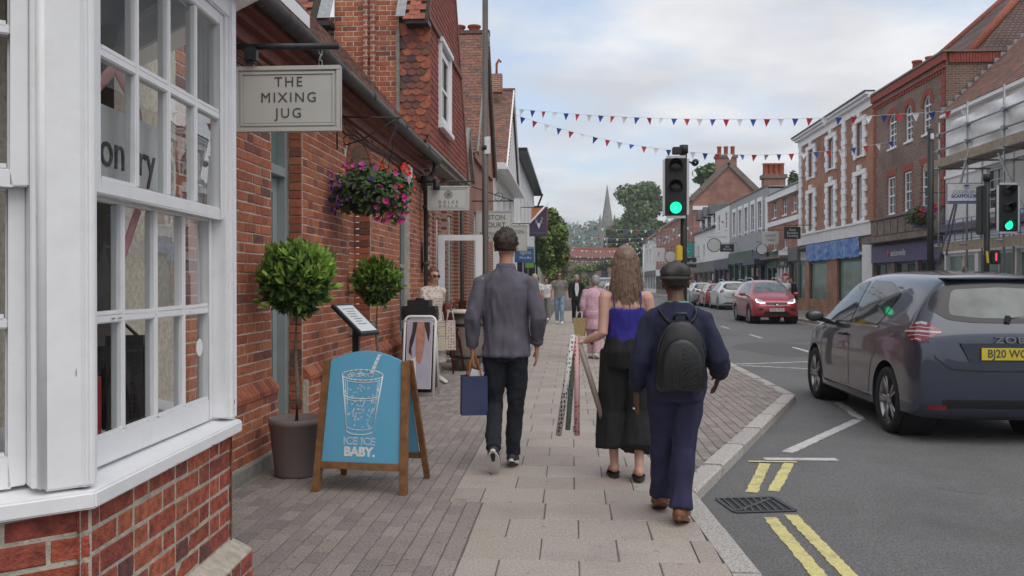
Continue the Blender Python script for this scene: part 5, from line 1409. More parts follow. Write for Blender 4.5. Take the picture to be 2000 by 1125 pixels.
b = MB(); b.tube([(-2.4, 21.2, 3.4), (-1.4, 21.2, 3.4)], .015, 6); b.tube([(-2.4, 21.2, 3.75), (-1.4, 21.2, 3.4)], .012, 6); b.tube([(-1.75 + .1 * math.cos(i * .6), 21.2, 3.5 + .1 * math.sin(i * .6)) for i in range(11)], .01, 5); b.build('bracket', 'iron', s3, True)
s4 = hang_sign('hanging_sign', 'smaller pale sign half hidden behind the large pale sign', -1.95, -1.28, 25.5, 2.35, 3.1, 'sign_pale', 'sign_pale'); stext(s4, 'LISTON', -1.6, 25.47, 2.9, .14, 'soft_ink'); MB().tube([(-2.4, 25.5, 3.14), (-1.2, 25.5, 3.14)], .015, 6).build('bracket', 'iron', s4, True)
pm('blue_sign', (.04, .13, .32), .5); pm('green_sign', (.15, .33, .05), .5); pm('purple_banner', (.07, .045, .10), .7, var=.1); pm('banner_red', (.50, .09, .07), .7); pm('banner_orange', (.5, .2, .07), .7)
s5 = hang_sign('hanging_sign', 'blue projecting sign above a small green panel beside the street tree', -2.15, -1.42, 33.5, 2.2, 2.74, 'blue_sign', 'blue_sign')
stext(s5, 'egans', -1.75, 33.47, 2.58, .2, 'sign_pale'); stext(s5, 'Shoe Bar', -1.75, 33.47, 2.38, .13, 'sign_white', shear=.2)
MB().box(-1.75, -1.42, 33.48, 33.52, 2.0, 2.19).build('green_panel', 'green_sign', s5, True); MB().tube([(-2.4, 33.5, 2.78), (-1.42, 33.5, 2.78)], .02, 6).build('bracket', 'iron', s5, True)
bn = thing('banner', 'dark purple pub banner with white stag head on a slanted white pole', 'banner', (-1.4, 36, 3))
MB().tube([(-2.35, 36, 3.15), (-.92, 36, 4.72)], .035, 8).build('pole', 'white_paint', bn, True)
b = MB(); b.prism([(-1.72, 3.32), (-1.0, 3.32), (-1.0, 4.55), (-1.72, 3.80)], lambda u, v, d: Vector((u, 36.05 + d, v)), 0, .01); b.build('cloth', 'purple_banner', bn, True)
b = MB(); fr = lambda u, v, d: Vector((-1.33 + u * .8, 36.03 - d, 3.80 + v * .8))
b.prism([(-.09, .02), (0, -.22), (.09, .02), (.05, .08), (-.05, .08)], fr, 0, .006)
for s in (-1, 1):
    b.tube([fr(s * .05, .08, 0), fr(s * .16, .16, 0), fr(s * .19, .3, 0), fr(s * .13, .36, 0)], .016, 5); b.tube([fr(s * .12, .13, 0), fr(s * .1, .24, 0)], .012, 5); b.bar(fr(s * .07, .04, 0), fr(s * .17, .06, 0), .01, .04, up=(0, 1, 0))
b.build('stag_emblem', 'sign_white', bn, True)
text('STAGHORN', .12, 'soft_ink', bn, face_m((-1.36, 36.03, 3.45), (1, 0, 0), (0, -1, 0)))
bn2 = thing('banner', 'red and orange banner hanging behind the purple stag banner', 'banner', (-.6, 42, 3))
MB().box(-1.9, -1.25, 42, 42.02, 4.2, 5.0).build('cloth', 'banner_orange', bn2, True); MB().box(-1.42, -1.14, 41.97, 41.99, 3.85, 5.0).build('cloth', 'banner_red', bn2, True); MB().tube([(-2.4, 42, 5.02), (-1.1, 42, 5.02)], .02, 6).build('pole', 'iron', bn2, True)

# signs along the right
def rsign(label, mat, y, z, w, h, shape='box', words=(), tm='sign_white', x=11.55, bracket=True, size=None):
    t = thing('hanging_sign', label, 'sign', (x, y, z))
    if shape == 'box': MB().box(-w / 2, w / 2, -.03, .03, -h / 2, h / 2).build('board', mat, t, bevel=.01)
    else:
        b = MB(); b.lathe([(.001, -.03), (w / 2, -.03), (w / 2, .03), (.001, .03)], (0, 0, 0), 24, 'y', smooth=False); b.build('board', mat, t)
        b = MB(); b.lathe([(w / 2 - .05, -.04), (w / 2, -.04), (w / 2, -.028), (w / 2 - .05, -.028)], (0, 0, 0), 24, 'y'); b.build('rim', 'iron', t)
    for i, s in enumerate(words): text(s, size or h / (len(words) + 1), tm, t, face_m((0, -.036, h * .5 - h * (i + 1) / (len(words) + 1)), (1, 0, 0), (0, -1, 0)), world=False)
    if bracket: MB().tube([(-w / 2, 0, h / 2 + .08), (12 - x + .2, 0, h / 2 + .08)], .02, 6).build('bracket', 'iron', t)
    return t
o = rsign('black sign with three lines of white script by the red brick building', 'shop_black', 44.6, 3.9, .8, .6, 'box', ('Daisy', 'Boutique', 'Clothing'), x=10.95)
rsign('pale square hanging sign above the navy shop', 'sign_pale', 51.5, 4.0, .95, .75, words=('BISHOPS', 'TABLE'), tm='soft_ink', x=11.4, size=.16)
rsign('round white sign with dark rim above the navy awning', 'sign_white', 54.2, 3.45, .72, .72, 'disc', x=11.5)
rsign('black rectangular hanging sign with white script', 'shop_black', 65, 3.95, 1.0, .55, words=('Hilly', 'Blooms'), x=11.3)
rsign('large round cream sign with dark rim on a post', 'sign_pale', 69.5, 4.35, 1.1, 1.1, 'disc', x=11.1)
rsign('teal square hanging sign beside the brick gable building', 'teal_sign', 86, 4.6, 1.2, 1.3, words=('L',), x=11.2)
rsign('small dark sign below the teal sign', 'shop_black', 83.5, 3.3, 1.2, .9, words=('Coffee',), x=11.1)
rsign('round white sign with dark rim beside the yellow signal box', 'sign_white', 98, 4.3, 1.3, 1.3, 'disc', x=10.9)
rsign('pink square sign on the far brick terrace', 'card', 96, 4.45, 1.3, 1.5, words=('f',), tm='soft_ink', x=10.0 if False else 9.4, bracket=True)
nb = rsign('navy square bank sign with red bird emblem', 'purple_fascia', 29.6, 3.52, .55, .62, x=11.42)
b = MB(); b.sphere((-.06, -.03, .06), .14, 10, 8, (1, .15, .75)); b.sphere((.1, -.03, -.06), .11, 10, 8, (.8, .15, 1)); b.build('emblem', 'red_sign', nb)
ne = thing('no_entry_sign', 'small round red sign on a thin post by the brick shop', 'sign', (10.6, 44.5, 0))
b = MB(); b.lathe([(.001, -.015), (.19, -.015), (.19, .015), (.001, .015)], (0, 0, 1.72), 20, 'y', smooth=False); b.build('disc', 'red_sign', ne); MB().box(-.13, .13, -.02, -.016, 1.69, 1.75).build('bar', 'sign_white', ne); MB().tube([(0, .03, 0), (0, .03, 1.95)], .025, 8).build('post', 'galv', ne)

# lamp posts and traffic lights
pm('signal_black', (.014, .015, .016), .55, var=.15); pm('signal_border', (.55, .56, .57), .55, var=.05); pm('lens_off', (.012, .011, .010), .25); pm('lens_green', (.05, .7, .4), .3, emit=((.01, .85, .36), 1.5)); pm('lens_red', (.5, .02, .03), .3, emit=((1, .03, .05), 2.2)); pm('push_yellow', (.62, .42, .03), .5, var=.05)
lp = thing('lamp_post', 'tall brown steel lamp post beside the brick shops on the left', 'lamp post', (-1.96, 20, 0))
MB().tube([(0, 0, -.05), (0, 0, 1.4), (0, 0, 1.45), (0, 0, 8.1)], [.1, .095, .075, .065], 12).build('column', 'brown_pole', lp)
MB().tube([(0, 0, 7.95), (.25, 0, 8.05), (.9, 0, 8.12)], .03, 8).build('arm', 'brown_pole', lp); b = MB(); b.sphere((1.15, 0, 8.1), .3, 12, 6, (1, .5, .25)); b.build('lantern', 'brown_pole', lp)
MB().box(-.02, .12, -.07, .0, 4.35, 4.75).build('sensor_box', 'sign_white', lp, bevel=.01)
b = MB(); b.tube([(0, 0, 4.45), (0, 0, 4.55)], .085, 10); b.build('band', 'iron', lp)
lp2 = thing('lamp_post', 'plain black steel column with white sensor in front of the arched window building', 'lamp post', (9.08, 23, 0))
MB().tube([(0, 0, -.05), (0, 0, 5.3)], [.085, .075], 12).build('column', 'signal_black', lp2); MB().box(-.03, .05, -.09, -.05, 5.05, 5.2).build('sensor', 'sign_white', lp2, bevel=.012); MB().tube([(0, 0, 5.3), (0, 0, 5.33)], .06, 10).build('cap', 'signal_black', lp2)
def signal(label, x, y, hx, z0, z1, w, rz, px_side, extra=None):
    t = thing('traffic_light', label, 'traffic light', (x, y, 0))
    MB().tube([(0, 0, -.05), (0, 0, z1 + .12)], .057, 14).build('pole', 'signal_black', t)
    MB().tube([(0, 0, z1 + .06), (0, 0, z1 + .2)], .075, 12).build('pole_cap', 'signal_black', t)
    Mx = Matrix.Translation((hx, -.12, (z0 + z1) / 2)) @ Matrix.Rotation(rz, 4, 'Z'); H = (z1 - z0) / 2
    def add(b, name, mat, bev=0):
        me = b.mesh(name, mat)
        if bev:
            bm_ = bmesh.new(); bm_.from_mesh(me); bmesh.ops.bevel(bm_, geom=[e for e in bm_.edges if abs(e.verts[0].co.y - e.verts[1].co.y) > .01], offset=bev, segments=4, affect='EDGES'); bm_.to_mesh(me); bm_.free()
        me.transform(Mx); return put(me, name, t)
    add(MB().box(-w / 2, w / 2, -.03, .0, -H, H), 'backing_board', 'signal_border', .06)
    add(MB().box(-w / 2 + .04, w / 2 - .04, -.036, -.031, -H + .045, H - .045), 'board_face', 'signal_black', .0)
    add(MB().box(-.16, .16, .001, .18, -H + .08, H - .08), 'housing', 'signal_black', .03)
    for k, m in enumerate(('lens_off', 'lens_off', 'lens_green')):
        z = H * .66 - k * H * .66
        b = MB(); b.lathe([(.001, -.05), (.06, -.048), (.1, -.038)], (0, 0, z), 20, 'y'); add(b, 'lens', m)
        b = MB(); n = 20; vs = []; r = .118
        for i in range(n + 1):                    # hood: a partial tube, longer at the top
            a = -.9 + (PI + 1.8) * i / n; ln = .05 + .16 * max(0, math.sin(a)) ** .7 if math.sin(a) > 0 else .05
            for rr_ in (r, r - .006):
                vs += [(rr_ * math.cos(a), -.035, z + rr_ * math.sin(a)), (rr_ * math.cos(a), -.035 - ln, z + rr_ * math.sin(a))]
        fs = []
        for i in range(n):
            a = i * 4; c = a + 4
            fs += [(a, a + 1, c + 1, c), (a + 2, c + 2, c + 3, a + 3), (a + 1, a + 3, c + 3, c + 1)]
        b.add(vs, fs, True); add(b, 'hood', 'signal_black')
    for z in (z0 + .2, z1 - .25): MB().bar((0, 0, z), (hx, -.05, z), .05, .05).build('bracket', 'signal_black', t)
    return t
tl = signal('traffic light showing green on the near pavement in front of the walkers', 1.95, 15.5, -.15, 2.54, 3.62, .45, rad(-6), 1)
MB().box(-.2, -.05, -.1, .05, 3.66, 3.78).build('detector_box', 'signal_black', tl, bevel=.01)
b = MB(); b.bar((.05, 0, 3.55), (.14, -.05, 3.5), .03, .03); b.lathe([(.02, -.05), (.06, 0), (.06, .1), (.03, .14)], (.2, -.02, 3.52), 10, 'y'); b.build('camera', 'iron', tl)
MB().box(-.14, -.03, -.1, .06, 1.80, 2.08).build('crossing_box', 'push_yellow', tl, bevel=.02)
tl2 = signal('traffic light showing green at the far kerb beside the scaffold', 8.87, 19.5, .37, 2.47, 3.55, .5, rad(8), 1)
MB().box(-.17, -.06, -.14, .14, 2.46, 3.5).build('side_head', 'signal_black', tl2, bevel=.02)
MB().box(.06, .24, -.12, .0, 1.82, 2.12).build('pedestrian_head', 'signal_black', tl2, bevel=.02); MB().box(.13, .155, -.13, -.121, 1.9, 2.06).build('red_man', 'lens_red', tl2)
MB().bar((-.02, -.1, 1.85), (-.04, -.1, 2.1), .04, .03, up=(0, 1, 0)).build('yellow_tape', 'push_yellow', tl2)

# ---------------- pavement board reading ICE ICE BABY
pm('board_blue', (.12, .39, .60), .55, var=.03, scale=3); pm('wood_brown', (.22, .105, .04), .5, var=.3, scale=18, bump=.1, bscale=50); pm('chalk_white', (.72, .74, .75), .7); pm('chalk_soft', (.33, .55, .70), .7); pm('chalk_outline', (.14, .42, .60), .7)
ab = thing('pavement_sign', 'wooden A board with blue panel showing a drawn iced drink', 'sign', (-1.42, 6.03, 0), rad(-7))
TLT = rad(15); ab.scale = (.96, 1, 1)
fa = lambda u, v, d=0: Vector((u, -.18 + v * math.sin(TLT) - d * math.cos(TLT), v * math.cos(TLT) + d * -math.sin(TLT) * -1 * 0 + 0))
fa = lambda u, v, d=0: Vector((u, -.14 + v * math.sin(TLT) * .62 - d, v * math.cos(TLT * .62)))
fbk = lambda u, v, d=0: Vector((u, .40 - v * math.sin(TLT) * 1.35 + d, v * math.cos(TLT)))
for s in (-1, 1):
    b = MB(); b.prism([(s * .325 - .025, 0), (s * .325 + .025, 0), (s * .295 + .025, .90), (s * .295 - .025, .90)], fa, -.03, .03); b.build('leg', 'wood_brown', ab, bevel=.004)
    b = MB(); b.prism([(s * .335 - .022, 0), (s * .335 + .022, 0), (s * .30 + .022, .92), (s * .30 - .022, .92)], fbk, -.02, .02); b.build('leg', 'wood_brown', ab, bevel=.004)
MB().fbox(fa, -.30, .30, .16, .205, -.02, .026).build('rail', 'wood_brown', ab, bevel=.003)
MB().fbox(fbk, -.30, .30, .16, .205, -.02, .02).build('rail', 'wood_brown', ab)
P = [(-.292, .206), (.292, .206), (.268, .885)]
for i in range(9): 
    t_ = i / 8; P.append((.262 - .524 * t_, .905 + .065 * math.sin(PI * t_)))
P.append((-.268, .885))
MB().prism(P, fa, -.008, .012).build('panel', 'board_blue', ab)
MB().prism([(-.29, .206), (.29, .206), (.27, .9), (-.27, .9)], fbk, -.008, .012).build('back_panel', 'board_blue', ab)
def line(pts, w=.0035, mat='chalk_white', name='drawing'):
    b = MB()
    for p, q in zip(pts, pts[1:]): b.bar(fa(p[0], p[1], .014), fa(q[0], q[1], .014), .003, w * 2, up=(0, 1, 0)) if False else b.tube([fa(p[0], p[1], .013), fa(q[0], q[1], .013)], w, 5)
    return b
dw = MB()
def dl(pts, w=.003): 
    for p, q in zip(pts, pts[1:]): dw.tube([fa(p[0], p[1], .012), fa(q[0], q[1], .012)], w, 5)
ell = lambda cx, cy, rx, ry, a0=0, a1=2 * PI, n=24: [(cx + rx * math.cos(a0 + (a1 - a0) * i / n), cy + ry * math.sin(a0 + (a1 - a0) * i / n)) for i in range(n + 1)]
dl(ell(-.02, .80, .155, .036), .004); dl(ell(-.02, .785, .155, .036, PI, 2 * PI), .003); dl([(-.172, .795), (-.118, .42)], .004); dl([(.132, .795), (.08, .42)], .004); dl(ell(-.02, .42, .099, .028, PI, 2 * PI), .004); dl(ell(-.02, .665, .137, .028, PI, 2 * PI), .004); dl(ell(-.02, .65, .135, .028, PI, 2 * PI), .0025); dl(ell(-.02, .45, .1, .026, PI, 2 * PI), .0025)
rr = random.Random(3)
for i in range(60):
    t_ = rr.random(); z = .44 + t_ * .30; hw = .085 + .05 * t_; x = -.02 + rr.uniform(-1, 1) * hw; e = ell(x, z, rr.uniform(.003, .008), rr.uniform(.003, .009), n=6); dl(e, .0015)
for i in range(10):
    x = -.02 + rr.uniform(-.11, .11); z = .80 + rr.uniform(-.012, .025); a = rr.uniform(0, PI); s_ = rr.uniform(.015, .03); q = [(x + s_ * math.cos(a + k * PI / 2), z + s_ * .6 * math.sin(a + k * PI / 2)) for k in range(5)]; dl(q, .002)
for i in range(5):
    x = -.02 + rr.uniform(-.08, .08); z = rr.uniform(.45, .62); dl([(x, z), (x + .02, z + .05)], .002)
for sx in (-.15, -.135, .112, .1): dl([(sx, .76), (sx * .82 - .003, .5)], .0015)
dw.build('drink_drawing', 'chalk_white', ab)
b = MB(); b.prism([(.035, .815), (.06, .815), (.115, .945), (.09, .945)], fa, .0122, .016); st_ = b.build('straw_drawing', 'chalk_white', ab)
b = MB()
for k in range(4): b.prism([(.043 + k * .017, .835 + k * .031), (.066 + k * .017, .838 + k * .031), (.07 + k * .017, .846 + k * .031), (.047 + k * .017, .843 + k * .031)], fa, .0162, .017)
b.build('straw_stripe', 'chalk_soft', ab)
nA = (fa(1, .3) - fa(0, .3)); upA = (fa(0, 1) - fa(0, 0)).normalized(); nrmA = nA.cross(upA).normalized()
def atext(s, u, v, size, mat, **k): return text(s, size, mat, ab, face_m(fa(u, v, .0125), nA, nrmA), world=False, **k)
atext('ICE ICE', -.02, .345, .072, 'chalk_white', spacing=1.0, width=1.05, depth=.001, bold=.0015); atext('ICE ICE', -.02, .345, .072, 'board_blue', spacing=1.0, width=1.05, depth=.0035, bold=-.0022)
atext('BABY.', -.012, .275, .085, 'chalk_white', bold=.004, width=1.05, depth=.0015)
for i, s in enumerate(('THE', 'MIXING', 'JUG')): atext(s, -.02, .585 - i * .022, .018, 'chalk_white')

# ---------------- bay trees in pots, menu stand, bin, poster stand
pm('pot', (.19, .155, .15), .7, var=.08, scale=4); pm('soil', (.05, .035, .028), .95, var=.4, scale=60)
def bay_tree(label, x, y, potr, poth, trunk, cz, r, n, seed, grp='clipped bay trees in pots'):
    t = thing('bay_tree', label, 'potted tree', (x, y, 0), 0, grp)
    b = MB(); b.lathe([(.001, .0), (potr * .74, .0), (potr * .76, .02), (potr * .97, poth - .05), (potr, poth - .045), (potr, poth), (potr * .93, poth), (potr * .9, poth - .06), (.001, poth - .06)], (0, 0, 0), 28); b.build('pot', 'pot', t)
    b = MB(); b.lathe([(.001, poth - .05), (potr * .9, poth - .055)], (0, 0, 0), 20); b.build('soil', 'soil', t)
    b = MB(); b.tube([(0, 0, poth - .06), (.012, 0, poth + .2), (-.008, 0, poth + .45), (.01, .0, cz)], [.018, .016, .015, .012], 8); b.build('trunk', 'bark', t)
    rd = random.Random(seed)
    for k in range(9):
        a = k * 2.4; e = Vector((math.cos(a) * r * .7, math.sin(a) * r * .7, rd.uniform(-.3, .6) * r + cz)); MB().tube([(0, 0, cz - r * .7), e * .5 + Vector((0, 0, cz * .45)), e], [.008, .006, .003], 5).build('branch', 'bark', t)
    def leaf(b, p, d, ln, rnd_):
        s = d.cross(Vector((rd.gauss(0, 1), rd.gauss(0, 1), rd.gauss(0, 1)))).normalized(); u = s.cross(d).normalized(); w = ln * .19
        b.add([p, p + d * ln * .35 + s * w + u * ln * .03, p + d * ln * .75 + s * w * .8 - u * ln * .02, p + d * ln - u * ln * .1, p + d * ln * .75 - s * w * .8 - u * ln * .02, p + d * ln * .35 - s * w + u * ln * .03, p + d * ln * .5 - u * ln * .04], [(0, 1, 6), (1, 2, 6), (2, 3, 6), (3, 4, 6), (4, 5, 6), (5, 0, 6)], rnd=rnd_)
    old, new = MB(), MB()
    for k in range(n):
        d = Vector((rd.gauss(0, 1), rd.gauss(0, 1), rd.gauss(0, 1) * .9)).normalized()
        bump = 1 + .26 * noise.noise(d * 2.1 + Vector((seed, 0, 0))); R = r * bump * (1 if d.z > -.2 else .92)
        c = Vector((0, 0, cz)) + d * R * (1 - abs(rd.gauss(0, .16)))
        for q in range(5):
            dd = (d + Vector((rd.gauss(0, .75), rd.gauss(0, .75), rd.gauss(0, .6) + .25))).normalized(); leaf(old, c, dd, rd.uniform(.05, .085), rd.random())
    for k in range(int(n * .42)):
        d = Vector((rd.gauss(0, 1), rd.gauss(0, 1), abs(rd.gauss(0, 1)) + .1 if rd.random() < .8 else rd.gauss(0, 1))).normalized()
        bump = 1 + .26 * noise.noise(d * 2.1 + Vector((seed, 0, 0))); c = Vector((0, 0, cz)) + d * r * bump * rd.uniform(.93, 1.05)
        ax = (d + Vector((0, 0, .7))).normalized()
        for q in range(7):
            dd = (ax + Vector((rd.gauss(0, .5), rd.gauss(0, .5), rd.gauss(0, .35)))).normalized(); leaf(new, c + ax * .012 * q, dd, rd.uniform(.05, .085), rd.random())
    old.build('crown', 'leaf_bay', t, fix=False); new.build('young_leaves', 'leaf_bay_young', t, fix=False)
    return t
bay_tree('ball shaped bay tree in a taupe pot behind the blue board', -2.04, 6.42, .205, .43, .03, 1.42, .215, 430, 2)
bay_tree('second bay tree beside the black menu stand', -2.12, 9.5, .20, .42, .03, 1.40, .20, 340, 5)
ms = thing('menu_stand', 'black lectern menu stand with pale menu sheet between the bay trees', 'menu stand', (-2.03, 8.2, 0), rad(0))
MB().box(-.18, .18, -.15, .15, 0, .02).build('base', 'iron', ms, bevel=.006); MB().box(-.03, .03, -.025, .025, .02, 1.0).build('post', 'iron', ms)
Mm = Matrix.Translation((0, -.02, 1.08)) @ Matrix.Rotation(rad(-20), 4, 'Z') @ Matrix.Rotation(rad(40), 4, 'Y')
b = MB(); b.mbox(Mm, .21, .16, .018); b.build('tray', 'iron', ms, bevel=.004)
pm('paper', (.62, .64, .65), .25, var=.04); b = MB(); b.mbox(Mm @ Matrix.Translation((0, 0, .021)), .18, .13, .002); b.build('menu_sheet', 'paper', ms)
b = MB()
for k in range(7): b.mbox(Mm @ Matrix.Translation((-.13 + k * .035, random.uniform(-.02, .02), .0245)), .004, random.uniform(.05, .1), .0006)
b.build('menu_print', 'soft_ink', ms)
pm('bin_black', (.02, .021, .023), .45, var=.1)
bn_ = thing('litter_bin', 'black domed litter bin in front of the woman in sunglasses', 'bin', (-2.0, 11.55, 0))
b = MB(); b.box(-.21, .21, -.21, .21, 0, .86); b.build('body', 'bin_black', bn_, bevel=.035)
b = MB(); b.box(-.225, .225, -.225, .225, .86, 1.2); b.build('hood', 'bin_black', bn_, bevel=.08)
MB().box(-.12, .12, -.23, -.224, .97, 1.06).build('slot', 'dark', bn_); MB().box(.2255, .231, -.13, .13, .93, 1.08).build('slot', 'dark', bn_); MB().box(-.06, .06, -.06, .06, 1.195, 1.225).build('ash_plate', 'iron', bn_, bevel=.01)
ps = thing('poster_stand', 'white tubular frame stand with poster of a dark haired woman', 'sign', (-1.92, 10.9, 0), rad(-4))
fp = lambda u, v, d=0: Vector((u, v * .16 - d, v))
def loop(rx, z0, z1, r=.05):
    P = [(-rx, z0), (-rx, z1 - r)]
    for i in range(5): a = PI - PI / 2 * i / 4; P.append((-rx + r + r * math.cos(a), z1 - r + r * math.sin(a)))
    for i in range(5): a = PI / 2 - PI / 2 * i / 4; P.append((rx - r + r * math.cos(a), z1 - r + r * math.sin(a)))
    return P + [(rx, z1 - r), (rx, z0)]
MB().tube([fp(*p) for p in loop(.20, 0, 1.0, .07)], .017, 8, up=(0, 1, 0)).build('frame', 'white_paint', ps)
MB().tube([Vector((p[0], .36 - p[1] * .17, p[1] * .98)) for p in loop(.19, 0, .98, .07)], .014, 8, up=(0, 1, 0)).build('back_frame', 'white_paint', ps)
MB().fbox(fp, -.165, .165, .10, .95, -.006, .006).build('poster', 'card', ps); pm('poster_bg', (.46, .45, .55), .5, var=.06); pm('poster_skin', (.48, .24, .18), .5, var=.2, scale=14); pm('poster_hair', (.05, .032, .028), .6)
MB().fbox(fp, -.157, .157, .11, .94, .0062, .007).build('print', 'poster_bg', ps)
b = MB(); b.prism([(-.045, .95 - .02), (.06, .93), (.075, .70), (.05, .52), (.02, .40), (-.04, .44), (-.05, .7)], fp, .0072, .008); b.build('figure_print', 'poster_skin', ps)
b = MB(); b.prism([(-.09, .93), (-.03, .93), (-.05, .8), (-.075, .68), (-.1, .6), (-.09, .5), (-.135, .55), (-.125, .7), (-.1, .8)], fp, .0082, .009); b.prism([(.05, .93), (.125, .93), (.135, .82), (.12, .68), (.09, .78), (.07, .85)], fp, .0082, .009); b.build('hair_print', 'poster_hair', ps)
b = MB(); b.prism([(-.15, .12), (-.02, .12), (-.04, .5), (-.12, .45)], fp, .0072, .008); b.build('shirt_print', 'white_paint', ps)

# ---------------- hanging basket on a scroll bracket
hb = thing('hanging_basket', 'round basket of pink, purple and red flowers hung on the brick wall', 'flower basket', (-2.0, 8.75, 2.27)); hb.scale = (.93, .93, .9)
b = MB(); n = 14
b.lathe([(.001, -.12), (.2, -.10), (.34, .04), (.36, .1)], (0, 0, 0), 20); me = b.mesh('basket', 'iron'); me.transform(Matrix.Diagonal((1, 1, 1, 1))); put(me, 'basket', hb)
foliage('foliage', 'leaf_basket', hb, [(-.18, -.1, .14, .22, .26, .18), (0, -.05, .2, .25, .28, .18), (.2, .0, .14, .24, .26, .18), (-.2, -.12, -.02, .2, .22, .16), (.24, -.1, -.06, .18, .22, .22), (.05, -.2, -.04, .28, .26, .16), (0, -.28, .06, .34, .16, .14), (0, .2, .1, .3, .2, .2)], 3000, .038, world=False, seed=11, shell=.45)
for nm, c in (('petunia_magenta', (.52, .03, .22)), ('petunia_purple', (.09, .03, .26)), ('geranium_red', (.62, .05, .035)), ('petunia_pink', (.5, .08, .36))): pm(nm, c, .6, var=.2, scale=40)
def flower(mat, seedv, r):
    b = MB(); vs = [(0, 0, -.008)]
    for i in range(10):
        a = 2 * PI * i / 10; q = r * (1 if i % 2 == 0 else .84); vs.append((q * math.cos(a), q * math.sin(a), .012 + .004 * (i % 2)))
    b.add(vs, [(0, 1 + i, 1 + (i + 1) % 10) for i in range(10)]); return b.mesh('flower', mat)
FL_ = {k: flower(k, 1, .032 if 'ger' not in k else .024) for k in ('petunia_magenta', 'petunia_purple', 'geranium_red', 'petunia_pink')}
rd = random.Random(9)
for k in range(120):
    reg = rd.random(); y = rd.uniform(-.45, .48)
    if reg < .27: mat, p = 'petunia_magenta', Vector((rd.uniform(.1, .42), -.3 + rd.uniform(-.1, .15), rd.uniform(-.28, .1)))
    elif reg < .56: mat, p = 'petunia_purple', Vector((rd.uniform(-.4, .12), -.32 + rd.uniform(-.08, .1), rd.uniform(-.18, .2)))
    elif reg < .78: mat, p = 'geranium_red', Vector((rd.choice((-.2, .1, .3, .38)) + rd.gauss(0, .04), rd.uniform(-.25, .2), rd.choice((.3, .36, .12)) + rd.gauss(0, .025)))
    else: mat, p = 'petunia_pink', Vector((rd.uniform(-.4, .35), rd.uniform(-.25, .2), rd.uniform(.24, .36)))
    d = Vector((p.x * .8 + rd.gauss(0, .1), -.35 + rd.gauss(0, .12), p.z * .6 + rd.gauss(0, .1))).normalized()
    o = bpy.data.objects.new('flower', FL_[mat]); C.objects.link(o); o.parent = hb
    dd = p.copy(); 
    o.matrix_basis = Matrix.Translation(p) @ d.to_track_quat('Z', 'Y').to_matrix().to_4x4() @ Matrix.Scale(rd.uniform(.8, 1.2), 4)
br = MB(); br.tube([(-.38, -.02, 1.0), (-.38, -.02, .55)], .009, 6); br.tube([(-.38, -.02, .92), (.32, -.02, .90)], .009, 6); br.tube([(-.31, -.02, .6), (-.1, -.02, .66), (.12, -.02, .8), (.3, -.02, .9)], .008, 6)
br.tube([(-.25 + .06 * math.cos(i * .7), -.02, .66 + .06 * math.sin(i * .7)) for i in range(8)], .007, 5); br.tube([(.25 + .05 * math.cos(i * .7), -.02, .83 + .05 * math.sin(i * .7)) for i in range(8)], .007, 5)
br.tube([(.3, -.02, .9), (.05, -.2, .1)], .004, 4); br.tube([(.3, -.02, .9), (.05, .3, .1)], .004, 4); br.build('scroll_bracket', 'iron', hb)
al = thing('alarm_box', 'white and grey alarm boxes on the wall above the flower basket', 'alarm box', (-2.37, 12.3, 2.85))
MB().box(-.0, .07, -.16, .02, -.02, .22).build('grey_box', 'grey_render', al, bevel=.01); MB().box(-.0, .09, .06, .28, -.08, .26).build('white_box', 'sign_white', al, bevel=.03)
# hanging basket by the bank sign
hb2 = thing('hanging_basket', 'round basket of red and pink flowers on the white building', 'flower basket', (10.9, 28.4, 3.5))
b = MB(); b.sphere((0, 0, -.1), .25, 12, 6, (1, 1, .7)); b.build('basket', 'iron', hb2); foliage('foliage', 'leaf_basket', hb2, [(0, 0, 0, .4, .4, .3)], 500, .06, world=False, seed=13)
for k in range(14):
    o = bpy.data.objects.new('flower', FL_['petunia_magenta' if k % 3 else 'geranium_red']); C.objects.link(o); o.parent = hb2; o.matrix_basis = Matrix.Translation((rd.uniform(-.25, .35), -.3 + rd.uniform(-.05, .1), rd.uniform(-.05, .35))) @ Matrix.Rotation(rad(80), 4, 'X') @ Matrix.Scale(2.6, 4)
MB().tube([(1.1, 0, .75), (0, 0, .75), (0, 0, .1)], .012, 5).build('bracket', 'iron', hb2)

# ---------------- cafe: glazed screen, bar stools, tall tables
sc_ = thing('glass_screen', 'white framed glass wind screen standing out from the brick wall', 'screen', (-2, 15.6, 0))
MB().box(-2.37, -2.25, 15.57, 15.63, 0, 2.28).build('post', 'white_paint', sc_, True); MB().box(-1.70, -1.58, 15.57, 15.63, 1.28, 2.28).build('post', 'white_paint', sc_, True); MB().box(-1.70, -1.58, 15.57, 15.63, 0, 1.278).build('post', 'shop_grey', sc_, True)
MB().box(-2.25, -1.70, 15.58, 15.62, 2.18, 2.28).build('rail', 'white_paint', sc_, True); MB().box(-2.25, -1.70, 15.58, 15.62, .05, .14).build('rail', 'white_paint', sc_, True)
MB().box(-2.25, -1.70, 15.595, 15.605, .14, 2.18).build('pane', 'glass_clear', sc_, True)
pm('copper', (.16, .045, .035), .3, metal=.75, var=.15, scale=12); pm('cushion', (.62, .57, .48), .9, var=.06)
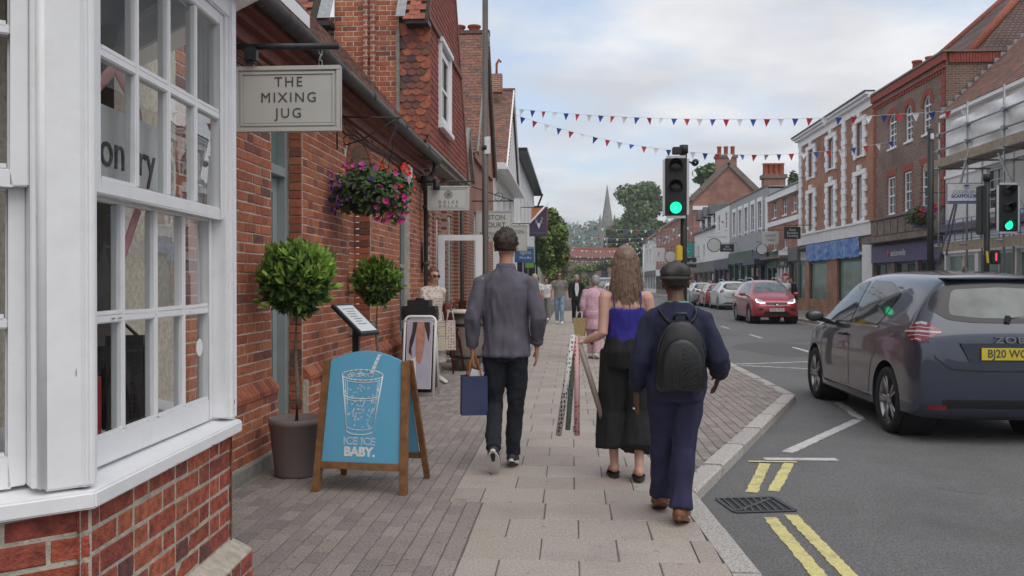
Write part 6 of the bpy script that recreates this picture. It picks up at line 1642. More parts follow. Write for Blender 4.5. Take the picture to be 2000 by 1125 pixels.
def stool():
    t = thing('bar_stool', 'x', 'stool', (0, 0, 0), 0, 'metal bar stools outside the cafe')
    for sx in (-1, 1):
        for sy in (-1, 1):
            b = MB(); b.tube([(sx * .14, sy * .14, .68), (sx * .17, sy * .17, .5), (sx * .225, sy * .225, 0)], [(.03, .02), (.026, .018), (.014, .012)], 6); b.build('leg', 'copper', t)
    b = MB(); b.box(-.17, .17, -.17, .17, .66, .70); b.build('seat', 'copper', t, bevel=.015)
    b = MB()
    for z, w in ((.22, .205), (.42, .18)):
        for s in (-1, 1): b.tube([(-w, s * w, z), (w, s * w, z)], .008, 5); b.tube([(s * w, -w, z), (s * w, w, z)], .008, 5)
    b.build('foot_rail', 'copper', t)
    P = [(-.17, .16, .69), (-.175, .185, .9)] + [(-.175 * math.cos(PI * i / 8), .19 + .01 * math.sin(PI * i / 8), .98 + .13 * math.sin(PI * i / 8)) for i in range(9)] + [(.175, .185, .9), (.17, .16, .69)]
    MB().tube(P, .012, 6).build('back_hoop', 'copper', t)
    b = MB(); b.prism([(-.06, .69), (.06, .69), (.075, 1.08), (-.075, 1.08)], lambda u, v, d: Vector((u, .17 + (v - .69) * .06 + d, v)), 0, .006); b.build('back_splat', 'copper', t)
    return t
st0 = stool()
spots = [(-2.0, 13.95, rad(165), 'bar stool nearest the camera, turned toward the tall table'), (-2.05, 14.75, rad(20), 'bar stool tucked behind the nearest one'), (-2.05, 16.4, rad(190), 'bar stool beyond the glass screen'), (-1.7, 17.0, rad(30), 'farthest bar stool beside the man in grey shirt')]
for i, (x, y, rz, lab) in enumerate(spots):
    o = st0 if i == 0 else copy_tree(st0); o.location = (x, y, 0); o.rotation_euler = (0, 0, rz); o['label'] = lab
for i, (x, y, lab) in enumerate(((-1.72, 14.35, 'cream topped barrel table between the bar stools'), (-1.75, 17.2, 'second cream topped barrel table beyond the screen'))):
    t = thing('barrel_table', lab, 'table', (x, y, 0), 0, 'barrel tables outside the cafe')
    MB().lathe([(.001, 0), (.22, 0), (.27, .3), (.28, .5), (.26, .75), (.22, .93), (.001, .93)], (0, 0, 0), 18).build('barrel', 'stone_brown', t); MB().lathe([(.001, .93), (.33, .93), (.335, .95), (.32, .985), (.001, .99)], (0, 0, 0), 20).build('top', 'cushion', t)
    for z in (.2, .72): MB().lathe([(.262 if z < .5 else .268, z), (.275, z + .01), (.275, z + .04), (.265, z + .05)], (0, 0, 0), 18).build('hoop', 'iron', t)
ntc = thing('wall_notice', 'small framed notice on the wall behind the woman in sunglasses', 'notice', (-2.36, 13.6, 1.75)); MB().box(0, .02, .3, .75, -.15, .32).build('frame', 'grey_paint', ntc); MB().box(.0205, .024, .34, .71, -.11, .28).build('sheet', 'card', ntc)

# ---------------- bunting across the street
pm('flag_red', (.50, .035, .045), .8, var=.1); pm('flag_blue', (.035, .07, .33), .8, var=.1); pm('flag_white', (.72, .72, .74), .8, var=.05); pm('cord', (.6, .6, .62), .8)
def flagmesh(mat, s):
    b = MB(); b.add([(-.5 * s, 0, 0), (.5 * s, 0, 0), (0, 0, -1.25 * s), (0, .07 * s, -.5 * s)], [(0, 3, 1), (1, 3, 2), (2, 3, 0)]); return b.mesh('flag', mat, fix=False)
FLG = {(m, s): flagmesh(m, s) for m in ('flag_red', 'flag_blue', 'flag_white') for s in (.21, .2)}
def bunting(label, p, q, sag, n, s=.21, start=0, order=('flag_white', 'flag_blue', 'flag_red')):
    t = thing('bunting', label, 'bunting', ((p[0] + q[0]) / 2, (p[1] + q[1]) / 2, 0), 0, 'bunting strung across the street'); BASE_ = BASE[t].inverted()
    p, q = Vector(p), Vector(q); at = lambda f: p.lerp(q, f) - Vector((0, 0, sag * 4 * f * (1 - f)))
    MB().tube([at(i / 30) for i in range(31)], .006, 4).build('cord', 'cord', t, True)
    d = (q - p).normalized(); ang = math.atan2(d.y, d.x)
    for i in range(n):
        f = (i + .6) / n; c = at(f); e = at(min(1, f + .01)) - at(max(0, f - .01)); sl = math.atan2(e.z, Vector((e.x, e.y)).length)
        o = bpy.data.objects.new('flag', FLG[order[(i + start) % len(order)], s]); C.objects.link(o); o.parent = t
        o.matrix_basis = BASE_ @ Matrix.Translation(c) @ Matrix.Rotation(ang + rd.gauss(0, .25), 4, 'Z') @ Matrix.Rotation(-sl + rd.gauss(0, .06), 4, 'Y') @ Matrix.Rotation(rd.gauss(0, .25), 4, 'X')
    return t
bunting('upper string of red, white and blue bunting from the tiled white gable', (-2.1, 33, 7.95), (12, 27.4, 6.65), .35, 34, start=0)
bunting('lower string of red, white and blue bunting ending at the quoined building', (-2.1, 33.2, 7.75), (12, 33.6, 6.7), .95, 31, start=1)
for k, (y, za, zb, sg_) in enumerate(((66, 6.4, 6.3, .9), (76, 6.0, 6.2, .8), (88, 6.2, 6.6, 1.0), (104, 5.8, 6.5, .9), (122, 5.6, 6.4, 1.0), (140, 5.4, 6.6, 1.1), (158, 5.6, 6.4, 1.2))):
    bunting(('nearest', 'second', 'third', 'fourth', 'fifth', 'sixth', 'farthest')[k] + ' of the small bunting strings down the street', (-2.4, y, za), (12, y + 4, zb), sg_, 26, .2, k, order=('flag_white', 'flag_red', 'flag_white', 'flag_blue') if k < 3 else ('flag_white', 'flag_white', 'flag_red'))

# ================================================================== VEHICLES
def paint(name, c, metal=.35):
    m = pm(name, c, .3, metal=metal, var=.03, scale=2, coat=1.0)
paint('paint_blue', (.036, .045, .070)); paint('paint_red', (.36, .018, .035), .2); paint('paint_white', (.62, .63, .64), 0); paint('paint_silver', (.30, .31, .32), .6); paint('paint_dark', (.035, .036, .04), .3)
pm('car_glass', (.045, .055, .055), .04, var=.5, scale=3, spec=.8); pm('car_glass_pale', (.105, .125, .12), .05, var=.45, scale=4, spec=.7); pm('tyre', (.018, .018, .019), .8, var=.2, scale=40); pm('rim', (.42, .42, .43), .3, metal=.9, var=.1); pm('trim_black', (.013, .013, .014), .45); pm('lamp_red', (.20, .010, .014), .12, coat=1.0); pm('lamp_clear', (.42, .42, .44), .15, coat=1.0); pm('drl', (.9, .95, 1), .3, emit=((.95, .97, 1), 2.5)); pm('plate_yellow', (.60, .46, .03), .4); pm('plate_white', (.68, .68, .66), .4); pm('chrome', (.6, .6, .62), .12, metal=1.0)
# station: y, then (half width, z) of: floor edge, sill, waist, shoulder, glass top, roof edge; then roof centre height
HATCH = [(-2.04, (.45, .36), (.60, .41), (.68, .55), (.66, .70), (.60, .74), (.48, .78), .79),
         (-2.005, (.62, .27), (.775, .33), (.81, .56), (.78, .82), (.71, .90), (.56, .96), .975),
         (-1.94, (.70, .22), (.83, .28), (.85, .58), (.81, .92), (.74, 1.02), (.60, 1.10), 1.125),
         (-1.86, (.72, .20), (.845, .26), (.865, .60), (.825, .96), (.67, 1.17), (.53, 1.265), 1.29),
         (-1.75, (.73, .20), (.85, .25), (.868, .60), (.83, .975), (.625, 1.31), (.50, 1.43), 1.47),
         (-1.62, (.73, .20), (.85, .24), (.868, .60), (.832, .975), (.622, 1.335), (.505, 1.47), 1.51),
         (-1.2, (.74, .19), (.85, .23), (.868, .60), (.838, .965), (.63, 1.355), (.515, 1.495), 1.54),
         (-.5, (.74, .18), (.85, .22), (.868, .58), (.84, .945), (.635, 1.37), (.52, 1.515), 1.56),
         (.2, (.74, .18), (.85, .22), (.868, .57), (.842, .93), (.635, 1.365), (.52, 1.505), 1.55),
         (.6, (.74, .18), (.85, .22), (.868, .57), (.84, .92), (.655, 1.28), (.53, 1.405), 1.45),
         (1.0, (.74, .18), (.85, .22), (.868, .57), (.836, .91), (.71, 1.12), (.56, 1.20), 1.235),
         (1.28, (.74, .18), (.85, .22), (.866, .57), (.825, .895), (.74, .98), (.57, 1.015), 1.04),
         (1.6, (.73, .19), (.84, .24), (.855, .55), (.79, .82), (.70, .90), (.53, .935), .955),
         (1.85, (.68, .21), (.80, .27), (.81, .52), (.72, .72), (.62, .79), (.47, .825), .84),
         (1.98, (.58, .24), (.70, .31), (.71, .50), (.62, .62), (.52, .66), (.40, .69), .70),
         (2.04, (.45, .30), (.56, .36), (.57, .48), (.48, .55), (.40, .57), (.30, .585), .59)]
def scale_stations(st, sx=1, sy=1, sz=1, nose=0):
    return [(s[0] * sy, *[(w * sx, z * sz + (nose if s[0] > .9 else 0)) for w, z in s[1:7]], s[7] * sz + (nose if s[0] > .9 else 0)) for s in st]
def clip_grid(poly, step):
    """polygon cut into small cells so that it can follow a curved body"""
    bm_ = bmesh.new(); vs = [bm_.verts.new((u, v, 0)) for u, v in poly]; bm_.faces.new(vs)
    for ax in (0, 1):
        lo = min(p[ax] for p in poly); hi = max(p[ax] for p in poly); k = lo + step
        while k < hi:
            no = (1, 0, 0) if ax == 0 else (0, 1, 0); co = (k, 0, 0) if ax == 0 else (0, k, 0)
            bmesh.ops.bisect_plane(bm_, geom=bm_.verts[:] + bm_.edges[:] + bm_.faces[:], plane_co=co, plane_no=no, dist=1e-5); k += step
    return bm_
def rounded(poly, r=.03, n=4):
    o = []; k = len(poly)
    for i in range(k):
        p, a, c = Vector(poly[i]), Vector(poly[i - 1]), Vector(poly[(i + 1) % k])
        da, dc = (a - p), (c - p); q = min(r, da.length * .45, dc.length * .45); s, e = p + da.normalized() * q, p + dc.normalized() * q
        for j in range(n + 1):
            t = j / n; o.append(tuple((1 - t) ** 2 * s + 2 * t * (1 - t) * p + t * t * e))
    return o
def skin_patch(bvh, poly, axis, side, off, mat, name, parent, step=.07, cs=(1, 1)):
    """a panel lying on the body: polygon projected along x (side +-1) or y"""
    bm_ = clip_grid(poly, step); bad = []
    for v in bm_.verts:
        if axis == 'x': o, d = Vector((side * 2.5, v.co.x, v.co.y)), Vector((-side, 0, 0))
        elif axis == 'c':                          # round the rear corner
            d = Vector((-side * .707, .707, 0)); o = Vector((side * .80 * cs[0], -1.93 * cs[1], 0)) + Vector((side * .707, .707, 0)) * v.co.x - d * 2 + Vector((0, 0, v.co.y))
        else: o, d = Vector((v.co.x, side * 4, v.co.y)), Vector((0, -side, 0))
        loc, nor, _, _ = bvh.ray_cast(o, d)
        if loc is None: bad.append(v)
        else:
            if nor.dot(d) > 0: nor = -nor
            v.co = loc + nor * off
    bmesh.ops.delete(bm_, geom=bad, context='VERTS')
    for f in bm_.faces: f.smooth = True
    bmesh.ops.recalc_face_normals(bm_, faces=bm_.faces)
    me = bpy.data.meshes.new(name); bm_.to_mesh(me); bm_.free(); me.materials.append(M[mat])
    if len(me.polygons):
        s = sum((p.normal * p.area for p in me.polygons), Vector()); w = Vector((side, 0, 0)) if axis == 'x' else Vector((side, -1, 0)) if axis == 'c' else Vector((0, side, 0))
        if s.dot(w) < 0: me.flip_normals()
    return put(me, name, parent)
def strip_poly(pts, w):
    P = [Vector(p) for p in pts]; l, r = [], []
    for i, p in enumerate(P):
        d = (P[min(i + 1, len(P) - 1)] - P[max(i - 1, 0)]).normalized(); n = Vector((-d.y, d.x)) * w / 2; l.append(tuple(p + n)); r.append(tuple(p - n))
    return [(l[i], l[i + 1], r[i + 1], r[i]) for i in range(len(P) - 1)]
def wheel(parent, x, y, r, side, spokes=5, w=.19):
    b = MB(); b.lathe([(r * .72, -w / 2 + .015), (r * .9, -w / 2), (r * .98, -w / 2 + .02), (r, -w / 2 + .045), (r, w / 2 - .045), (r * .98, w / 2 - .02), (r * .9, w / 2), (r * .72, w / 2 - .015)], (x, y, r), 32, 'x')
    for k in (-.05, 0, .05): pass
    wh_ = b.build('wheel', 'tyre', parent)
    xo = x + side * (w / 2 - .03)
    b = MB(); b.lathe([(r * .765, 0), (r * .73, side * .012), (r * .69, side * .0), (r * .66, -side * .05)], (xo, y, r), 32, 'x')
    for i in range(spokes):
        for e in (-.13, .13):
            a = 2 * PI * i / spokes + e; p = Vector((xo - side * .006, y + r * .13 * math.cos(a), r + r * .13 * math.sin(a))); q = Vector((xo + side * .004, y + r * .70 * math.cos(a + e * .25), r + r * .70 * math.sin(a + e * .25))); b.bar(p, q, .02, r * .085, up=(side, 0, 0)) if False else b.tube([p, q], [(r * .055, .012), (r * .045, .012)], 6, up=(side, 0, 0))
    b.lathe([(.001, side * .012), (r * .15, side * .01), (r * .18, -side * .01)], (xo, y, r), 16, 'x'); b.build('rim', 'rim', wh_)
    b = MB(); b.lathe([(.001, 0), (r * .68, 0)], (xo - side * .05, y, r), 20, 'x'); b.build('brake_well', 'dark', wh_)
    return wh_
def car(label, loc, rz, paintm, sx=1, sy=1, sz=1, r=.315, axle=1.295, nose=0, style='hatch', rear=True, front=True, plate_r=None, plate_f=None, group='cars in the street', name='car', spokes=5, rails=False, detail=True):
    t = thing(name, label, 'car', (*loc, ROAD), rz, group)
    st = scale_stations(HATCH, sx, sy, sz, nose); b = MB(); vs = []; n = 12
    for s in st:
        half = list(s[1:7]); ring = [(0, half[0][1])] + half + [(0, s[7])]
        pts = [(w, z) for w, z in ring] + [(-w, z) for w, z in reversed(half)]
        vs += [(w, s[0], z) for w, z in pts]
    m = 14; fs = [tuple(range(m)), tuple(reversed(range((len(st) - 1) * m, len(st) * m)))]
    for i in range(len(st) - 1):
        for j in range(m): fs.append((i * m + j, i * m + (j + 1) % m, (i + 1) * m + (j + 1) % m, (i + 1) * m + j))
    b.add(vs, fs, True); base = b.mesh('body', paintm, fix=False)
    bmc = bmesh.new(); bmc.from_mesh(base); bmesh.ops.recalc_face_normals(bmc, faces=bmc.faces); cl_ = bmc.edges.layers.float.new('crease_edge'); bmc.verts.ensure_lookup_table()
    for e in bmc.edges:                            # firmer shoulder, roof and sill lines
        i0, i1 = sorted((e.verts[0].index, e.verts[1].index))
        if i1 - i0 == m and i0 % m in (2, 4, 6, 8, 10, 12): e[cl_] = {2: .5, 12: .5, 4: .42, 10: .42, 6: .3, 8: .3}[i0 % m]
        if i0 // m == i1 // m and i0 // m in (1, 4) and i0 % m >= 3 and i0 % m <= 11: e[cl_] = .45
    bmc.to_mesh(base); bmc.free()
    cut = MB()
    for y in (-axle * sy, axle * sy):
        for s in (-1, 1):
            k = []; 
            for xx in (s * .5 * sx, s * 1.1 * sx): k.append(xx)
            cut.lathe([(r + .055, k[0]), (r + .055, k[1])], (0, y, r + .01), 28, 'x', close=True)
    cm = cut.mesh('cut'); co = bpy.data.objects.new('cut', cm); TMP.collection.objects.link(co)
    plain = evaluated(base, [('SUBSURF', dict(levels=2, render_levels=2))])
    body = evaluated(base, [('SUBSURF', dict(levels=2, render_levels=2)), ('BOOLEAN', dict(operation='DIFFERENCE', object=co, solver='EXACT'))])
    bpy.data.objects.remove(co)
    for p in body.polygons: p.use_smooth = True
    try:
        bmx = bmesh.new(); bmx.from_mesh(body)
        for e in bmx.edges: e.smooth = e.calc_face_angle(0) < .6
        bmx.to_mesh(body); bmx.free()
    except Exception: pass
    body.materials.clear(); body.materials.append(M[paintm]); put(body, 'body', t)
    bm2 = bmesh.new(); bm2.from_mesh(plain); bvh = BVHTree.FromBMesh(bm2); bm2.free()
    S = lambda P: [(u * sy, v * sz + 0) for u, v in P]; SX = lambda P: [(u * sx, v * sz) for u, v in P]
    for s in (-1, 1):
        skin_patch(bvh, rounded(S([(.98, .985), (.92, 1.06), (.42, 1.40), (-.06, 1.435), (-.06, .985)]), .05), 'x', s, .004, 'car_glass', 'side_window', t)
        skin_patch(bvh, rounded(S([(-.16, .985), (-.16, 1.437), (-.72, 1.425), (-1.18, 1.30), (-1.02, 1.07), (-.92, .995)]), .06), 'x', s, .004, 'car_glass', 'side_window', t)
        for q in strip_poly(S([(1.02, .962), (.5, .968), (-.4, .975), (-1.0, .985)]), .022): skin_patch(bvh, q, 'x', s, .006, 'chrome' if style == 'hatch' else 'trim_black', 'window_trim', t, .2)
        if detail:
            for pts in (((.92, .95), (.98, .7), (.9, .36), (.84, .28)), ((-.11, .98), (-.12, .6), (-.14, .28)), ((-.98, 1.0), (-1.02, .8), (-.86, .62), (-.78, .30)), ((.84, .285), (.3, .27), (-.3, .27), (-.78, .285))):
                for q in strip_poly(S(pts), .015): skin_patch(bvh, q, 'x', s, .002, 'trim_black', 'door_gap', t, .2)
            skin_patch(bvh, S([(.85, .30), (-.85, .30), (-.85, .205), (.85, .205)]), 'x', s, .006, 'trim_black', 'sill_trim', t, .2)
            b = MB(); b.box(-.1, .1, -.018, .018, -.014, .014); me = b.mesh('door_handle', paintm if style != 'hatch' else 'trim_black'); me.transform(Matrix.Translation((s * .868 * sx, .08 * sy, .86 * sz)) @ Matrix.Rotation(PI / 2, 4, 'Z')); put(me, 'door_handle', t)
        b = MB(); b.sphere((s * (.985) * sx, .80 * sy, 1.03 * sz), .1, 14, 10, (1.15, .75, .72)); b.bar((s * .80 * sx, .86 * sy, .96 * sz), (s * .95 * sx, .82 * sy, 1.0 * sz), .05, .05); mr_ = b.build('mirror', 'trim_black' if style == 'hatch' else paintm, t)
        b = MB(); b.sphere((s * (.985) * sx, .752 * sy, 1.03 * sz), .085, 12, 8, (1.1, .3, .68)); b.build('mirror_glass', 'car_glass', mr_)
        for y in (-axle * sy, axle * sy):
            wheel(t, s * (.868 * sx - .105), y, r, s, spokes)
            b = MB(); b.lathe([(r + .054, s * (.49) * sx), (r + .054, s * .80 * sx)], (0, y, r + .01), 28, 'x'); b.lathe([(.001, s * .492 * sx), (r + .054, s * .492 * sx)], (0, y, r + .01), 28, 'x'); b.build('wheel_arch', 'dark', t)
    # rear
    if rear:
        rg = [(-.52, 1.09), (-.30, 1.065), (0, 1.06), (.30, 1.065), (.52, 1.09), (.665, 1.18), (.60, 1.30), (.50, 1.385), (0, 1.41), (-.50, 1.385), (-.60, 1.30), (-.665, 1.18)]
        rw_ = skin_patch(bvh, rounded(SX(rg), .04), 'y', -1, .005, 'black_gloss', 'rear_window', t, .06)
        skin_patch(bvh, rounded(SX([(-.49, 1.13), (-.25, 1.105), (0, 1.10), (.25, 1.105), (.49, 1.13), (.49, 1.2), (.44, 1.325), (.40, 1.35), (0, 1.37), (-.40, 1.35), (-.44, 1.325), (-.49, 1.2)]), .05), 'y', -1, .0065, 'car_glass_pale', 'clear_glass', rw_, .06)
        for s in (-1, 1):
            Z_ = lambda P: [(u, v * sz) for u, v in P]; kw = dict(cs=(sx, sy))
            L_ = skin_patch(bvh, rounded(Z_([(-.20, .985), (-.07, 1.07), (.03, 1.065), (.17, .985), (.05, .905), (-.06, .89)]), .025), 'c', s, .008, 'lamp_red', 'tail_lamp', t, .03, **kw)
            for z0, x0, x1, w_ in (((.912, -.05, .045, .010), (.978, -.185, .155, .016), (.945, -.12, .10, .006), (1.012, -.13, .10, .006), (1.05, -.07, .04, .022)) if style == 'hatch' else ((.978, -.15, .13, .016),)):
                for q in strip_poly(Z_([(x0, z0), ((x0 + x1) / 2, z0 + .01), (x1, z0)]), w_): skin_patch(bvh, q, 'c', s, .011, 'lamp_clear', 'lamp_strip', L_, .05, **kw)
            skin_patch(bvh, SX([(s * .56, .31), (s * .72, .31), (s * .72, .35), (s * .56, .35)]), 'y', -1, .006, 'lamp_red', 'reflector', t)
        skin_patch(bvh, SX([(-.56, .24), (.56, .24), (.60, .40), (-.60, .40)]), 'y', -1, .004, 'trim_black', 'rear_skirt', t, .1)
        for pts in (((-.72, .90), (-.66, .76), (-.52, .665), (-.3, .65), (0, .648), (.3, .65), (.52, .665), (.66, .76), (.72, .90)),):
            for q in strip_poly(SX(pts), .017): skin_patch(bvh, q, 'y', -1, .003, 'trim_black', 'tailgate_gap', t, .2)
        if plate_r:
            yb = -2.02 * sy
            loc_, nor_, _, _ = bvh.ray_cast(Vector((0, -4, .80 * sz)), Vector((0, 1, 0)))
            pb = MB(); pb.box(-.26, .26, loc_.y - .03, loc_.y - .018, .80 * sz - .056, .80 * sz + .056); p_ = pb.build('number_plate', 'plate_yellow', t)
            text(plate_r, .105, 'ink', p_, face_m((0, loc_.y - .0305, .80 * sz), (1, 0, 0), (0, -1, 0)), world=False, width=.88, depth=.001, bold=.002)
            b = MB(); b.prism([(-.44, .89 * sz), (.44, .89 * sz), (.36, .73 * sz), (-.36, .73 * sz)], lambda u, v, d: Vector((u, loc_.y - .012 - d, v)), -.05, .0); b.build('plate_recess', paintm, t)
    if front:
        ws = [(-.68, 1.03), (-.35, 1.075), (0, 1.09), (.35, 1.075), (.68, 1.03), (.62, 1.20), (.53, 1.36), (.48, 1.405), (0, 1.445), (-.48, 1.405), (-.53, 1.36), (-.62, 1.20)]
        W_ = [(u * sx, (v + nose * (1 if v < 1.2 else .3)) * sz) for u, v in ws]
        skin_patch(bvh, rounded(W_, .05), 'y', 1, .005, 'car_glass_pale', 'windscreen', t, .06)  # pale base colour stands in for the sky reflected in the windscreen
        for s in (-1, 1):
            hl_ = [(s * .36, .70), (s * .50, .685), (s * .68, .72), (s * .70, .83), (s * .66, .86), (s * .50, .80)]
            H_ = skin_patch(bvh, rounded([(u * sx, v * sz + nose) for u, v in hl_], .03), 'y', 1, .008, 'lamp_clear', 'headlamp', t, .03)
            b_ = [(s * .40, .705), (s * .52, .70), (s * .655, .725), (s * .675, .82)]
            for q in strip_poly([(u * sx, v * sz + nose) for u, v in b_], .03): skin_patch(bvh, q, 'y', 1, .012, 'drl', 'daytime_light', H_, .05)
            b = MB(); b.sphere((s * .56 * sx, 1.80 * sy, .755 * sz + nose), .05, 10, 8); b.build('lamp_bulb', 'trim_black', H_)
            fg = [(s * .46, .45), (s * .62, .42), (s * .66, .52), (s * .50, .545)]
            skin_patch(bvh, rounded([(u * sx, v * sz + nose) for u, v in fg], .03), 'y', 1, .005, 'trim_black', 'fog_recess', t, .05)
        gl = [(-.36, .64), (.36, .64), (.40, .70), (.34, .72), (-.34, .72), (-.40, .70)]
        skin_patch(bvh, rounded([(u * sx, v * sz + nose) for u, v in gl], .02), 'y', 1, .005, 'trim_black', 'grille', t, .05)
        lg = [(-.48, .30), (.48, .30), (.40, .42), (-.40, .42)]
        skin_patch(bvh, rounded([(u * sx, v * sz + nose) for u, v in lg], .03), 'y', 1, .005, 'trim_black', 'lower_grille', t, .05)
        if plate_f:
            pb = MB(); yf = 2.06 * sy; pb.box(-.26, .26, yf, yf + .012, .47 * sz + nose - .056, .47 * sz + nose + .056); p_ = pb.build('number_plate', 'plate_white', t)
            text(plate_f, .105, 'ink', p_, face_m((0, yf + .0125, .47 * sz + nose), (-1, 0, 0), (0, 1, 0)), world=False, width=.88, depth=.001, bold=.002)
    if rails:
        for s in (-1, 1): MB().tube([(s * .50 * sx, .3 * sy, 1.50 * sz), (s * .50 * sx, .1 * sy, 1.60 * sz), (s * .51 * sx, -1.1 * sy, 1.60 * sz), (s * .52 * sx, -1.45 * sy, 1.49 * sz)], .016, 6).build('roof_rail', 'chrome', t)
    return t
zoe = car('dark blue hatchback seen from behind beside the kerb on the right', (4.04, 10.5), 0, 'paint_blue', 1.0, 1.02, 1.075, r=.335, plate_r='BJ20 WGA', name='hatchback', spokes=5)
b = MB(); b.prism([(-.07, 1.115), (-.035, 1.12), (0, 1.075), (.035, 1.12), (.07, 1.115), (.02, 1.03), (-.02, 1.03)], lambda u, v, d: Vector((u, -1.985 - d, v)), -.03, .016); b.build('badge', 'chrome', zoe)
text('ZOE', .085, 'chrome', zoe, face_m((0, -2.072, .985), (1, 0, 0), (0, -1, 0)), world=False, width=1.5, spacing=1.15, depth=.008)
b = MB(); b.bar((-.02, -1.985, 1.20), (-.34, -1.965, 1.23), .02, .02) if False else b.bar((.0, -1.985, 1.175), (.34, -1.965, 1.21), .02, .022); b.bar((.0, -2.0, 1.14), (.03, -1.98, 1.2), .05, .05); b.build('rear_wiper', 'trim_black', zoe)
b = MB(); b.box(-.47, .47, -1.85, -1.62, 1.553, 1.568); b.build('spoiler', 'paint_blue', zoe, bevel=.006)
b = MB(); b.lathe([(.035, 1.635), (.02, 1.675), (.001, 1.69)], (0, -1.15, 0), 10); b.build('aerial', 'trim_black', zoe)
hon = car('red hatchback driving toward the camera with lit headlamps', (7.45, 34.6), PI, 'paint_red', 1.02, 1.0, 1.06, r=.33, nose=.03, style='x', plate_f='RX25 WGA', name='hatchback', rails=True)
b = MB(); b.lathe([(.001, 0), (.06, 0), (.06, .012)], (0, 2.03, .75), 14, 'y'); b.build('badge', 'chrome', hon)
car('white sport utility car parked on the right behind the red hatchback', (9.1, 51.6), 0, 'paint_white', 1.05, 1.08, 1.06, r=.34, style='x', name='suv', front=False, plate_r='GX18 KLM', rails=True)
car('small red car parked between the white and silver cars', (9.0, 56.2), 0, 'paint_red', .98, .92, .97, style='x', front=False, detail=False)
car('silver estate car parked farthest on the right with red tail lamps', (8.75, 60.6), 0, 'paint_silver', 1.03, 1.1, 1.02, style='x', name='estate_car', front=False, rails=True, detail=False)
car('white estate car parked on the left behind the lady in pink', (2.1, 41.0), 0, 'paint_white', 1.05, 1.12, 1.0, r=.33, style='x', name='estate_car', front=False, rails=True, plate_r='LR19 VXA', detail=False)
car('black van like car parked beyond the white estate', (2.0, 50.0), 0, 'paint_dark', 1.1, 1.12, 1.18, r=.34, style='x', name='van', front=False, detail=False)
car('second white car parked further down the left kerb', (3.6, 58.0), 0, 'paint_white', 1.03, 1.05, 1.05, style='x', front=False, detail=False)

# ================================================================== PEOPLE
pm('skin_light', (.55, .31, .235), .55, var=.06, scale=20); pm('skin_warm', (.46, .24, .165), .55, var=.06, scale=20); pm('skin_dark', (.12, .055, .035), .5, var=.08, scale=20)
def fabric(name, c, var=.1, rough=.9): pm(name, c, rough, var=max(var, .2), scale=9, bump=.2, bscale=180)
fabric('shirt_grey', (.105, .098, .125)); fabric('denim_dark', (.012, .014, .022), .3); fabric('top_blue', (.028, .022, .24)); fabric('cloth_black', (.0085, .0085, .0095)); fabric('jacket_navy', (.014, .017, .045)); fabric('trouser_navy', (.022, .022, .062)); fabric('linen_pink', (.58, .36, .43)); fabric('tee_grey', (.20, .19, .175)); fabric('jeans_blue', (.20, .28, .40), .3); fabric('suit_black', (.012, .012, .015)); fabric('cloth_white', (.66, .65, .64)); fabric('dress_print', (.56, .45, .40), .35); fabric('cloth_lilac', (.45, .33, .5)); fabric('cloth_red', (.3, .04, .05)); fabric('cap_green', (.050, .052, .045), .6); fabric('cloth_teal', (.15, .5, .45))
pm('hair_brown', (.035, .022, .016), .6, var=.4, scale=60); pm('hair_light', (.19, .12, .08), .5, var=.45, scale=40); pm('hair_grey', (.30, .29, .285), .6, var=.3, scale=60); pm('hair_auburn', (.14, .05, .03), .6, var=.3, scale=60); pm('hair_blond', (.45, .36, .22), .6, var=.3, scale=60); pm('shoe_dark', (.02, .022, .03), .6); pm('sole_white', (.60, .58, .54), .8, var=.1); pm('shoe_brown', (.17, .06, .03), .5, var=.2); pm('sandal', (.035, .03, .026), .8); pm('lens_dark', (.012, .01, .012), .1); pm('lip', (.36, .11, .10), .5); pm('leather_black', (.011, .011, .012), .38, var=.2, scale=30, bump=.15, bscale=120)
def fuse(mb, voxel, smooth=3, wr=0.0, freq=(9, 9, 5), mat=None, name='mesh', hem=None):
    """melt overlapping closed shapes into one continuous surface"""
    me = mb.mesh(name)
    r = evaluated(me, [('REMESH', dict(mode='VOXEL', voxel_size=voxel)), ('SMOOTH', dict(factor=.5, iterations=smooth))])
    if wr:
        no = [v.normal.copy() for v in r.vertices]
        for v, n in zip(r.vertices, no):
            p = v.co; q = Vector((p.x * freq[0], p.y * freq[1], p.z * freq[2]))
            d = noise.noise(q) * .7 + (1 - 2.2 * abs(noise.noise(q * 1.3 + Vector((5, 2, 1))))) * .55 + noise.noise(q * 2.6) * .35
            v.co = p + n * d * wr
    for p in r.polygons: p.use_smooth = True
    r.materials.clear(); r.materials.append(M[mat]); r.name = name
    return r
V = Vector
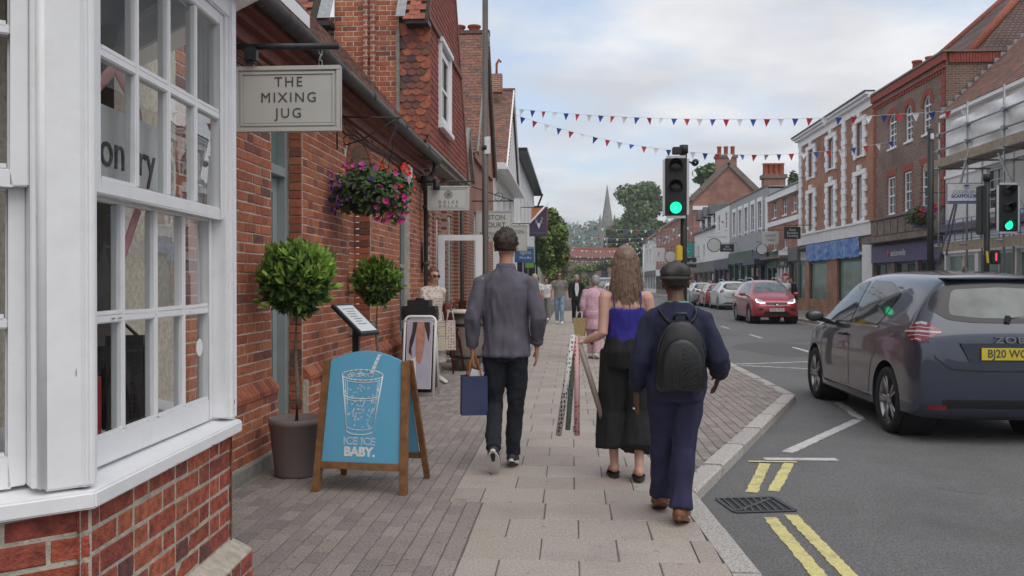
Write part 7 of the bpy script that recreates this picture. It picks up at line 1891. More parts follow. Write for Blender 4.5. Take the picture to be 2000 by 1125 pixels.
def hand(b, w, d, palm_n, thumb, s=1.0, curl=.5):
    """five-fingered hand: w wrist, d pointing direction, palm_n palm normal, thumb direction"""
    w, d, pn, th = V(w), V(d).normalized(), V(palm_n).normalized(), V(thumb).normalized()
    side = d.cross(pn).normalized()
    if side.dot(th) < 0: side = -side
    b.tube([w - d * .02 * s, w + d * .03 * s, w + d * .085 * s], [(.024 * s, .018 * s), (.036 * s, .016 * s), (.037 * s, .014 * s)], 10, up=pn, round_caps=True)
    for i, (o, ln) in enumerate(((.028, .070), (.010, .078), (-.009, .072), (-.027, .056))):
        p = w + d * .085 * s + side * o * s; c = 0; pts = [p - d * .02 * s]; dd = d.copy()
        for k, f in enumerate((.45, .32, .25)):
            pts.append(pts[-1] + dd * (ln * f * s + (.02 * s if k == 0 else 0))); c = curl * (.5 + .25 * k + .05 * i); dd = (dd * math.cos(c) + pn * math.sin(c)).normalized() if True else dd; 
            pn2 = pn
        b.tube(pts, [.0092 * s, .009 * s, .0083 * s, .0072 * s], 8, round_caps=True)
    p = w + d * .028 * s + side * .026 * s; t1 = (side * .75 + d * .65 + pn * .25).normalized(); t2 = (side * .25 + d * .85 + pn * .4).normalized()
    b.tube([p - t1 * .012 * s, p + t1 * .035 * s, p + t1 * .035 * s + t2 * .032 * s, p + t1 * .035 * s + t2 * .054 * s], [.013 * s, .011 * s, .0098 * s, .008 * s], 8, round_caps=True)
def head(b, c, f, s=1.0):
    """skull, jaw, nose, ears; c centre, f facing direction"""
    c, f = V(c), V(f).normalized(); r = f.cross(V((0, 0, 1))).normalized(); up = r.cross(f)
    def ball(o, rx, ry, rz):
        m = MB().sphere((0, 0, 0), 1, 14, 10)
        b.add([c + (r * (o[0] + v[0] * rx) + f * (o[1] + v[1] * ry) + up * (o[2] + v[2] * rz)) * s for v in m.v], m.f, True)
    ball((0, -.008, .028), .075, .094, .092); ball((0, .022, -.04), .058, .068, .07); ball((0, .05, -.082), .032, .03, .024)
    ball((0, .096, -.022), .012, .018, .026); ball((0, .088, .03), .05, .016, .012)
    for sg in (-1, 1): ball((sg * .079, -.005, -.012), .009, .02, .032); ball((sg * .042, .066, -.03), .02, .02, .02)
    ball((0, .083, -.055), .024, .014, .012)
def face(t, c, f, s=1.0, glasses=None, eyes=True):
    c, f = V(c), V(f).normalized(); r = f.cross(V((0, 0, 1))).normalized(); up = r.cross(f); P = lambda x, y, z: c + (r * x + f * y + up * z) * s
    if eyes and not glasses:
        for sg in (-1, 1): b = MB(); b.sphere(P(sg * .032, .083, .006), .0125 * s, 8, 6); e = b.build('eye', 'cloth_white', t); b = MB(); b.sphere(P(sg * .032, .093, .006), .006 * s, 8, 6); b.build('iris', 'ink', e)
    b = MB(); b.tube([P(-.024, .089, -.055), P(0, .099, -.056), P(.024, .089, -.055)], [(.003, .004), (.005, .006), (.003, .004)], 6); b.build('mouth', 'lip', t)
    for sg in (-1, 1): MB().tube([P(sg * .015, .096, .028), P(sg * .035, .094, .034), P(sg * .052, .08, .026)], .004, 5).build('brow', glasses[1] if glasses else 'hair_brown', t)
    if glasses:
        b = MB()
        for sg in (-1, 1): b.add([P(sg * x, .098 - abs(x - .034) * .15, z) for x, z in ((.008, .02), (.058, .022), (.058, -.008), (.045, -.02), (.018, -.018), (.008, -.004))] , [(0, 1, 2, 3, 4, 5)]); b.tube([P(sg * .058, .09, .012), P(sg * .08, .0, .012)], .003, 5)
        b.tube([P(-.01, .1, .01), P(.01, .1, .01)], .003, 5); b.build('sunglasses', 'lens_dark', t)
def person(label, loc, rz, J, skin, group='people walking on the pavement', k=1.0, voxel=.0065, hands=None, fine=True):
    """body as one continuous mesh.  J: joints in local metres"""
    t = thing('person', label, 'person', loc, rz, group); b = MB()
    u = (0, 1, 0)
    b.tube([J['pel'] - V((0, 0, .06)), J['pel'], J['waist'], J['chest'], J['chest'] + V((0, 0, .10))], [(.13 * k, .09 * k), (.145 * k, .10 * k), (.125 * k, .085 * k), (.15 * k, .10 * k), (.13 * k, .07 * k)], 16, up=u, round_caps=True)
    nb = J['chest'] + V((0, 0, .09))
    b.tube([nb, J['neck'], J['head'] - V((0, 0, .06))], [(.075 * k, .06 * k), (.054 * k, .054 * k), (.05 * k, .052 * k)], 12, up=u)
    head(b, J['head'], J['face'], J.get('hs', 1.0))
    for s in ('L', 'R'):
        sh, el, wr = J['sh' + s], J['el' + s], J['wr' + s]
        b.tube([J['neck'].lerp(nb, .6), nb.lerp(sh, .55) + V((0, 0, .008)), sh], [.042 * k, .044 * k, .046 * k], 10); b.tube([sh, sh.lerp(el, .35), el, el.lerp(wr, .3), wr], [.056 * k, .05 * k, .042 * k, .043 * k, .028 * k], 12, round_caps=True)
        hd = J.get('hd' + s, (wr - el).normalized()); hand(b, wr + V(hd).normalized() * .015, hd, J.get('pn' + s, V((1 if s == 'L' else -1, 0, 0))), J.get('th' + s, V((0, 1, 0))), .98 * k, J.get('curl' + s, .45))
        hp, kn, an, to = J['hip' + s], J['kn' + s], J['an' + s], J['to' + s]
        b.tube([hp, hp.lerp(kn, .5), kn, kn.lerp(an, .3), kn.lerp(an, .6), an], [.085 * k, .072 * k, .052 * k, .053 * k, .043 * k, .034 * k], 12, up=u, round_caps=True)
        d = (to - an); h = d.copy(); h.z = 0; h = h.normalized() if h.length > .02 else V((0, 1, 0)); 
        hl = an + (an - to).normalized() * .02 + V((0, 0, -.035)); b.tube([an + V((0, 0, -.01)), hl], [.034, .034], 10, round_caps=True); b.tube([hl, an.lerp(to, .5) + V((0, 0, -.012)), to], [(.032, .03), (.042, .028), (.036, .018)], 12, up=(0, 0, 1), round_caps=True)
    me = fuse(b, voxel, 2, mat=skin, name='body'); put(me, 'body', t)
    return t
def cloth(t, name, mat, shapes, voxel=.009, smooth=4, wr=.006, freq=(10, 10, 5)):
    b = MB()
    for pts, rr, up in shapes: b.tube([V(p) for p in pts], rr, 18, up=up, round_caps=False)
    return put(fuse(b, voxel, smooth, wr, freq, mat, name), name, t)
U = (0, 1, 0)
def sleeves(J, r0, r1, r2, end=1.0, endR=None):
    o = []
    for s in 'LR':
        sh, el, wr = J['sh' + s], J['el' + s], J['wr' + s]; e = end if s == 'L' or endR is None else endR
        nb = J['chest'] + V((0, 0, .07))
        n0 = J['neck'].lerp(nb, .62); pts = [n0, n0.lerp(sh, .6), sh, sh.lerp(el, .5), el]; rr = [r0 * .92, r0 * 1.0, r0, (r0 + r1) / 2, r1]
        if e > 1: pts += [el.lerp(wr, .5), el.lerp(wr, e - 1)]; rr += [(r1 + r2) / 2 * 1.02, r2]
        else: pts = [n0, n0.lerp(sh, .6), sh, sh.lerp(el, e)]; rr = [r0 * .8, r0 * .9, r0, r1]
        o.append((pts, rr, U))
    return o
def legs(J, r, end=1.0):
    """r: radii at hip, mid thigh, knee, mid calf, hem"""
    o = []
    for s in 'LR':
        hp, kn, an = J['hip' + s], J['kn' + s], J['an' + s]
        e = kn.lerp(an, end); o.append(([hp + V((0, 0, .03)), hp.lerp(kn, .5), kn, kn.lerp(e, .5), e], list(r), U))
    return o
def shoe(t, an, to, mat, sole='sole_white', w=.045, low=True, nm='shoe'):
    an, to = V(an), V(to); d = (to - an).normalized(); heel = an - d * .045 + V((0, 0, -.03)); b = MB()
    b.tube([heel, an.lerp(to, .25) + V((0, 0, -.01)), an.lerp(to, .6) + V((0, 0, .0)), to + d * .03], [(w * .9, .042), (w, .05), (w * 1.08, .036), (w * .9, .024)], 14, up=(0, 0, 1), round_caps=True)
    b.tube([an + V((0, 0, -.03)), an + V((0, 0, .03))], [.046, .043], 12)
    sh_ = put(fuse(b, .006, 2, mat=mat, name=nm), nm, t)
    s = d.cross(V((0, 0, 1))).normalized(); n = s.cross(d).normalized(); P = []
    for i in range(16):
        a = 2 * PI * i / 16; u_ = math.cos(a); v_ = math.sin(a); ln = (to + d * .045 - (heel - d * .04)).length / 2; c = (to + heel) / 2; ww = w * (1.05 + .12 * u_)
        P.append((c + d * u_ * ln + s * v_ * ww) - n * .044)
    b = MB(); k = len(P); b.add([p for p in P] + [p + n * .02 for p in P], [tuple(reversed(range(k))), tuple(range(k, 2 * k))] + [(i, (i + 1) % k, k + (i + 1) % k, k + i) for i in range(k)]); b.build('sole', sole, sh_)
    return sh_
def hair_cap(t, c, f, s, mat, low=-.05, puff=1.0, n=.012, front=.03, seed=0, voxel=.006):
    """short hair: a lumpy shell over the skull, open at the face"""
    c, f = V(c), V(f).normalized(); r = f.cross(V((0, 0, 1))).normalized(); up = r.cross(f); b = MB(); m = MB().sphere((0, 0, 0), 1, 40, 28); vs = []
    for v in m.v:
        q = V(v); k = 1 + n * 8 * noise.noise(q * 5 + V((seed, 0, 0))) + n * 6 * noise.noise(q * 12 + V((seed, 3, 0)))
        x, y, z = q.x * .083 * puff * k, q.y * .100 * puff * k - .012, q.z * .103 * puff * k + .028
        if y > front and z < .075: y = front + (y - front) * .15
        if z < low: z = low + (z - low) * .12
        if z < -.02 and y > -.02: y = -.02 + (y + .02) * .25; x *= .96
        vs.append(c + (r * x + f * y + up * z) * s)
    b.add(vs, m.f, True); return b.build('hair', mat, t, fix=True)

# ---------------- man in grey shirt
J = dict(pel=V((0, 0, .97)), waist=V((0, .01, 1.12)), chest=V((0, .0, 1.36)), neck=V((0, .005, 1.55)), head=V((0, .03, 1.71)), face=V((.08, 1, 0)), hs=1.06,
         shL=V((-.180, -.01, 1.425)), elL=V((-.250, -.06, 1.15)), wrL=V((-.258, .0, .935)), hdL=V((.02, .1, -1)), pnL=V((1, .2, 0)), thL=V((.2, 1, 0)), curlL=.8,
         shR=V((.180, -.01, 1.425)), elR=V((.252, -.09, 1.16)), wrR=V((.238, .03, .955)), hdR=V((-.05, .12, -1)), pnR=V((-1, .1, 0)), thR=V((0, 1, 0)), curlR=.45,
         hipL=V((-.088, .0, .92)), knL=V((-.09, .06, .50)), anL=V((-.083, -.235, .185)), toL=V((-.08, -.135, .055)),
         hipR=V((.088, .0, .92)), knR=V((.075, .07, .49)), anR=V((.045, .10, .09)), toR=V((.055, .24, .04)))
man = person('man in grey shirt and dark jeans walking away with a blue bag', (-.50, 6.72, 0), rad(2), J, 'skin_warm')
S_ = [([(0, -.005, .865), (0, 0, .98), (0, .01, 1.12), (0, .0, 1.28), (0, -.01, 1.40), (0, -.015, 1.48), (0, -.01, 1.535)], [(.185, .14), (.178, .135), (.172, .13), (.185, .135), (.185, .125), (.125, .10), (.07, .07)], U)]
cloth(man, 'shirt', 'shirt_grey', S_ + sleeves(J, .062, .057, .046, 1.96), wr=.015, freq=(11, 11, 3.5))
b = MB(); b.lathe([(.070, 1.505), (.080, 1.525), (.072, 1.572), (.062, 1.576), (.060, 1.53)], (0, -.008, 0), 20); me = b.mesh('collar', 'shirt_grey'); put(me, 'collar', man)
for s, w in (('L', J['wrL']), ('R', J['wrR'])):
    el = J['el' + s]; p = w.lerp(el, .06); q = w.lerp(el, .22); MB().tube([p, q], [.046, .050], 14).build('cuff', 'shirt_grey', man)
cloth(man, 'jeans', 'denim_dark', [([(0, 0, 1.0), (0, -.005, .92), (0, 0, .84)], [(.145, .105), (.155, .118), (.145, .11)], U)] + legs(J, (.092, .082, .064, .058, .055), .97), wr=.011, freq=(12, 12, 9))
hair_cap(man, J['head'], J['face'], 1.08, 'hair_brown', low=-.034, puff=1.02, n=.022, seed=2)
face(man, J['head'], J['face'], 1.06)
shoe(man, J['anL'], J['toL'], 'shoe_dark'); shoe(man, J['anR'], J['toR'], 'shoe_dark')
b = MB(); b.tube([J['wrL'] + V((0, 0, .02)), J['wrL'] + V((0, 0, .045))], .036, 14); b.build('watch', 'leather_black', man)
pb = thing('paper_bag', 'navy paper shopping bag with orange rope handles in the man hand', 'bag', (-.745, 6.71, .42), rad(14))
pm('bag_navy', (.035, .045, .12), .55, var=.1); pm('rope_orange', (.55, .17, .03), .8)
b = MB(); w, d, h = .10, .055, .30
b.add([(-w, -d, 0), (w, -d, 0), (w, d, 0), (-w, d, 0), (-w * .96, -d * 1.05, h), (w * .96, -d * 1.05, h), (w * .96, d * 1.05, h), (-w * .96, d * 1.05, h), (-w * .97, 0, h * .5), (w * .97, 0, h * .5)], [(0, 3, 2, 1), (0, 1, 5, 4), (2, 3, 7, 6), (0, 4, 8), (4, 7, 8), (7, 3, 8), (3, 0, 8), (1, 9, 5), (5, 9, 6), (6, 9, 2), (2, 9, 1)]); b.build('body', 'bag_navy', pb)
for sy in (-1, 1): MB().tube([(-.055, sy * .055, .28), (-.03, sy * .03, .40), (0, sy * .012, .47), (.03, sy * .03, .40), (.055, sy * .055, .28)], .0045, 6).build('handle', 'rope_orange', pb)
b = MB(); b.mbox(Matrix.Translation((.02, 0, .31)) @ Matrix.Rotation(.3, 4, 'Y'), .05, .03, .03); b.build('tissue', 'paper', pb)

# ---------------- woman with long hair
J = dict(pel=V((0, 0, .93)), waist=V((0, .0, 1.07)), chest=V((0, -.005, 1.26)), neck=V((0, .0, 1.43)), head=V((0, .03, 1.575)), face=V((.1, 1, -.02)), hs=.98,
         shL=V((-.152, -.01, 1.32)), elL=V((-.175, -.06, 1.06)), wrL=V((-.29, .02, 1.0)), hdL=V((-.9, .3, -.15)), pnL=V((.1, .3, -1)), thL=V((.2, 1, .2)), curlL=1.0,
         shR=V((.152, -.01, 1.32)), elR=V((.2, .0, 1.08)), wrR=V((.18, .16, .95)),
         hipL=V((-.085, 0, .9)), knL=V((-.10, .04, .49)), anL=V((-.085, -.02, .10)), toL=V((-.09, .12, .035)),
         hipR=V((.085, 0, .9)), knR=V((.10, .0, .48)), anR=V((.075, -.18, .105)), toR=V((.085, -.04, .035)))
wom = person('woman with long brown hair in blue top and black culottes holding wrapping paper', (.40, 6.52, 0), rad(3), J, 'skin_light', k=.90)
cloth(wom, 'camisole', 'top_blue', [([(0, 0, .985), (0, 0, 1.08), (0, -.003, 1.18), (0, -.008, 1.245)], [(.148, .115), (.142, .105), (.146, .11), (.14, .108)], U)], wr=.007, freq=(12, 12, 6))
for s in (-1, 1): MB().tube([(s * .095, -.105, 1.235), (s * .10, -.085, 1.33), (s * .095, -.03, 1.395), (s * .095, .04, 1.36), (s * .09, .10, 1.25)], .004, 6).build('strap', 'top_blue', wom)
cloth(wom, 'culottes', 'cloth_black', [([(0, 0, 1.02), (0, -.01, .93), (0, 0, .82)], [(.138, .105), (.168, .14), (.17, .135)], U)] + legs(J, (.10, .10, .10, .115, .132), .70), wr=.012, freq=(11, 11, 2.5))
face(wom, J['head'], J['face'], .98)
hd = J['head']; b = MB(); rd = random.Random(5)
cap = hair_cap(wom, hd, J['face'], 1.0, 'hair_light', low=-.07, puff=1.03, n=.006, front=.055, seed=4)
for i in range(620):
    a = rd.uniform(-1.75, 1.75); top = rd.uniform(.0, 1); st_ = V((math.sin(a) * .08, -math.cos(a) * .10 + .012, .09 - .10 * top + rd.uniform(-.01, .01))); st_.normalize(); root = hd + V((st_.x * .083, st_.y * .10, st_.z * .1 + .03))
    L0 = rd.uniform(.24, .40) + (.05 if abs(a) < 1 else 0); wob = rd.uniform(-.022, .022); spread = 1.0 + rd.uniform(-.08, .25); P = [root]
    for j in range(1, 7):
        f_ = j / 6; out_ = V((math.sin(a) * (.083 + .025 * f_ * spread), -math.cos(a) * .085 - .02 - .012 * f_, 0)); P.append(V((hd.x + out_.x + wob * f_ * f_ + .003 * math.sin(f_ * 4 + i), hd.y + out_.y + .006 * math.sin(f_ * 3 + i * 2), root.z - L0 * f_ - .02)))
    b.tube(P, [.0035, .0042, .0045, .0045, .004, .003, .0008], 5, caps=False)
b.build('long_hair', 'hair_light', wom)
for s in 'LR':
    an, to = J['an' + s], J['to' + s]; c = (an + to) / 2; d = (to - an); d.z = 0; d.normalize(); sd_ = V((d.y, -d.x, 0)); b = MB(); zt = an.z - .085 if s == 'L' else an.z - .09; zt = .0 if s == 'L' else .012
    P = [c + d * .0 + d * (math.cos(2 * PI * i / 14) * .125 + .01) + sd_ * math.sin(2 * PI * i / 14) * .045 for i in range(14)]
    b.add([(p.x, p.y, zt) for p in P] + [(p.x, p.y, zt + .022) for p in P], [tuple(reversed(range(14))), tuple(range(14, 28))] + [(i, (i + 1) % 14, 14 + (i + 1) % 14, 14 + i) for i in range(14)]); sd2 = b.build('sandal', 'sandal', wom)
    MB().tube([c + sd_ * .045 + V((0, 0, zt + .02 - c.z)), to + V((0, 0, .03)) , c - sd_ * .045 + V((0, 0, zt + .02 - c.z))], .008, 6).build('thong', 'sandal', sd2)
MB().tube([J['wrL'] + V((.03, -.008, .0)), J['wrL'] + V((.045, -.012, .003))], .031, 14).build('bracelet', 'shoe_brown', wom)
def pattern_mat(name, base, mark, scale, thr, stretch=(1, 1, 1), kind='voronoi'):
    m = bpy.data.materials.new(name); m.use_nodes = True; t = m.node_tree; b = t.nodes['Principled BSDF']; tc_ = t.nodes.new('ShaderNodeTexCoord'); mp_ = t.nodes.new('ShaderNodeMapping'); mp_.inputs['Scale'].default_value = stretch
    v = t.nodes.new('ShaderNodeTexVoronoi'); v.inputs['Scale'].default_value = scale; v.inputs['Randomness'].default_value = .35; r = t.nodes.new('ShaderNodeValToRGB'); r.color_ramp.interpolation = 'CONSTANT'; r.color_ramp.elements[0].color = (*mark, 1); r.color_ramp.elements[1].color = (*base, 1); r.color_ramp.elements[1].position = thr
    t.links.new(tc_.outputs['Object'], mp_.inputs[0]); t.links.new(mp_.outputs[0], v.inputs['Vector']); t.links.new(v.outputs['Distance'], r.inputs[0]); t.links.new(r.outputs[0], b.inputs['Base Color']); b.inputs['Roughness'].default_value = .4; M[name] = m
pattern_mat('roll_check', (.62, .60, .58), (.03, .03, .03), 42, .36, (1.2, 1.2, .75)); pattern_mat('roll_spots', (.60, .36, .36), (.35, .03, .05), 32, .30); pattern_mat('roll_green', (.20, .27, .23), (.10, .15, .12), 30, .3); pattern_mat('roll_kraft', (.30, .24, .21), (.24, .19, .17), 40, .3); pattern_mat('print_cream', (.58, .50, .44), (.33, .19, .17), 26, .33); pattern_mat('bag_stripe', (.56, .48, .36), (.25, .2, .3), 9, .2, (.1, .1, 4))
gh = V((.40, 6.52, 0)) + Matrix.Rotation(rad(3), 3, 'Z') @ V((-.375, .045, .985))
for mat, lab, q, r, up_ in (('roll_check', 'black and white checked wrapping paper roll held by the woman', (-.10, .02, -.69), .022, .06), ('roll_spots', 'pink wrapping paper roll with red spots held by the woman', (.0, -.03, -.68), .021, .05), ('roll_green', 'green wrapping paper roll between the checked and pink rolls', (-.05, .05, -.66), .020, .05), ('roll_kraft', 'brown wrapping paper roll slanting toward the black culottes', (.185, -.03, -.60), .021, .06)):
    t = thing('wrapping_roll', lab, 'paper roll', tuple(gh), 0, 'wrapping paper rolls'); qv = V(q); o_ = V(((-.018 if 'check' in mat else .018 if 'spots' in mat else .0 if 'green' in mat else .035), (.03 if 'green' in mat else -.012), 0))
    a = o_ - qv.normalized() * up_; e = o_ + qv; MB().tube([a, e], r, 14).build('roll', mat, t); MB().tube([e - qv.normalized() * .002, e + qv.normalized() * .0015], r * .8, 12).build('core', 'dark', t)

# ---------------- person with cap and backpack
J = dict(pel=V((0, 0, .85)), waist=V((0, .0, .98)), chest=V((0, .0, 1.16)), neck=V((0, .01, 1.31)), head=V((.0, .045, 1.435)), face=V((-.05, 1, -.1)), hs=.97,
         shL=V((-.15, 0, 1.20)), elL=V((-.205, -.05, .965)), wrL=V((-.235, .04, .79)), hdL=V((.02, .1, -1)), pnL=V((1, .3, 0)), thL=V((.3, 1, 0)), curlL=.35,
         shR=V((.15, 0, 1.20)), elR=V((.235, -.06, .985)), wrR=V((.28, .13, .87)), hdR=V((-.15, .6, -.8)), pnR=V((-.9, .2, 0)), thR=V((0, 1, .2)), curlR=.5,
         hipL=V((-.08, 0, .82)), knL=V((-.07, .10, .46)), anL=V((-.07, .19, .10)), toL=V((-.08, .32, .04)),
         hipR=V((.08, 0, .82)), knR=V((.045, .0, .44)), anR=V((.012, -.10, .085)), toR=V((.05, .03, .04)))
cpp = person('person in grey cap and navy top with black quilted backpack walking away', (.63, 5.35, 0), rad(0), J, 'skin_dark', k=.97)
cloth(cpp, 'top', 'jacket_navy', [([(0, 0, .79), (0, 0, .86), (0, .0, .98), (0, 0, 1.10), (0, -.005, 1.19), (0, -.005, 1.265), (0, .0, 1.30)], [(.172, .14), (.178, .145), (.172, .14), (.172, .135), (.162, .12), (.11, .09), (.075, .078)], U)] + sleeves(J, .067, .066, .051, 1.97), wr=.014, freq=(10, 10, 4.5))
for s in 'LR': w, el = J['wr' + s], J['el' + s]; MB().tube([w.lerp(el, -.03), w.lerp(el, .14)], [.043, .047], 14).build('cuff', 'jacket_navy', cpp)
cloth(cpp, 'trousers', 'trouser_navy', [([(0, 0, .92), (0, -.01, .83), (0, 0, .74)], [(.165, .13), (.178, .145), (.165, .13)], U)] + legs(J, (.095, .086, .068, .064, .07), .98), wr=.013, freq=(11, 11, 3.5))
face(cpp, J['head'], J['face'], .97); hair_cap(cpp, J['head'], J['face'], .96, 'hair_brown', low=-.04, puff=.985, n=.01, seed=8)
hd = J['head']; b = MB(); m_ = MB().sphere((0, 0, 0), 1, 28, 16); vs = []
for v in m_.v:
    q = V(v); z = q.z * .064 + .056
    if z < .022: z = .022 + (z - .022) * .15
    k_ = 1 + .10 * noise.noise(q * 3.2) + .06 * noise.noise(q * 7); sl_ = max(0, .03 * q.y); vs.append(hd + V((q.x * .093 * k_, q.y * .112 * k_ - .008, z * (1 + .05 * noise.noise(q * 5)) - sl_)))
b.add(vs, m_.f, True); cp = b.build('cap', 'cap_green', cpp)
b = MB(); b.tube([hd + V((.094 * math.cos(a), -.01 + .113 * math.sin(a), .022)) for a in [2 * PI * i / 24 for i in range(25)]], [(.004, .011)] * 25, 6); b.build('cap_band', 'cap_green', cp)
b = MB(); b.add([hd + V(p) for p in ((-.075, .06, .03), (.075, .06, .03), (.06, .155, .012), (0, .175, .008), (-.06, .155, .012), (-.075, .06, .022), (.075, .06, .022), (.06, .155, .004), (0, .175, .0), (-.06, .155, .004))], [(0, 1, 2, 3, 4), (9, 8, 7, 6, 5), (1, 6, 7, 2), (2, 7, 8, 3), (3, 8, 9, 4), (4, 9, 5, 0)]); b.build('cap_peak', 'cap_green', cp)
b = MB(); b.lathe([(.072, 1.285), (.08, 1.30), (.074, 1.318)], (0, .005, 0), 18); b.build('undershirt', 'cloth_teal', cpp)
shoe(cpp, J['anL'], J['toL'], 'shoe_brown', 'shoe_brown'); shoe(cpp, J['anR'], J['toR'], 'shoe_brown', 'shoe_brown')
MB().tube([J['wrL'] + V((-.01, .03, -.125)), J['wrL'] + V((-.01, .033, -.131))], .0125, 10).build('ring', 'chrome', cpp)
bk = thing('backpack', 'small black quilted leather backpack on the capped walker', 'backpack', (.63, 5.35, .80), 0)
def dome(w, h, n=16):
    P = [(-w, 0.02), (-w + .02, 0), (w - .02, 0), (w, .02)]
    for i in range(n + 1):
        a = PI * i / n; P.append((w * math.cos(a) * (.96 if 0 < i < n else 1), h * .52 + h * .48 * math.sin(a)))
    return P
def dome_loft(w, h, z0, secs, name, mat, parent):
    b = MB(); base_ = dome(w, h); n = len(base_); vs = []
    for y, s in secs: vs += [(x * s, y, z0 + h * .45 + (z - h * .45) * s) for x, z in base_]
    fs = [tuple(range(n)), tuple(reversed(range((len(secs) - 1) * n, len(secs) * n)))]
    for i in range(len(secs) - 1):
        for j in range(n): fs.append((i * n + j, i * n + (j + 1) % n, (i + 1) * n + (j + 1) % n, (i + 1) * n + j))
    b.add(vs, fs, True); return b.build(name, mat, parent)
dome_loft(.138, .415, .0, [(-.125, .9), (-.135, .98), (-.16, 1.0), (-.225, 1.0), (-.25, .97), (-.262, .9)], 'bag', 'leather_black', bk)
pk = dome_loft(.118, .30, .012, [(-.25, 1.0), (-.275, 1.0), (-.292, .95), (-.30, .85)], 'front_pocket', 'leather_black', bk)
for k_ in range(9):
    z = .02 + k_ * .032; b = MB(); x0 = -.095; b.tube([(-.1 + .011 * k_, -.296 + .003 * abs(k_ - 3), .24 - k_ * .02), (.085, -.299 + .003 * abs(k_ - 4), .21 - k_ * .03 + .02)] if False else [(.0, -.3005, max(.03, z - .02)), (.092, -.2985, min(.2, z + .05))], .0016, 5); b.build('stitching', 'leather_black', pk)
for x in (-.06, -.015): MB().tube([(x, -.3005, .04), (x, -.3005, .13), (x, -.3005, .235)], .0018, 5).build('stitching', 'leather_black', pk)
MB().tube([(x_, y_, z_) for x_, y_, z_ in [(.137 * math.cos(a), -.245, .20 + .20 * max(0, math.sin(a))) for a in [PI * i / 14 for i in range(15)]]], .0055, 6).build('zip', 'chrome' if False else 'shoe_dark', bk)
MB().tube([(-.04, -.20, .415), (-.03, -.205, .45), (.03, -.205, .45), (.04, -.20, .415)], .011, 8).build('grab_handle', 'leather_black', bk)
for s in (-1, 1):
    MB().tube([(s * .05, -.185, .385), (s * .08, -.165, .41), (s * .10, -.125, .44), (s * .11, -.04, .468), (s * .115, .07, .43), (s * .125, .14, .34), (s * .14, .13, .2), (s * .15, .0, .12), (s * .11, -.14, .08)], [(.018, .006)] * 9, 8, up=(1, 0, 0)).build('strap', 'leather_black', bk)

# ---------------- walkers further off, from one adjustable pose
def pose(h, stride=.15, lean=0.0, arm=.12, fx=0.0):
    k = h / 1.75; Z = lambda x, y, z: V((x * k, y * k, z * k)); L_ = lean
    return dict(pel=Z(0, 0, .95), waist=Z(0, L_ * .15, 1.09), chest=Z(0, L_ * .5, 1.30), neck=Z(0, L_ * .9, 1.47), head=Z(0, L_ * 1.15 + .03, 1.62), face=V((fx, 1, -.05)), hs=k,
                shL=Z(-.185, L_ * .6, 1.40), elL=Z(-.235, L_ * .5 - arm * .4 - .02, 1.12), wrL=Z(-.225, L_ * .4 - arm * .4 + .06, .88), shR=Z(.185, L_ * .6, 1.40), elR=Z(.235, L_ * .5 + arm * .4 - .04, 1.12), wrR=Z(.225, L_ * .4 + arm * .7 + .05, .89),
                hipL=Z(-.088, 0, .9), knL=Z(-.088, stride * .7 + .03, .49), anL=Z(-.08, stride, .09), toL=Z(-.09, stride + .14, .04), hipR=Z(.088, 0, .9), knR=Z(.088, -.02, .49), anR=Z(.08, -stride, .11), toR=Z(.09, -stride + .13, .045))
def walker(label, x, y, rz, h, skin, top, bottom, hairm, sleeve=.55, topz=.92, coat=0, skirt=None, stride=.14, lean=0.0, glasses=None, hair=1.0, shoes='sole_white', arm=.12, girth=1.0, fx=0.0, group='people walking on the pavement', hem=.0):
    J = pose(h, stride, lean, arm, fx); k = h / 1.75; t = person(label, (x, y, 0), rz, J, skin, k=.95 * k, voxel=.011, group=group)
    c = J['chest']; w = J['waist']; p = J['pel']; g = girth * k
    tor = [([V((p.x, p.y, topz * k)), V((p.x, p.y, (topz + .08) * k)), w, c, c + V((0, .0, .09 * k)), c + V((0, .01, .16 * k))], [(.175 * g, .13 * g), (.175 * g, .13 * g), (.165 * g, .12 * g), (.19 * g, .13 * g), (.16 * g, .10 * g), (.07 * k, .065 * k)], U)]
    cloth(t, 'top', top, tor + sleeves(J, .074 * g, .066 * g, .055 * g, sleeve), voxel=.013, wr=.008)
    if skirt: cloth(t, 'skirt', bottom, [([p + V((0, 0, .06)), p, V((p.x, p.y + .0, .7 * k)), V((p.x, p.y, skirt * k))], [(.15 * g, .11 * g), (.185 * g, .15 * g), (.20 * g, .18 * g), (.22 * g, .20 * g)], U)], voxel=.013, wr=.01)
    else: cloth(t, 'trousers', bottom, [([p + V((0, 0, .06)), p - V((0, 0, .02)), p - V((0, 0, .1))], [(.155 * g, .115 * g), (.17 * g, .13 * g), (.15 * g, .12 * g)], U)] + legs(J, (.098 * g, .09 * g, .072 * g, .066 * g, .064 * g), .96), voxel=.013, wr=.007)
    face(t, J['head'], J['face'], k, glasses); hair_cap(t, J['head'], J['face'], k * 1.02, hairm, puff=1.02 * hair, low=-.05 - .03 * (hair - 1), n=.012, front=.03, seed=x * 3 + y)
    for s in 'LR': shoe(t, J['an' + s], J['to' + s], shoes, 'sole_white' if shoes == 'sole_white' else 'shoe_dark')
    return t, J
pk_, Jp = walker('elderly lady in pale pink linen outfit bending forward on the pavement', .42, 16.6, rad(-12), 1.56, 'skin_light', 'linen_pink', 'linen_pink', 'hair_grey', sleeve=1.8, topz=.62, lean=.16, girth=1.12, hair=1.12, stride=.10)
tb = thing('tote_bag', 'tan woven tote bag carried by the lady in pink', 'bag', (.16, 16.55, .43), rad(-10)); pm('straw', (.42, .30, .14), .85, var=.2, scale=40)
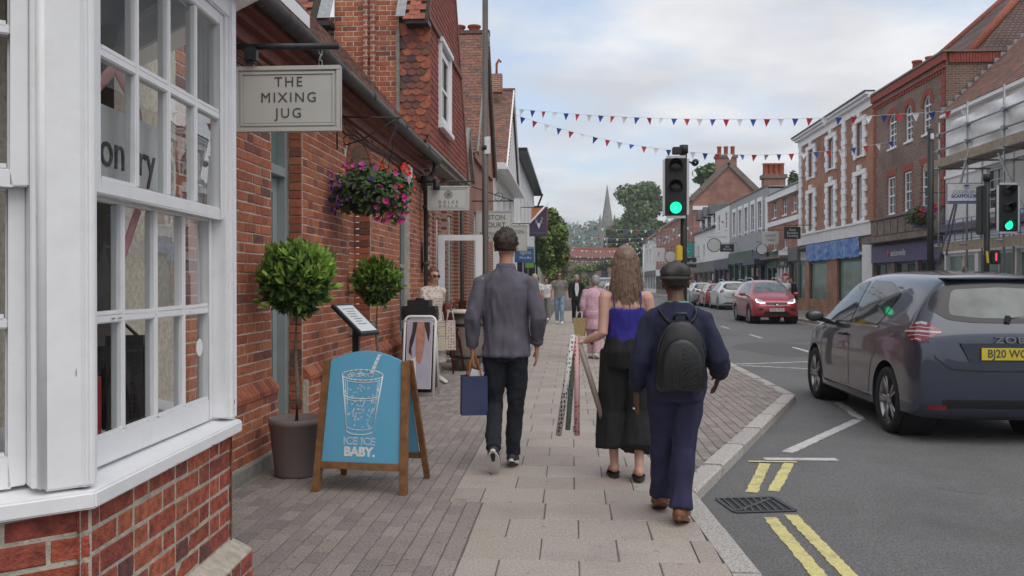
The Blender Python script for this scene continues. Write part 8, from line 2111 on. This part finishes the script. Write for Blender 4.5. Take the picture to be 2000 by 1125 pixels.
MB().add([(-.09, -.06, 0), (.09, -.06, 0), (.09, .06, 0), (-.09, .06, 0), (-.12, -.07, .34), (.12, -.07, .34), (.12, .07, .34), (-.12, .07, .34)], [(0, 3, 2, 1), (0, 1, 5, 4), (1, 2, 6, 5), (2, 3, 7, 6), (3, 0, 4, 7)]).build('body', 'straw', tb)
for sy in (-1, 1): MB().tube([(-.06, sy * .06, .33), (-.03, sy * .03, .45), (.03, sy * .03, .45), (.06, sy * .06, .33)], .008, 6).build('handle', 'cloth_white', tb)
walker('man in grey T shirt, light jeans and sunglasses walking toward the camera', -.41, 30.4, PI, 1.80, 'skin_warm', 'tee_grey', 'jeans_blue', 'hair_brown', glasses=(1, 'hair_brown'), topz=.9)
ms_, Js = walker('man in black suit jacket and white shirt walking toward the camera', .18, 31.5, PI + .1, 1.72, 'skin_light', 'suit_black', 'suit_black', 'hair_grey', sleeve=1.95, topz=.8, shoes='shoe_dark', girth=1.05)
b = MB(); b.prism([(-.055, 1.42), (.055, 1.42), (.075, 1.2), (.03, .95), (-.03, .95), (-.075, 1.2)], lambda u, v, d: V((u, .128 + d, v)), 0, .012); b.build('shirt_front', 'cloth_white', ms_)
walker('woman with blond bun and white top walking ahead past the man in grey shirt', -1.02, 24.5, rad(5), 1.68, 'skin_light', 'cloth_white', 'cloth_lilac', 'hair_blond', skirt=.35, sleeve=.5)
walker('person in dark red top far along the left pavement', -1.35, 34.5, PI, 1.66, 'skin_light', 'cloth_red', 'cloth_black', 'hair_auburn', hair=1.15)
walker('person in white top walking behind the man in grey T shirt', -.95, 33.5, PI - .1, 1.62, 'skin_light', 'cloth_white', 'tee_grey', 'hair_brown', hair=1.05)
walker('person in a long black coat by the brick shop on the far pavement', 10.2, 41.5, rad(100), 1.66, 'skin_warm', 'suit_black', 'suit_black', 'hair_brown', sleeve=1.95, topz=.5, girth=1.15, shoes='shoe_dark', skirt=.3, group='people on the far pavement')
walker('grey haired person in pale top beside the person in black coat', 9.75, 41.0, rad(170), 1.68, 'skin_light', 'cloth_white', 'tee_grey', 'hair_grey', group='people on the far pavement')
sw, Jw = walker('woman in sunglasses and cream patterned dress standing by the wall', -1.97, 12.4, rad(-128), 1.64, 'skin_light', 'print_cream', 'print_cream', 'hair_auburn', skirt=.32, sleeve=1.6, glasses=(1, 'hair_auburn'), stride=.03, fx=.25, group='people by the cafe', arm=.3)
for k_, (mat, x, y, lab) in enumerate((('bag_stripe', -1.83, 12.2, 'striped canvas bag hanging beside the woman in sunglasses'), ('print_cream', -1.70, 12.3, 'white patterned canvas bag hanging beside the striped bag'))):
    t = thing('shopping_bag', lab, 'bag', (x, y, .48), rad(20), 'bags of the woman in sunglasses')
    MB().add([(-.075, -.03, 0), (.075, -.03, 0), (.075, .03, 0), (-.075, .03, 0), (-.065, -.025, .42), (.065, -.025, .42), (.065, .025, .42), (-.065, .025, .42)], [(0, 3, 2, 1), (0, 1, 5, 4), (1, 2, 6, 5), (2, 3, 7, 6), (3, 0, 4, 7)]).build('body', mat, t)
    for sy in (-1, 1): MB().tube([(-.05, sy * .022, .41), (-.03, sy * .01, .54), (.03, sy * .01, .54), (.05, sy * .022, .41)], .007, 6).build('handle', 'cloth_white', t)

# ---------------- the air over the street: faint haze round the whole scene
hzm = bpy.data.materials.new('haze'); hzm.use_nodes = True; tn = hzm.node_tree; tn.nodes.clear()
ho = tn.nodes.new('ShaderNodeOutputMaterial'); hv = tn.nodes.new('ShaderNodeVolumePrincipled'); hv.inputs['Color'].default_value = (.86, .91, .97, 1); hv.inputs['Density'].default_value = .00055; hv.inputs['Anisotropy'].default_value = .2
tn.links.new(hv.outputs[0], ho.inputs['Volume'])
hz_o = MB().box(-1510, 1510, -310, 2510, -1.2, 78).build('haze', hzm); stuff(hz_o)

bpy.data.scenes.remove(TMP)
